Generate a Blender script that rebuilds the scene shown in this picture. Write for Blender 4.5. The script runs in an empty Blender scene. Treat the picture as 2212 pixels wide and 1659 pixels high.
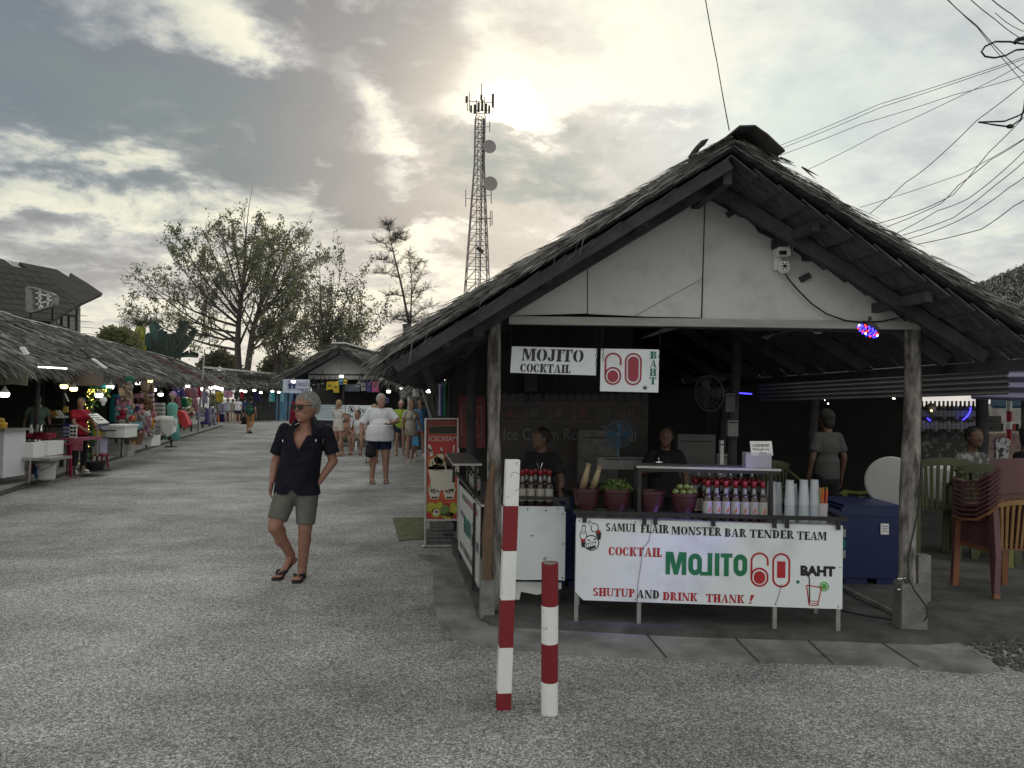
import bpy, math, random
from mathutils import Vector, Matrix, noise as mnoise
R = math.radians
rnd = random.Random(7)
sc = bpy.context.scene
COL = sc.collection

# ------------------------------------------------------------------ camera
FD, CX, CY = 1671.0, 1106.0, 829.5           # focal length and centre for a 2212 x 1659 grid
TH, RO = 0.0242, 0.018
EYE = Vector((0, 0, 1.7))
Fv = Vector((0, math.cos(TH), math.sin(TH)))
R0 = Vector((1, 0, 0)); U0 = Vector((0, -math.sin(TH), math.cos(TH)))
Uv = U0*math.cos(RO) - R0*math.sin(RO)
Rv = R0*math.cos(RO) + U0*math.sin(RO)
cam_d = bpy.data.cameras.new('camera'); cam = bpy.data.objects.new('camera', cam_d); COL.objects.link(cam)
cam_d.sensor_width = 36; cam_d.lens = 36*FD/2212.0; cam_d.clip_start = .05; cam_d.clip_end = 3000
mw = Matrix((Rv, Uv, -Fv)).transposed().to_4x4(); mw.translation = EYE
cam.matrix_world = mw
sc.camera = cam

def ray(x, y):
    return Fv*FD + Rv*(x-CX) - Uv*(y-CY)
def P(x, y, D):
    d = ray(x, y); return EYE + d*(D/d.y)
def G(x, y, z=0.0):
    d = ray(x, y); return EYE + d*((z-EYE.z)/d.z)
def PL(x, y, o, n):
    d = ray(x, y); return EYE + d*((o-EYE).dot(n)/d.dot(n))

# ------------------------------------------------------------------ materials
MATS = {}
def mat(name, col, rough=.8, var=.12, scale=6.0, bump=0.0, bscale=None, metal=0.0, col2=None, emit=0.0, alpha=1.0, spec=.5, stretch=None, trans=0.0, detail=4.0, thr=None):
    if name in MATS: return MATS[name]
    if rough >= .8 and spec == .5: spec = .2
    m = bpy.data.materials.new(name); m.use_nodes = True
    nt = m.node_tree; N = nt.nodes; L = nt.links
    b = N['Principled BSDF']
    b.inputs['Roughness'].default_value = rough
    b.inputs['Metallic'].default_value = metal
    b.inputs['Specular IOR Level'].default_value = spec
    c = (*col, 1)
    b.inputs['Base Color'].default_value = c
    if emit:
        b.inputs['Emission Color'].default_value = c; b.inputs['Emission Strength'].default_value = emit
        MATS[name] = m; return m
    if alpha < 1: b.inputs['Alpha'].default_value = alpha
    if trans: b.inputs['Transmission Weight'].default_value = trans
    tc = N.new('ShaderNodeTexCoord'); vec = tc.outputs['Object']
    if stretch:
        mp = N.new('ShaderNodeMapping'); mp.inputs['Scale'].default_value = stretch
        L.new(vec, mp.inputs['Vector']); vec = mp.outputs['Vector']
    if var or col2:
        n = N.new('ShaderNodeTexNoise'); n.inputs['Scale'].default_value = scale; n.inputs['Detail'].default_value = detail
        n.inputs['Roughness'].default_value = .6
        L.new(vec, n.inputs['Vector'])
        r = N.new('ShaderNodeValToRGB')
        if thr: r.color_ramp.elements[0].position, r.color_ramp.elements[1].position = thr
        else: r.color_ramp.elements[0].position = .3; r.color_ramp.elements[1].position = .7
        if col2: a, d = col, col2
        else: a = tuple(x*(1-var) for x in col); d = tuple(min(1, x*(1+var)) for x in col)
        r.color_ramp.elements[0].color = (*a, 1); r.color_ramp.elements[1].color = (*d, 1)
        L.new(n.outputs['Fac'], r.inputs['Fac']); L.new(r.outputs['Color'], b.inputs['Base Color'])
    if bump:
        n2 = N.new('ShaderNodeTexNoise'); n2.inputs['Scale'].default_value = bscale or scale*4; n2.inputs['Detail'].default_value = 5
        L.new(vec, n2.inputs['Vector'])
        bp = N.new('ShaderNodeBump'); bp.inputs['Strength'].default_value = bump; bp.inputs['Distance'].default_value = .02
        L.new(n2.outputs['Fac'], bp.inputs['Height']); L.new(bp.outputs['Normal'], b.inputs['Normal'])
    MATS[name] = m
    return m
def g(v): return (v, v, v)
def solid(name, col, rough=.7, **k): return mat(name, col, rough, **k)

# ------------------------------------------------------------------ mesh builder
class MB:
    def __init__(s): s.v = []; s.f = []; s.m = []
    def add(s, vs, fs, mi=0):
        o = len(s.v); s.v.extend(Vector(p) for p in vs)
        for f in fs: s.f.append([i+o for i in f]); s.m.append(mi)
    def box(s, c, d, rz=0, mi=0, rot=None, taper=1.0):
        x, y, z = d[0]/2, d[1]/2, d[2]/2
        M = rot if rot is not None else Matrix.Rotation(rz, 3, 'Z')
        vs = []
        for k in (-1, 1):
            t = taper if k > 0 else 1
            for i, j in ((-1, -1), (1, -1), (1, 1), (-1, 1)): vs.append(Vector(c) + M @ Vector((i*x*t, j*y*t, k*z)))
        s.add(vs, [(3, 2, 1, 0), (4, 5, 6, 7), (0, 1, 5, 4), (1, 2, 6, 5), (2, 3, 7, 6), (3, 0, 4, 7)], mi)
    def beam(s, p, q, w, h, up=(0, 0, 1), mi=0):
        p, q = Vector(p), Vector(q); d = (q-p).normalized(); up = Vector(up)
        if abs(d.dot(up)) > .98: up = Vector((0, 1, 0))
        a = d.cross(up).normalized()*(w/2); b = a.cross(d).normalized()*(h/2)
        vs = [p-a-b, p+a-b, p+a+b, p-a+b, q-a-b, q+a-b, q+a+b, q-a+b]
        s.add(vs, [(0, 1, 2, 3), (7, 6, 5, 4), (4, 5, 1, 0), (5, 6, 2, 1), (6, 7, 3, 2), (7, 4, 0, 3)], mi)
    def tube(s, pts, r, n=8, mi=0, cap=True, sq=1.0):
        pts = [Vector(p) for p in pts]; k = len(pts)
        rs = r if isinstance(r, (list, tuple)) else [r]*k
        o = len(s.v); prev = None
        for i, p in enumerate(pts):
            d = (pts[min(i+1, k-1)] - pts[max(i-1, 0)])
            if d.length < 1e-9: d = Vector((0, 0, 1))
            d.normalize()
            if prev is None:
                up = Vector((0, 0, 1)) if abs(d.z) < .9 else Vector((0, 1, 0))
                a = d.cross(up).normalized()
            else:
                a = (prev - d*prev.dot(d))
                a = a.normalized() if a.length > 1e-6 else d.orthogonal().normalized()
            prev = a; b = d.cross(a)
            for j in range(n):
                t = 2*math.pi*j/n
                s.v.append(p + a*math.cos(t)*rs[i] + b*math.sin(t)*rs[i]*sq)
        for i in range(k-1):
            for j in range(n):
                s.f.append([o+i*n+j, o+i*n+(j+1) % n, o+(i+1)*n+(j+1) % n, o+(i+1)*n+j]); s.m.append(mi)
        if cap:
            s.f.append([o+j for j in reversed(range(n))]); s.m.append(mi)
            s.f.append([o+(k-1)*n+j for j in range(n)]); s.m.append(mi)
    def lathe(s, c, prof, n=16, mi=0, ax=None):
        # prof: list of (r, z); ax: optional 3x3 rotation
        c = Vector(c); o = len(s.v); k = len(prof)
        for r, z in prof:
            for j in range(n):
                t = 2*math.pi*j/n; p = Vector((r*math.cos(t), r*math.sin(t), z))
                s.v.append(c + (ax @ p if ax is not None else p))
        for i in range(k-1):
            for j in range(n):
                s.f.append([o+i*n+j, o+i*n+(j+1) % n, o+(i+1)*n+(j+1) % n, o+(i+1)*n+j]); s.m.append(mi)
        s.f.append([o+j for j in reversed(range(n))]); s.m.append(mi)
        s.f.append([o+(k-1)*n+j for j in range(n)]); s.m.append(mi)
    def ell(s, c, r, n=12, m=8, mi=0, rot=None):
        c = Vector(c); o = len(s.v)
        r = r if isinstance(r, (tuple, list)) else (r, r, r)
        vs = [Vector((0, 0, -r[2]))]
        for i in range(1, m):
            a = -math.pi/2 + math.pi*i/m
            for j in range(n):
                t = 2*math.pi*j/n
                vs.append(Vector((r[0]*math.cos(a)*math.cos(t), r[1]*math.cos(a)*math.sin(t), r[2]*math.sin(a))))
        vs.append(Vector((0, 0, r[2])))
        if rot is not None: vs = [rot @ p for p in vs]
        fs = []
        for j in range(n): fs.append((0, 1+(j+1) % n, 1+j))
        for i in range(m-2):
            for j in range(n):
                a0 = 1+i*n; fs.append((a0+j, a0+(j+1) % n, a0+n+(j+1) % n, a0+n+j))
        a0 = 1+(m-2)*n; T = len(vs)-1
        for j in range(n): fs.append((a0+j, a0+(j+1) % n, T))
        s.add([c+p for p in vs], fs, mi)
    def prism(s, pts, t, mi=0, both=True):
        # pts: planar 3D polygon; t: thickness vector
        k = len(pts); t = Vector(t); a = [Vector(p) for p in pts]
        nn = Vector((0, 0, 0))
        for i in range(k): nn += a[i].cross(a[(i+1) % k])
        if nn.dot(t) > 0: a.reverse()
        vs = a + [p+t for p in a]
        fs = [tuple(range(k)), tuple(reversed(range(k, 2*k)))]
        for i in range(k): fs.append((i, i+k, (i+1) % k+k, (i+1) % k))
        s.add(vs, fs, mi)
    def quad(s, a, b, c, d, mi=0): s.add([a, b, c, d], [(0, 1, 2, 3)], mi)
    def build(s, name, mats, parent=None, smooth=False, local=False, **t):
        me = bpy.data.meshes.new(name)
        vs = s.v
        o = bpy.data.objects.new(name, me); COL.objects.link(o)
        if parent is not None:
            o.parent = parent
            if not local:
                inv = WM(parent).inverted(); vs = [inv @ p for p in vs]
        me.from_pydata([tuple(p) for p in vs], [], s.f)
        mats = mats if isinstance(mats, (list, tuple)) else [mats]
        for m in mats: me.materials.append(m)
        if len(mats) > 1: me.polygons.foreach_set('material_index', s.m)
        if smooth: me.polygons.foreach_set('use_smooth', [True]*len(me.polygons))
        me.update()
        tag(o, **t)
        return o
def WM(o):
    m = Matrix.LocRotScale(o.location, o.rotation_euler, o.scale)
    return WM(o.parent) @ m if o.parent else m
def tag(o, label=None, cat=None, group=None, kind=None):
    if label: o['label'] = label
    if cat: o['category'] = cat
    if group: o['group'] = group
    if kind: o['kind'] = kind
    return o
def thing(name, loc, label, cat, group=None, rz=0.0, scale=1.0):
    o = bpy.data.objects.new(name, None); COL.objects.link(o)
    o.location = Vector(loc); o.rotation_euler = (0, 0, rz); o.scale = (scale,)*3
    o.empty_display_size = .2
    return tag(o, label, cat, group)
def dup(root, loc, label=None, rz=None, group=None, scale=None):
    def cp(o, par):
        c = o.copy(); COL.objects.link(c)
        c.parent = par
        for ch in list(o.children): cp(ch, c)
        return c
    c = cp(root, None); c.location = Vector(loc)
    if rz is not None: c.rotation_euler = (0, 0, rz)
    if scale is not None: c.scale = (scale,)*3
    if label: c['label'] = label
    if group: c['group'] = group
    return c
def remeshed(mb, voxel, smooth=2):
    """fuse the builder's overlapping shapes into one continuous skin"""
    me = bpy.data.meshes.new('tmp'); me.from_pydata([tuple(p) for p in mb.v], [], mb.f)
    o = bpy.data.objects.new('tmp', me); COL.objects.link(o)
    md = o.modifiers.new('r', 'REMESH'); md.mode = 'VOXEL'; md.voxel_size = voxel
    if smooth:
        s2 = o.modifiers.new('s', 'SMOOTH'); s2.iterations = smooth; s2.factor = .6
    dg = bpy.context.evaluated_depsgraph_get()
    ev = o.evaluated_get(dg); m2 = ev.to_mesh()
    out = MB()
    out.v = [v.co.copy() for v in m2.vertices]; out.f = [list(p.vertices) for p in m2.polygons]; out.m = [0]*len(out.f)
    ev.to_mesh_clear(); bpy.data.objects.remove(o); bpy.data.meshes.remove(me)
    return out

# ------------------------------------------------------------------ lettering
def text_polys(s, bold=0.0):
    cu = bpy.data.curves.new('t', 'FONT'); cu.body = s; cu.size = 1; cu.offset = bold; cu.resolution_u = 3
    o = bpy.data.objects.new('t', cu); COL.objects.link(o)
    dg = bpy.context.evaluated_depsgraph_get(); ev = o.evaluated_get(dg); me = ev.to_mesh()
    vs = [(v.co.x, v.co.y) for v in me.vertices]; fs = [list(p.vertices) for p in me.polygons]
    ev.to_mesh_clear(); bpy.data.objects.remove(o); bpy.data.curves.remove(cu)
    return vs, fs
def place2d(mb, vs, fs, o, ex, ez, x0, z0, w, h, mi=0, lift=None, aspect=False):
    """fit flat shapes into the box (x0, z0, w, h) of the plane o + ex*x + ez*z"""
    a = min(p[0] for p in vs); b = max(p[0] for p in vs); c = min(p[1] for p in vs); d = max(p[1] for p in vs)
    sx = w/(b-a); sz = h/(d-c)
    off = lift if lift is not None else Vector((0, 0, 0))
    mb.add([o + ex*(x0+(p[0]-a)*sx) + ez*(z0+(p[1]-c)*sz) + off for p in vs], fs, mi)
def rect(x0, y0, x1, y1): return [(x0, y0), (x1, y0), (x1, y1), (x0, y1)]
def arcp(cx, cy, rx, ry, ix, iy, a0, a1, n=8):
    o = [(cx+rx*math.cos(R(a0+(a1-a0)*i/n)), cy+ry*math.sin(R(a0+(a1-a0)*i/n))) for i in range(n+1)]
    q = [(cx+ix*math.cos(R(a0+(a1-a0)*i/n)), cy+iy*math.sin(R(a0+(a1-a0)*i/n))) for i in range(n+1)]
    return [[o[i], o[i+1], q[i+1], q[i]] for i in range(n)]
def glyph(ch):
    """slab stencil capitals in a unit-high box -> (width, polygons)"""
    S = lambda x0, x1, y0=0, y1=1: rect(x0, y0, x1, y1)
    t = .09
    def stem(x, w=.28, y0=0, y1=1, s=.08): return [S(x, x+w, y0, y1), S(x-s, x+w+s, y0, y0+t), S(x-s, x+w+s, y1-t, y1)]
    if ch == 'O': return .82, arcp(.38, .5, .38, .5, .13, .42, 94, 266, 12) + arcp(.44, .5, .38, .5, .13, .42, -86, 86, 12)
    if ch == 'C': return .74, arcp(.38, .5, .38, .5, .12, .41, 94, 266, 12) + arcp(.42, .5, .32, .5, .16, .4, 25, 86, 5) + arcp(.42, .5, .32, .5, .16, .4, -86, -30, 5)
    if ch == 'D': return .8, stem(.08) + arcp(.4, .5, .38, .5, .13, .4, -88, 88, 12)
    if ch == 'I': return .42, stem(.09)
    if ch == 'T': return .78, [S(.27, .51), S(.17, .61, 0, t), S(0, .23, 1-.12, 1), S(.55, .78, 1-.12, 1), S(.0, .08, .68, 1), S(.7, .78, .68, 1)]
    if ch == 'L': return .66, stem(.08) + [S(.36, .66, 0, .11), S(.57, .66, 0, .32)]
    if ch == 'E': return .68, stem(.08) + [S(.36, .66, 0, .11), S(.58, .67, 0, .3), S(.36, .66, .89, 1), S(.58, .66, .7, 1), S(.36, .54, .45, .56)]
    if ch == 'F': return .64, stem(.08) + [S(.36, .64, .89, 1), S(.56, .64, .68, 1), S(.36, .54, .45, .56)]
    if ch == 'H': return .88, stem(.08) + stem(.56) + [S(.34, .44, .44, .56), S(.46, .54, .44, .56)]
    if ch == 'J': return .6, [S(.28, .52, .22, 1), S(.2, .6, 1-t, 1)] + arcp(.26, .24, .26, .24, .04, .16, 180, 360, 8) + [S(0, .16, .2, .34)]
    if ch == 'K': return .86, stem(.08) + [[(.36, .52), (.62, 1), (.8, 1), (.5, .5)], [(.4, .44), (.6, 0), (.86, 0), (.54, .54)], S(.56, .86, 0, t), S(.54, .84, 1-t, 1)]
    if ch == 'M': return 1.08, [S(.06, .14), S(0, .2, 0, t), [(.06, 1), (.34, 1), (.56, .25), (.46, 0)], [(.56, .0), (.6, .25), (.78, 1), (.7, 1), (.52, .3)], S(.76, 1.0), S(.7, 1.08, 0, t), S(.8, 1.08, 1-t, 1)]
    if ch == 'N': return .9, [S(.1, .18), S(.02, .26, 0, t), [(.02, 1), (.3, 1), (.82, 0), (.6, 0)], S(.74, .82), S(.66, .9, 1-t, 1)]
    if ch == 'A': return .88, [[(.42, 1), (.5, 1), (.16, 0), (.08, 0)], [(.42, 1), (.56, 1), (.82, 0), (.56, 0)], S(0, .28, 0, t), S(.5, .88, 0, t), S(.3, .5, .28, .36)]
    if ch == 'P': return .72, stem(.08) + arcp(.38, .72, .32, .28, .1, .18, -88, 88, 8)
    if ch == 'B': return .74, stem(.08) + arcp(.38, .75, .3, .25, .1, .15, -84, 88, 8) + arcp(.38, .26, .34, .26, .12, .15, -88, 84, 8)
    if ch == 'R': return .84, stem(.08) + arcp(.38, .74, .3, .26, .1, .16, -88, 88, 8) + [[(.38, .46), (.52, .5), (.84, 0), (.58, 0)], S(.56, .86, 0, t)]
    if ch == 'S': return .64, arcp(.33, .74, .31, .26, .09, .15, 20, 270, 10) + arcp(.31, .27, .33, .27, .1, .15, -160, 90, 10)
    if ch == 'U': return .86, [S(.08, .3, .3, 1), S(0, .38, 1-t, 1), S(.66, .76, .3, 1), S(.58, .86, 1-t, 1)] + arcp(.42, .3, .34, .3, .12, .18, 180, 268, 7) + arcp(.44, .3, .32, .3, .2, .22, 272, 360, 7)
    if ch == '!': return .3, [[(.04, 0), (.2, 0), (.22, .14), (.06, .14)], [(.1, .26), (.18, .26), (.4, 1), (.16, 1)]]
    return .4, []
def stencil(s, gap=.06):
    vs, fs = [], []; x = 0
    for ch in s:
        if ch == ' ': x += .32; continue
        w, ps = glyph(ch)
        for p in ps:
            o = len(vs); vs += [(x+a, b) for a, b in p]
            ar = sum(p[i][0]*p[(i+1) % len(p)][1]-p[(i+1) % len(p)][0]*p[i][1] for i in range(len(p)))
            ids = list(range(o, o+len(p)))
            fs.append(ids if ar > 0 else ids[::-1])
        x += w+gap
    return vs, fs
def shapes(polys):
    vs, fs = [], []
    for p in polys:
        o = len(vs); vs += list(p)
        ar = sum(p[i][0]*p[(i+1) % len(p)][1]-p[(i+1) % len(p)][0]*p[i][1] for i in range(len(p)))
        ids = list(range(o, o+len(p))); fs.append(ids if ar > 0 else ids[::-1])
    return vs, fs
def ringp(cx, cy, rx, ry, w, h, n=32):
    """stadium ring outline: half-width rx, half-height ry, line width w"""
    def stad(a, b):
        pts = []
        for i in range(n):
            t = 2*math.pi*i/n; c, s_ = math.cos(t), math.sin(t)
            pts.append((cx + a*c, cy + (b-a)*(1 if s_ >= 0 else -1) + a*s_))
        return pts
    o, q = stad(rx, ry), stad(rx-w, ry-w)
    return [[o[i], o[(i+1) % n], q[(i+1) % n], q[i]] for i in range(n)]
def stadp(cx, cy, a, b, n=28):
    return [(cx + a*math.cos(2*math.pi*i/n), cy + (b-a)*(1 if math.sin(2*math.pi*i/n) >= 0 else -1) + a*math.sin(2*math.pi*i/n)) for i in range(n)]
# ------------------------------------------------------------------ sky, sun
def build_world():
    w = bpy.data.worlds.new("World"); sc.world = w; w.use_nodes = True
    nt = w.node_tree; N = nt.nodes; L = nt.links
    for n in list(N): N.remove(n)
    out = N.new('ShaderNodeOutputWorld'); bg = N.new('ShaderNodeBackground'); L.new(bg.outputs[0], out.inputs[0])
    def V(v):
        n = N.new('ShaderNodeValue'); n.outputs[0].default_value = v; return n.outputs[0]
    def mth(op, a, b=None, c=None, clamp=False):
        n = N.new('ShaderNodeMath'); n.operation = op; n.use_clamp = clamp
        for i, x in enumerate((a, b, c)):
            if x is None: continue
            if isinstance(x, (int, float)): n.inputs[i].default_value = x
            else: L.new(x, n.inputs[i])
        return n.outputs[0]
    def mixc(f, a, b):
        n = N.new('ShaderNodeMix'); n.data_type = 'RGBA'
        if isinstance(f, (int, float)): n.inputs[0].default_value = f
        else: L.new(f, n.inputs[0])
        for i, x in ((6, a), (7, b)):
            if isinstance(x, tuple): n.inputs[i].default_value = (*x, 1)
            else: L.new(x, n.inputs[i])
        return n.outputs[2]
    tc = N.new('ShaderNodeTexCoord'); d = tc.outputs['Generated']
    sx = N.new('ShaderNodeSeparateXYZ'); L.new(d, sx.inputs[0]); X, Y, Z = sx.outputs
    az = mth('ARCTAN2', X, Y); el = mth('ARCSINE', Z)
    # a flat cloud layer seen in perspective
    zz = mth('ADD', mth('MAXIMUM', Z, 0.0), .22)
    cmb = N.new('ShaderNodeCombineXYZ'); L.new(mth('DIVIDE', X, zz), cmb.inputs[0]); L.new(mth('DIVIDE', Y, zz), cmb.inputs[1])
    def nz(scale, detail, rough, dist=0.0, off=0.0):
        mp = N.new('ShaderNodeMapping'); mp.inputs['Location'].default_value = (off, off*.7, off*.3); L.new(cmb.outputs[0], mp.inputs[0])
        n = N.new('ShaderNodeTexNoise'); n.inputs['Scale'].default_value = scale; n.inputs['Detail'].default_value = detail
        n.inputs['Roughness'].default_value = rough; n.inputs['Distortion'].default_value = dist
        L.new(mp.outputs[0], n.inputs['Vector']); return n
    n1 = nz(2.3, 9, .58, .3, 3.1); n2 = nz(6.5, 8, .62, .2, 9.2); n3 = nz(1.6, 6, .55, 0, 1.7); n4 = nz(15, 6, .6, .3, 5.0)
    # blobs wobble with the noise
    ca = N.new('ShaderNodeCombineXYZ')
    w1 = mth('MULTIPLY', mth('SUBTRACT', n3.outputs['Fac'], .5), .34); w2 = mth('MULTIPLY', mth('SUBTRACT', n1.outputs['Fac'], .5), .3)
    w3 = mth('MULTIPLY', mth('SUBTRACT', n2.outputs['Fac'], .5), .16)
    L.new(mth('ADD', mth('ADD', az, w1), w3), ca.inputs[0]); L.new(mth('ADD', mth('ADD', el, w2), mth('MULTIPLY', w3, -.8)), ca.inputs[1])
    def blob(px, py, rx, ry, rot=0.0, vec=None, soft=.0):
        dv = ray(px, py).normalized(); a0 = math.atan2(dv.x, dv.y); e0 = math.asin(dv.z)
        mp = N.new('ShaderNodeMapping'); mp.vector_type = 'TEXTURE'
        mp.inputs['Location'].default_value = (a0, e0, 0); mp.inputs['Rotation'].default_value = (0, 0, R(rot))
        mp.inputs['Scale'].default_value = (rx/FD, ry/FD, 1)
        L.new(vec or ca.outputs[0], mp.inputs[0])
        ln = N.new('ShaderNodeVectorMath'); ln.operation = 'LENGTH'; L.new(mp.outputs[0], ln.inputs[0])
        mr = N.new('ShaderNodeMapRange'); mr.interpolation_type = 'SMOOTHSTEP'
        mr.inputs['From Min'].default_value = soft; mr.inputs['From Max'].default_value = 1.3
        mr.inputs['To Min'].default_value = 1; mr.inputs['To Max'].default_value = 0
        L.new(ln.outputs['Value'], mr.inputs[0]); return mr.outputs[0]
    # cloud density: >0 dark and thick, <0 thin and bright
    dens = [  # px, py, rx, ry, rot, weight
        (60, 170, 330, 190, 0, .9), (380, 240, 330, 120, -12, .75), (760, 130, 270, 140, -10, 1.3), (640, 320, 350, 90, -14, 1.2), (940, 420, 200, 50, -10, .6),
        (1150, 350, 230, 95, -5, 2.1), (930, 120, 120, 200, 0, .3), (1420, 330, 150, 60, 10, .8), (930, 470, 220, 40, -8, .5), (760, 400, 200, 60, -15, .5), (250, 560, 320, 36, -4, .35), (1120, 480, 180, 70, 10, .45), (120, 500, 200, 40, 0, .3),
        (500, 110, 190, 90, -35, -.85), (170, 400, 300, 70, -6, -.8), (860, 270, 110, 60, -20, -.75), (890, 380, 70, 70, 0, -.6), (1120, 190, 150, 160, 0, -1.1),
        (1350, 150, 260, 260, 0, -.45), (1700, 120, 600, 330, 0, -.35), (980, 560, 300, 60, -20, -.5), (600, 700, 600, 60, 0, -.5), (1950, 420, 300, 100, -30, -.3), (1250, 440, 200, 40, -10, -.45)]
    tot = V(.0)
    for px, py, rx, ry, rot, wt in dens:
        tot = mth('ADD', tot, mth('MULTIPLY', blob(px, py, rx, ry, rot), wt))
    tot = mth('ADD', tot, mth('MULTIPLY', mth('SUBTRACT', n1.outputs['Fac'], .5), 2.0))
    tot = mth('ADD', tot, mth('MULTIPLY', mth('SUBTRACT', n2.outputs['Fac'], .5), 1.7))
    tot = mth('ADD', tot, mth('MULTIPLY', mth('SUBTRACT', n4.outputs['Fac'], .5), .6))
    dn = mth('MULTIPLY_ADD', tot, .72, .45, clamp=True)
    ramp = N.new('ShaderNodeValToRGB'); L.new(dn, ramp.inputs[0])
    cr = ramp.color_ramp; cr.elements[0].position = .0; cr.elements[0].color = (.82, .80, .62, 1)
    cr.elements[1].position = 1; cr.elements[1].color = (.165, .18, .19, 1)
    for p, c in ((.22, (.66, .67, .54)), (.42, (.47, .48, .44)), (.60, (.315, .33, .325)), (.80, (.22, .235, .235))):
        e = cr.elements.new(p); e.color = (*c, 1)
    colr = ramp.outputs[0]
    # cooler, paler air to the right; a blue-grey corner at the upper left; teal patches
    right = blob(1850, 250, 900, 620, 0, soft=.1)
    colr = mixc(mth('MULTIPLY', right, .62), colr, (.60, .665, .64))
    nish = N.new('ShaderNodeTexSky'); nish.sky_type = 'NISHITA'; nish.sun_disc = False
    nish.sun_elevation = R(20.5); nish.sun_rotation = R(0); nish.dust_density = 3
    hs = N.new('ShaderNodeVectorMath'); hs.operation = 'SCALE'; L.new(nish.outputs[0], hs.inputs[0]); hs.inputs['Scale'].default_value = .1
    colr = mixc(.06, colr, hs.outputs[0])
    colr = mixc(mth('MULTIPLY', blob(20, 140, 420, 240, 0), .6), colr, (.15, .20, .24))
    colr = mixc(mth('MULTIPLY', blob(330, 280, 360, 120, -10), .5), colr, (.21, .26, .24))
    colr = mixc(mth('MULTIPLY', blob(1150, 350, 180, 70, 0), .6), colr, (.22, .29, .27))
    colr = mixc(mth('MULTIPLY', blob(1720, 280, 260, 160, 30), .4), colr, (.52, .65, .60))
    # warm low sky
    lowm = N.new('ShaderNodeMapRange'); lowm.inputs['From Min'].default_value = .0; lowm.inputs['From Max'].default_value = .2
    lowm.inputs['To Min'].default_value = .65; lowm.inputs['To Max'].default_value = 0; L.new(el, lowm.inputs[0])
    colr = mixc(lowm.outputs[0], colr, (.72, .67, .60))
    # the veiled sun
    plain = N.new('ShaderNodeCombineXYZ'); L.new(az, plain.inputs[0]); L.new(el, plain.inputs[1])
    half = N.new('ShaderNodeCombineXYZ'); L.new(mth('ADD', az, mth('MULTIPLY', w3, .6)), half.inputs[0]); L.new(mth('ADD', el, mth('MULTIPLY', w3, .6)), half.inputs[1])
    thin = mth('SUBTRACT', 1.0, mth('MULTIPLY', blob(1150, 345, 170, 75, -5, soft=.5), .93))
    g1 = mth('MULTIPLY', mth('POWER', blob(1085, 215, 270, 240, 0, plain.outputs[0]), 1.5), thin)
    g2 = mth('MULTIPLY', blob(1098, 245, 72, 66, 0, half.outputs[0]), thin)
    colr = mixc(mth('MULTIPLY', g1, .4), colr, (1.0, .91, .68))
    add = N.new('ShaderNodeVectorMath'); add.operation = 'ADD'; L.new(colr, add.inputs[0])
    gl = N.new('ShaderNodeVectorMath'); gl.operation = 'SCALE'; gl.inputs[0].default_value = (1.0, .92, .74)
    L.new(mth('MULTIPLY', g2, .9), gl.inputs['Scale']); L.new(gl.outputs[0], add.inputs[1])
    # added fill: the unseen sky behind the viewer is brightened to light camera-facing surfaces
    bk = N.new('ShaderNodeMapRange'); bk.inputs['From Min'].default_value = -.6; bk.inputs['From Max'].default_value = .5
    bk.inputs['To Min'].default_value = BACK_FILL; bk.inputs['To Max'].default_value = 1.0; L.new(Y, bk.inputs[0])
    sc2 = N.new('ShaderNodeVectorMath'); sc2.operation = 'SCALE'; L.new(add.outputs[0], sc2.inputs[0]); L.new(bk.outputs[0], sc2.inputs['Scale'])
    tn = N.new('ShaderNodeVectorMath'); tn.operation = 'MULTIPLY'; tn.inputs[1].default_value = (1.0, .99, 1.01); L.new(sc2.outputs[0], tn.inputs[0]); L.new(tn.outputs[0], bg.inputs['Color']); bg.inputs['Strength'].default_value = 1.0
BACK_FILL = 1.5
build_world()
sd = bpy.data.lights.new('sun', 'SUN'); sd.energy = .7; sd.angle = R(14); sd.color = (1, .96, .9)
so = bpy.data.objects.new('sun', sd); COL.objects.link(so)
so.rotation_euler = (Vector((0, 1, math.tan(R(20.5))))).to_track_quat('Z', 'Y').to_euler()
sc.view_settings.view_transform = 'Standard'; sc.view_settings.look = 'None'
sc.view_settings.exposure = .25; sc.view_settings.gamma = 1

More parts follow.
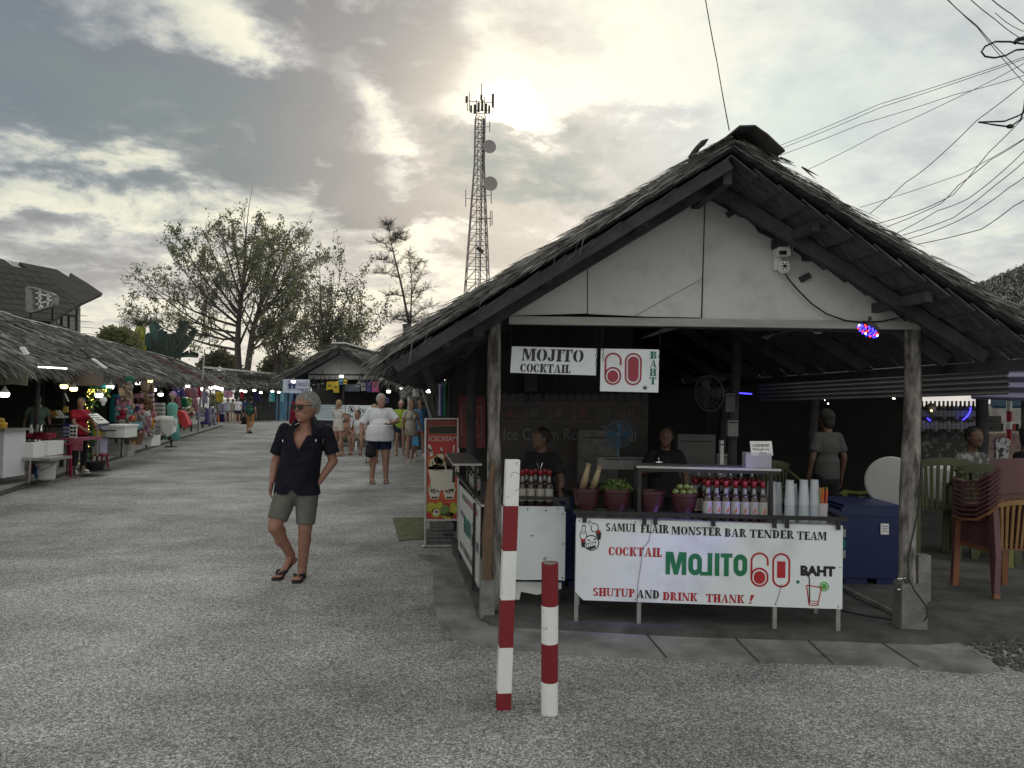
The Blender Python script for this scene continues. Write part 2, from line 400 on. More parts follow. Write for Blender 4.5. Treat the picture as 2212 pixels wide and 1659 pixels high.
# ------------------------------------------------------------------ shared materials
def asphalt():
    m = bpy.data.materials.new('asphalt_gravel'); m.use_nodes = True
    nt = m.node_tree; N = nt.nodes; L = nt.links; b = N['Principled BSDF']
    b.inputs['Roughness'].default_value = .95; b.inputs['Specular IOR Level'].default_value = .25
    geo = N.new('ShaderNodeNewGeometry'); pos = geo.outputs['Position']
    def nz(sc_, det, ro=.55, st=None):
        v = pos
        if st:
            mp = N.new('ShaderNodeMapping'); mp.inputs['Scale'].default_value = st; L.new(pos, mp.inputs[0]); v = mp.outputs[0]
        n = N.new('ShaderNodeTexNoise'); n.inputs['Scale'].default_value = sc_; n.inputs['Detail'].default_value = det; n.inputs['Roughness'].default_value = ro
        L.new(v, n.inputs['Vector']); return n.outputs['Fac']
    def rmp(f, a, c, p0=.35, p1=.65):
        r = N.new('ShaderNodeValToRGB'); r.color_ramp.elements[0].position = p0; r.color_ramp.elements[1].position = p1
        r.color_ramp.elements[0].color = (*g(a), 1); r.color_ramp.elements[1].color = (*g(c), 1); L.new(f, r.inputs[0]); return r.outputs[0]
    def mul(a, c):
        n = N.new('ShaderNodeMix'); n.data_type = 'RGBA'; n.blend_type = 'MULTIPLY'; n.inputs[0].default_value = 1
        L.new(a, n.inputs[6]); L.new(c, n.inputs[7]); return n.outputs[2]
    vo = N.new('ShaderNodeTexVoronoi'); vo.inputs['Scale'].default_value = 92; L.new(pos, vo.inputs['Vector'])
    sep = N.new('ShaderNodeSeparateColor'); L.new(vo.outputs['Color'], sep.inputs[0])
    stone = rmp(sep.outputs[0], .36, .82, .05, .98)
    gapd = rmp(vo.outputs['Distance'], 1.0, .45, .35, .65)
    vo2 = N.new('ShaderNodeTexVoronoi'); vo2.inputs['Scale'].default_value = 230; L.new(pos, vo2.inputs['Vector'])
    sep2 = N.new('ShaderNodeSeparateColor'); L.new(vo2.outputs['Color'], sep2.inputs[0])
    fine = rmp(sep2.outputs[0], .78, 1.2, .1, .95)
    patch = rmp(nz(.5, 7, .62), .62, 1.25, .36, .66)
    streak = rmp(nz(1.7, 6, .65, (.8, 1.1, 1)), .88, 1.10, .38, .64)
    dust = rmp(nz(1.6, 6, .65), 0, 1, .56, .72)
    c = mul(mul(mul(mul(mul(stone, gapd), fine), patch), streak), rmp(nz(28, 3, .7), .80, 1.2, .38, .62))
    mx = N.new('ShaderNodeMix'); mx.data_type = 'RGBA'; L.new(c, mx.inputs[6]); mx.inputs[7].default_value = (.42, .42, .415, 1)
    dm = N.new('ShaderNodeMath'); dm.operation = 'MULTIPLY'; L.new(dust, dm.inputs[0]); dm.inputs[1].default_value = .45; L.new(dm.outputs[0], mx.inputs[0])
    L.new(mx.outputs[2], b.inputs['Base Color'])
    bp = N.new('ShaderNodeBump'); bp.inputs['Strength'].default_value = .9; bp.inputs['Distance'].default_value = .012; bp.invert = True
    L.new(vo.outputs['Distance'], bp.inputs['Height'])
    bp2 = N.new('ShaderNodeBump'); bp2.inputs['Strength'].default_value = .5; bp2.inputs['Distance'].default_value = .03
    L.new(nz(5, 6), bp2.inputs['Height']); L.new(bp.outputs[0], bp2.inputs['Normal']); L.new(bp2.outputs[0], b.inputs['Normal'])
    return m
ASPH = asphalt()
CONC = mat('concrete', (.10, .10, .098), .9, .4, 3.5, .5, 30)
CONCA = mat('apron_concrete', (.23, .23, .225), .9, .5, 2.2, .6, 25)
CONCL = mat('concrete_light', (.42, .415, .40), .9, .2, 2.5, .4, 30)
CONCD = mat('concrete_dark', (.13, .13, .128), .9, .4, 5, .6, 30)
FOOT = mat('footing_concrete', (.20, .195, .185), .9, .3, 7, .6, 40)
STRAW = mat('thatch_straw', (.145, .142, .136), .95, .5, 9, .5, 60)
STRAWL = mat('thatch_straw_pale', (.34, .335, .32), .95, .35, 9)
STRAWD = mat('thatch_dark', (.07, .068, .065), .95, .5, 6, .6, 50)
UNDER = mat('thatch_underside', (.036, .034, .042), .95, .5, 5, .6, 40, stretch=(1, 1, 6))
LOG = mat('weathered_log', (.07, .065, .06), .95, 0, 16, .9, 30, stretch=(1, 1, .3), detail=8, col2=(.36, .34, .32), thr=(.38, .66))
SHING = mat('palm_shingle', (.085, .08, .085), .95, .5, 7, .6, 40, stretch=(1, 4, 1))
WOOD = mat('grey_timber', (.062, .058, .062), .9, .4, 4, .5, 25)
WOODL = mat('pale_timber', (.36, .355, .34), .85, .3, 5, .4, 25, stretch=(.3, 1, 1))
BROWN = mat('stripped_wood', (.15, .10, .068), .85, .35, 12, .6, 40, stretch=(1, 1, .2))
PANEL = mat('gable_board', (.47, .47, .475), .8, 0, 5, .1, 30, col2=(.60, .60, .60), thr=(.25, .5), detail=9)
SEAM = mat('dark_seam', (.05, .05, .05), .9, 0)
WHITE = mat('white_sheet', (.60, .64, .66), .45, 0, 2.2, .12, 2.5, col2=(.76, .81, .84), thr=(.3, .5), detail=8)
BWHITE = mat('chipped_white_paint', (.36, .33, .30), .65, 0, 26, .2, 60, col2=(.78, .79, .79), thr=(.30, .38), detail=8)
BRED = mat('chipped_red_paint', (.12, .05, .05), .6, 0, 22, .2, 60, col2=(.20, .008, .014), thr=(.28, .36), detail=8)
WHITEP = mat('white_paint', (.80, .81, .80), .6, .08, 5, .15, 40)
REDP = mat('red_paint', (.36, .012, .02), .55, .18, 6, .15, 40)
BLACK = mat('black_paint', (.012, .012, .012), .5, 0)
REDL = mat('red_lettering', (.42, .015, .025), .5, .05)
GRNL = mat('green_lettering', (.01, .17, .07), .5, .05)
TEALL = mat('teal_lettering', (.0, .16, .12), .5, .05)
METD = mat('dark_metal', (.03, .03, .032), .5, .2, 8, metal=.4)
METL = mat('galvanised_metal', (.45, .45, .45), .35, .15, 8, metal=.7)
STEEL = mat('polished_steel', (.7, .7, .7), .15, .03, 5, metal=1)
RUBB = mat('black_rubber', (.015, .015, .015), .7, 0)
CABLE = mat('black_cable', (.012, .012, .02), .6, 0)
BULB = mat('lit_bulb', (1.0, .97, .9), emit=7.0)
BULBW = mat('lit_warm_bulb', (1.0, .8, .35), emit=4.0)
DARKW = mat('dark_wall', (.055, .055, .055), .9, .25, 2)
BLUEB = mat('blue_plastic', (.004, .015, .085), .45, .12, 4)
STYRO = mat('white_foam', (.78, .78, .77), .8, .05, 8)

def leafmat(name, col, col2, sc_=2.0, tr=.45):
    m = mat(name, col, .6, 0, sc_, col2=col2); nt = m.node_tree; N = nt.nodes; b = N['Principled BSDF']; o = [n for n in N if n.type == 'OUTPUT_MATERIAL'][0]
    t = N.new('ShaderNodeBsdfTranslucent'); t.inputs[0].default_value = (*[min(1, x*1.7) for x in col2], 1); x = N.new('ShaderNodeMixShader'); x.inputs[0].default_value = tr
    nt.links.new(b.outputs[0], x.inputs[1]); nt.links.new(t.outputs[0], x.inputs[2]); nt.links.new(x.outputs[0], o.inputs[0]); return m
# ------------------------------------------------------------------ ground
def structure(o): o['kind'] = 'structure'; return o
m = MB(); nx = 40
m.quad((-400, -60, 0), (400, -60, 0), (400, 700, 0), (-400, 700, 0))
structure(m.build('ground', ASPH))
def slab(pts_xy, z0, z1, name, ma, inset=.0):
    m = MB(); m.prism([Vector((p[0], p[1], z0)) for p in pts_xy], (0, 0, z1-z0)); return structure(m.build(name, ma))
ap = [G(*p) for p in ((930, 1215), (937, 1241), (934, 1270), (937, 1298), (943, 1330), (956, 1355), (985, 1378), (1019, 1393), (1060, 1401), (1114, 1406), (1200, 1411), (1317, 1419), (1410, 1423), (1507, 1431), (1600, 1432), (1700, 1433), (1830, 1437), (1951, 1441), (2096, 1457), (2160, 1452), (2100, 1410), (2040, 1385))]
slab(ap + [Vector((4.2, 6.6, 0)), Vector((-1.0, 8.5, 0))], -.05, .03, 'concrete_apron', CONCA)
# saw cuts across the apron
m = MB()
for x0, y0, x1, y1 in ((1585, 1375, 1640, 1431), (1740, 1378, 1800, 1434), (1895, 1382, 1985, 1440), (1395, 1368, 1440, 1421)):
    a, b = G(x0, y0, .031), G(x1, y1, .031); n = (b-a).cross(Vector((0, 0, 1))).normalized()*.006
    m.prism([a-n, b-n, b+n, a+n], (0, 0, .002))
structure(m.build('concrete_joint', SEAM))
ptop = [G(*p, .08) for p in ((1018, 1280), (1030, 1318), (1060, 1338), (1114, 1342), (1254, 1349), (1380, 1356), (1507, 1362), (1650, 1366), (1824, 1371), (2001, 1378), (2080, 1372), (2212, 1360), (2500, 1330))]
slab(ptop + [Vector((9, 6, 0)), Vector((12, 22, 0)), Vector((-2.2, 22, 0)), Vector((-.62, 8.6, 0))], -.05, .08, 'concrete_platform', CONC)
# loose stones on the asphalt
m = MB(); rr = random.Random(3)
for i in range(1500):
    y = 2.1 + rr.random()**1.6*9; x = (rr.random()-.5)*y*1.5; r = rr.uniform(.003, .008)
    if y > 4.9 and x > -1.2: continue
    m.ell((x, y, r*.4), (r*rr.uniform(.8, 1.4), r, r*.7), 6, 4, rot=Matrix.Rotation(rr.random()*3, 3, 'Z'))
m.build('loose_gravel', mat('pale_stone', (.33, .33, .32), .9, .5, 3), label='loose pale stones scattered over the worn asphalt', cat='gravel', kind='stuff')
# dark gravel patch at the right end of the apron
m = MB()
for i in range(900):
    p = G(rr.uniform(2020, 2330), rr.uniform(1375, 1452)); r = rr.uniform(.008, .018)
    if p.x < 3.35 - (5.6-p.y)*.0 and (p.y > 5.35 or p.x < 3.0): continue
    m.ell((p.x, p.y, r*.5), (r*rr.uniform(.8, 1.4), r, r*.8), 6, 4, rot=Matrix.Rotation(rr.random()*3, 3, 'Z'))
m.build('gravel_patch', mat('dark_stone', (.11, .11, .105), .9, .5, 9), label='dark loose gravel beside the end of the concrete apron', cat='gravel', kind='stuff')
# pavement along the left row of stalls
UL = Vector((-.253, .967, 0)).normalized(); NL = Vector((-UL.y, UL.x, 0))
L0 = Vector((-8.6, 13.0, 0))
def LP(s, w, z=0.0): return L0 + UL*s + NL*w + Vector((0, 0, z))
m = MB(); m.prism([LP(-10, 0, -.05), LP(34, 0, -.05), LP(34, 9, -.05), LP(-10, 9, -.05)], (0, 0, .15)); structure(m.build('pavement', CONCL))
m = MB(); m.prism([LP(-10, -.12, -.05), LP(34, -.12, -.05), LP(34, -.003, -.05), LP(-10, -.003, -.05)], (0, 0, .1)); structure(m.build('kerb', CONC))

# ------------------------------------------------------------------ thatch helpers
def blade(m, p, d, L, w, rr, mi=0, bend=.0):
    d = d.normalized(); s = d.cross(Vector((rr.uniform(-1, 1), rr.uniform(-1, 1), rr.uniform(-.2, 1)))).normalized()*w/2
    e = p + d*L + Vector((0, 0, -bend*L)); q = p + d*L*.5
    m.add([p-s, p+s, q+s*.9, q-s*.9, e+s*.25, e-s*.25], [(0, 1, 2, 3), (3, 2, 4, 5)], mi)
def sheet(m, A, B, C, D, nu, nv, th, amp, mi=0, seed=0.0, fm=0):
    """wavy slab between ridge A-B and eave D-C (A,D front; B,C back)"""
    A, B, C, D = map(Vector, (A, B, C, D)); nrm = (D-A).cross(B-A).normalized()
    if nrm.z < 0: nrm = -nrm
    top = []; o = len(m.v)
    for k in (0, 1):
        for i in range(nu+1):
            for j in range(nv+1):
                a = i/nu; b = j/nv
                p = (A*(1-b)+B*b)*(1-a) + (D*(1-b)+C*b)*a
                n = mnoise.noise(Vector((p.x*1.3+seed, p.y*1.3, p.z*1.3)))*amp + mnoise.noise(p*5+Vector((seed, 0, 0)))*amp*.35
                m.v.append(p + nrm*(n if k == 0 else n*.3-th))
    W = nv+1; S = (nu+1)*W
    I = lambda k, i, j: o + k*S + i*W + j
    for i in range(nu):
        for j in range(nv):
            m.f.append([I(0, i, j), I(0, i+1, j), I(0, i+1, j+1), I(0, i, j+1)]); m.m.append(mi)
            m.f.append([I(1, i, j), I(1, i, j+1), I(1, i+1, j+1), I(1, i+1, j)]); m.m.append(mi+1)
    for i in range(nu):
        m.f.append([I(0, i, 0), I(1, i, 0), I(1, i+1, 0), I(0, i+1, 0)]); m.m.append(mi+fm)
        m.f.append([I(0, i, nv), I(0, i+1, nv), I(1, i+1, nv), I(1, i, nv)]); m.m.append(mi)
    for j in range(nv):
        m.f.append([I(0, 0, j), I(0, 0, j+1), I(1, 0, j+1), I(1, 0, j)]); m.m.append(mi)
        m.f.append([I(0, nu, j), I(1, nu, j), I(1, nu, j+1), I(0, nu, j+1)]); m.m.append(mi)

# ------------------------------------------------------------------ the mojito bar building
BO = Vector((-.17, 6.0, 0)); A3 = R(3)
BE = Vector((math.cos(A3), -math.sin(A3), 0)); BN = Vector((math.sin(A3), math.cos(A3), 0)); BD = Vector((-.09, .996, 0))
def B(u, v, z=0.0): return BO + BE*u + BD*v + Vector((0, 0, z))
def FP(x, y, off=0.0): return PL(x, y, BO + BN*off, BN)
RU, ZR, SL = 1.55, 3.50, .628
def zr(u): return ZR - SL*abs(u-RU)
UE0, UE1, V0, V1 = -.82, 3.60, -.78, 7.0
bar = thing('thatched_bar', B(1.5, 0, 0), 'open fronted cocktail bar with grey thatched gable roof and white gable boards', 'bar building')
m = MB()
for ue, ov in ((UE0, 0), (UE1, 0)):
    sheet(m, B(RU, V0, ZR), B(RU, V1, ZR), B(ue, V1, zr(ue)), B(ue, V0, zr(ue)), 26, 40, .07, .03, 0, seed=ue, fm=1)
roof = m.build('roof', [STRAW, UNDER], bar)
# straw ends along the front edge and the eaves
m = MB(); rr = random.Random(11)
for side, n in ((-1, 3600), (1, 2600)):
    for i in range(n):
        a = rr.random()*.95
        u = RU + side*a*(RU-UE0 if side < 0 else UE1-RU)
        lay = rr.random()
        p = B(u, V0 - rr.uniform(-.12, .04), zr(u) + lay*(.085 if side < 0 else .075) - .062)
        d = (BE*side*1.0 + Vector((0, 0, -SL + (rr.uniform(-.06, .24) if side < 0 else rr.uniform(-.04, .18))*(.3+lay)))) - BD*rr.uniform(-.1, .35)
        blade(m, p, d, rr.uniform(.10, .30)*(1 if side < 0 else .75), rr.uniform(.004, .010), rr, 1 if rr.random() < .28 else 0, rr.uniform(0, .12))
for ue, sd in ((UE0, -1), (UE1, 1)):
    for i in range(2600 if sd < 0 else 700):
        v = V0 + rr.random()*(V1-V0); q = rr.uniform(0, .3)
        p = B(ue - sd*q, v, zr(ue) + SL*q + rr.uniform(-.09, .03))
        d = BE*sd + Vector((0, 0, -SL-rr.uniform(-.1, .7))) + BD*rr.uniform(-.35, .35)
        blade(m, p, d, rr.uniform(.08, .2), rr.uniform(.006, .014), rr, 1 if rr.random() < .3 else 0, rr.uniform(0, .3))
for i in range(8):   # a few long loose straws hanging from the verge
    a = rr.uniform(.2, .95); u = RU - a*(RU-UE0); p = B(u, V0-.03, zr(u)-.03)
    blade(m, p, Vector((rr.uniform(-.5, .1), 0, -1)), rr.uniform(.06, .16), .006, rr, 1, .2)
m.build('straw_fringe', [STRAW, STRAWL], roof)
# underside thatch panels: overlapping palm shingles held by battens
m = MB()
for side, ue in ((-1, UE0), (1, UE1)):
    span = abs(ue-RU); n = 13
    for k in range(n):
        q0 = k/n; q1 = (k+1.12)/n
        v = V0+.02
        while v < 3.2:
            wv = rr.uniform(.34, .5)
            ua, ub = RU+side*span*q0, RU+side*span*min(q1, 1)
            dz = .075 + .02*(1) + rr.uniform(0, .012)
            m.prism([B(ua, v, zr(ua)-dz-.012), B(ua, v+wv-.02, zr(ua)-dz-.012), B(ub, v+wv-.02, zr(ub)-dz-.045), B(ub, v, zr(ub)-dz-.045)], (0, 0, .012))
            v += wv
m.build('shingle', SHING, roof)
m = MB()
for side, ue in ((-1, UE0), (1, UE1)):
    for v, w, h in (((V0+.05, .05, .08),) if side < 0 else ()) + ((-.36, .05, .09), (.06, .06, .11), (1.2, .06, .11), (2.4, .06, .11), (3.6, .06, .11), (4.8, .06, .11), (6, .06, .11)):
        u2 = ue - side*.12
        m.beam(B(RU, v, ZR-.17-(-.01 if v == V0+.05 else .04)), B(u2, v, zr(u2)-.17-(-.01 if v == V0+.05 else .04)), w, h)
m.build('rafter', WOOD, bar)
m = MB()
for u in (-.35, .35, 1.0, 2.15, 2.9, 3.6):
    m.beam(B(u, V0+.1, zr(u)-.19), B(u, V1, zr(u)-.19), .05, .07)
m.beam(B(RU, V0+.08, ZR-.22), B(RU, V1, ZR-.22), .06, .14)
m.build('purlin', WOOD, bar)
# crumpled ridge cap
m = MB(); o_ = None
cols = []
for k in range(9):
    v = V0-.10 + k*.9
    row = []
    for q, dz in ((-.24, -.115), (-.12, -.035), (0, .055), (.13, .03), (.24, -.015), (.31, -.08), (.38, -.13)):
        row.append(B(RU+q*.76, v-rr.uniform(0, .05), ZR+dz*.85-.01+rr.uniform(-.016, .016)))
    cols.append(row)
for k in range(8):
    for j in range(6):
        m.prism([cols[k][j], cols[k][j+1], cols[k+1][j+1], cols[k+1][j]], (0, 0, .012))
for i in range(30):
    q = rr.uniform(-.3, .45); blade(m, B(RU+q, V0-.08, ZR-.45*abs(q)-.03), BE*(1 if q > 0 else -1) + Vector((0, 0, rr.uniform(-1.0, -.4))), rr.uniform(.06, .13), .012, rr)
m.build('ridge_cap', STRAWD, bar)
m = MB()
pts = [FP(1493, 342, -.74), FP(1500, 330, -.74), FP(1508, 318, -.74), FP(1519, 308, -.74), FP(1530, 300, -.74)]
m.tube(pts, [.025, .022, .018, .02, .004], 7); m.build('loose_ridge_strip', STRAWD, roof)
# gable boards
gp = thing('x', (0, 0, 0), None, None); bpy.data.objects.remove(gp)
def fpoly(m, pts, off, th, mi=0): m.prism([FP(x, y, off) for x, y in pts], BN*th, mi)
m = MB()
fpoly(m, [(1098, 682), (1268, 677), (1268, 560), (1190, 610)], -.02, .012)
m2 = m.build('gable_panel', PANEL, bar)
m = MB(); fpoly(m, [(1270, 678), (1400, 684), (1514, 686), (1522, 428), (1400, 492), (1270, 560)], -.02, .012); m.build('gable_panel', PANEL, bar)
m = MB(); fpoly(m, [(1517, 690), (1700, 694), (1880, 697), (1985, 700), (1985, 668), (1860, 605), (1700, 520), (1524, 428)], -.024, .012); m.build('gable_panel', PANEL, bar)
m = MB(); m.beam(FP(1365, 686, -.023), FP(1516, 603, -.021), .003, .003); m.beam(FP(1269, 678, -.023), FP(1269, 560, -.021), .003, .004); m.beam(FP(1516, 690, -.026), FP(1523, 428, -.026), .004, .007); m.build('panel_seam', SEAM, bar)
for x, y in ((1268, 562), (1308, 517), (1738, 600), (1580, 460)):
    m = MB(); a = FP(x, y, -.03); m.box(a, (.08, .05, .045), rot=Matrix.Rotation(R(30 if x < 1500 else -30), 3, 'Y')); m.build('rafter_block', WOOD, bar)
m = MB(); m.prism([FP(1632, 487, -.06), FP(1640, 500, -.06), FP(1700, 528, -.06), FP(1742, 556, -.06), FP(1752, 545, -.06), FP(1690, 505, -.06), FP(1650, 480, -.06)], BN*.03); m.build('plank', WOOD, bar)
# the right-hand tie beam and the diagonal lookout
m = MB(); m.beam(FP(1740, 552, -.05), FP(1868, 498, -.70), .07, .09); m.build('lookout_beam', WOOD, bar); m = MB(); m.beam(FP(1985, 684, -.02), FP(2110, 664, -.30), .09, .14); m.build('lookout_beam', WOOD, bar)
m = MB(); m.beam(FP(1100, 692, -.03), FP(1985, 704, -.03), .06, .06); m.build('tie_beam', WOODL, bar)
m = MB(); m.beam(FP(1080, 690, .06), FP(1985, 712, .06), .06, .07); m.build('inner_beam', WOOD, bar)
# log posts with footings
def logpost(base, top, r, parent, seed, mats=LOG, n=14, curve=.02):
    m = MB(); q = random.Random(seed); pts = []; rs = []
    for i in range(n+1):
        a = i/n; p = base.lerp(top, a)
        pts.append(p + Vector((math.sin(a*5+seed)*curve, math.cos(a*4+seed)*curve*.5, 0))); rs.append(r*(1+q.uniform(-.07, .09))*(1.06-.1*a))
    m.tube(pts, rs, 12); return m.build('post', mats, parent, smooth=True)
pl = FP(1062, 1300); pl.z = .1
p1 = logpost(Vector((pl.x+.015, pl.y+.02, .1)), P(1070, 668, 6.02), .052, bar, 1, curve=.008)
m = MB(); m.box((pl.x-.035, pl.y-.0, .20), (.11, .13, .30), rz=.1); m.box((pl.x-.07, pl.y+.0, .40), (.055, .1, .18), rz=.05); m.build('footing', FOOT, p1)
m = MB(); m.tube([P(1053, 1250, 5.93), P(1054, 1150, 5.93), P(1060, 1040, 5.93), P(1068, 992, 5.93)], [.035, .045, .03, .006], 8); m.build('bark_stripped_slab', BROWN, p1)
pr = FP(1965, 1340); pr.z = .1
m = MB(); m.beam(FP(1086, 640, -.06), FP(1088, 672, -.06), .05, .045); m.build('post_cap', WOODL, bar)
p2 = logpost(Vector((pr.x, pr.y, .1)), P(1967, 690, 5.85), .062, bar, 4, curve=.022)
m = MB(); m.box((pr.x-.0, pr.y, .23), (.19, .16, .36), taper=.93, rz=-.05); m.box((pr.x+.085, pr.y-.01, .45), (.09, .08, .34)); m.build('footing', FOOT, p2)
for y in (1245, 1268): m = MB(); m.tube([P(1952-14, y+6, 5.78), P(1952+4, y+4, 5.78)], .006, 6); m.build('anchor_bolt', STEEL, p2)
m = MB(); pts = [P(1990, 1000, 5.78), P(1984, 1100, 5.77), P(1962, 1200, 5.76), P(1962, 1248, 5.74), P(1975, 1275, 5.72), P(2001, 1310, 5.72), P(2003, 1330, 5.7), P(1996, 1342, 5.7)]
m.tube(pts, .006, 6); m.build('cable', CABLE, p2)
for px, d, s in ((1018, 8.4, 7), (1583, 8.3, 9), (1560, 12.2, 2), (1755, 11.5, 3), (2118, 10.5, 5)):
    b0 = G(px, 1100, .08); x = (px-1106)/FD*d
    logpost(Vector((x, d, .08)), Vector((x+.03, d, min(3.2, zr((x+.17)+.09*(d-6))-.2) if x < 3.9 else 2.2)), .055 if d < 9 else .07, bar, s, WOOD)
# side purlin and braces at the left eave
m = MB(); m.beam(B(-.12, -.5, zr(-.12)-.24), B(-.2, V1-.2, zr(-.12)-.26), .08, .08); m.beam(P(878, 700, 5.3), P(882, 734, 5.3), .05, .05); m.beam(P(892, 735, 5.32), P(941, 852, 6.6), .05, .05); m.build('eave_brace', WOOD, bar)
# walls
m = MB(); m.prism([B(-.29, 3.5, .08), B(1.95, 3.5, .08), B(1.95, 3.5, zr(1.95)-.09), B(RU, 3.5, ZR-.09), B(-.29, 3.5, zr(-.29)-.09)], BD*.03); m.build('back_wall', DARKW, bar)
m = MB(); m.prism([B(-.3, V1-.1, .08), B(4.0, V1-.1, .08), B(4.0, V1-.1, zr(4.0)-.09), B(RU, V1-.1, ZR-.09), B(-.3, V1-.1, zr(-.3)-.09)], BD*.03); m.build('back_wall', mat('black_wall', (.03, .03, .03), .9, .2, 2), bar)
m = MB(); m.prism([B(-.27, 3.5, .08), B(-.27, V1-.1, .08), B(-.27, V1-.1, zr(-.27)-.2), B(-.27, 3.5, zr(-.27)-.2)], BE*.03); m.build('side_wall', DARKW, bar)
# sagging pale ceiling cloth inside the gable
m = MB()
W2 = mat('ceiling_cloth', (.42, .40, .46), .8, .1, 2)
cl = [[B(1.75+i*.22, .35+j*.5, 2.42+.26*(1-abs(i-3)/3)*(j/4) + .02*math.sin(i*2+j)) for i in range(7)] for j in range(5)]
for j in range(4):
    for i in range(6): m.prism([cl[j][i], cl[j][i+1], cl[j+1][i+1], cl[j+1][i]], (0, 0, .006))
m.build('ceiling_cloth', W2, bar)
# wire fixed along the gable board from the camera
m = MB()
pts = [(1690, 582), (1705, 605), (1725, 628), (1752, 655), (1785, 678), (1825, 692), (1865, 697), (1905, 694), (1945, 686), (1986, 672)]
m.tube([FP(x, y, -.075) for x, y in pts], .006, 6); m.build('camera_cable', CABLE, label='black cable drooping from the camera across the gable boards', cat='cable')
sc_ = thing('security_camera', FP(1692, 560, -.07), 'white double lens security camera mounted on the gable boards', 'security camera')
m = MB(); c = FP(1679, 555, -.05); m.box(c, (.055, .03, .20)); m.box(FP(1690, 535, -.06), (.11, .03, .04)); m.build('bracket', WHITEP, sc_)
m = MB(); m.box(FP(1691, 545, -.12), (.085, .085, .06)); m.ell(FP(1691, 538, -.12), (.043, .043, .03)); h1 = m.build('upper_head', WHITEP, sc_, smooth=False)
m = MB(); m.box(FP(1691, 546, -.166), (.055, .008, .03)); m.build('lens_window', BLACK, h1)
m = MB(); m.lathe(FP(1694, 575, -.12), [(.03, -.05), (.043, -.03), (.045, .02), (.035, .035)], 16); h2 = m.build('lower_head', WHITEP, sc_, smooth=True)
m = MB(); yx = Matrix.Rotation(R(90), 3, 'X'); m.lathe(FP(1695, 575, -.158), [(.034, 0), (.034, .008)], 16, ax=yx); m.build('lens_ring', WHITEP, h2)
m = MB(); m.lathe(FP(1695, 575, -.168), [(.013, 0), (.013, .006)], 14, ax=yx)
for k in range(6):
    a = R(60*k); m.lathe(FP(1695, 575, -.168) + Vector((.023*math.cos(a), 0, .023*math.sin(a))), [(.005, 0), (.005, .006)], 8, ax=yx)
m.build('lens', BLACK, h2)
m = MB()
m.tube([FP(1680, 522, -.06), FP(1680, 500, -.06)], .004, 5); m.tube([FP(1712, 545, -.06), FP(1712, 520, -.06)], .004, 5); m.build('aerial', WHITEP, sc_)

# ------------------------------------------------------------------ hanging signs
def panel_thing(name, corners, label, cat, th=.008, ma=WHITE, depthv=None):
    """corners TL TR BR BL"""
    t = thing(name, sum(corners, Vector())/4, label, cat)
    m = MB(); n = (corners[1]-corners[0]).cross(corners[3]-corners[0]).normalized()
    if n.y < 0: n = -n
    m.prism(corners, n*th); p = m.build('panel', ma, t)
    ex = (corners[1]-corners[0]); ez = (corners[0]-corners[3])
    return t, p, corners[3], ex, ez, -n*.003
def letters(p, vsfs, o, ex, ez, box, ma, lift, name='lettering'):
    m = MB(); place2d(m, vsfs[0], vsfs[1], o, ex, ez, *box, lift=lift); return m.build(name, ma, p)
c = [FP(x, y, -.03) for x, y in ((1106, 748), (1290, 753), (1287, 811), (1102, 805))]
t, p, o, ex, ez, lf = panel_thing('hanging_sign', c, 'white hanging sign lettered MOJITO COCKTAIL in black stencil', 'sign')
letters(p, stencil('MOJITO'), o, ex, ez, (.128, .47, .72, .46), BLACK, lf)
letters(p, stencil('COCKTAIL'), o, ex, ez, (.115, .04, .59, .32), BLACK, lf)
def chain(m, a, b, r=.006):
    n = int((a-b).length/.028)
    for i in range(n):
        q = a.lerp(b, (i+.5)/n); d = (b-a).normalized()*.016; s = (Vector((1, 0, 0)) if i % 2 else Vector((0, 1, 0)))*.006
        m.tube([q-d, q-d*.6+s, q+d*.6+s, q+d, q+d*.6-s, q-d*.6-s, q-d], .0018, 4, cap=False)
m = MB()
for x, ya, yb in ((1104, 706, 750), (1288, 706, 800)): chain(m, FP(x, ya, -.03), FP(x, yb, -.03))
m.build('chain', METD, t)
c = [FP(x, y, -.03) for x, y in ((1298, 753), (1424, 755), (1422, 848), (1296, 845))]
t, p, o, ex, ez, lf = panel_thing('hanging_sign', c, 'white hanging sign with big red 60 and green BAHT', 'sign')
RD2 = mat('crimson_lettering', (.32, .03, .06), .5, .05); TEL2 = TEALL
asp = ex.length/ez.length
def sixty(p, o, ex, ez, lf, x0, z0, H, rd, square=False):
    ux = ex.normalized(); uz = ez.normalized(); h = H*ez.length; O = o + ex*x0 + ez*z0
    def put(polys, nm): 
        v, f = shapes(polys); m = MB(); m.add([O + ux*(a*h) + uz*(b*h) + lf for a, b in v], f); m.build(nm, rd, p)
    w = .055
    six = ringp(.26, .28, .26, .28, w, 0) + [rect(0, .28, w, .75)] + arcp(.26, .75, .26, .25, .26-w, .25-w, 0, 180, 14) + [rect(.52-w, .62, .52, .75)]
    put(six + [stadp(.26, .27, .165, .185)], 'numeral')
    put([[(a+.62, b) for a, b in q] for q in ringp(.26, .5, .26, .5, w, 0)] + ([rect(.62+.14, .28, .62+.38, .76)] if square else [[(a+.62, b) for a, b in stadp(.26, .5, .165, .39)]]), 'numeral')
sixty(p, o, ex, ez, lf, .07, .15, .76, RD2)
ux = ex.normalized(); uz = ez.normalized()
for k, ch in enumerate('BAHT'):
    letters(p, stencil(ch), o, ex, ez, (.845, .78-.2*k, .115, .17), TEL2, lf)
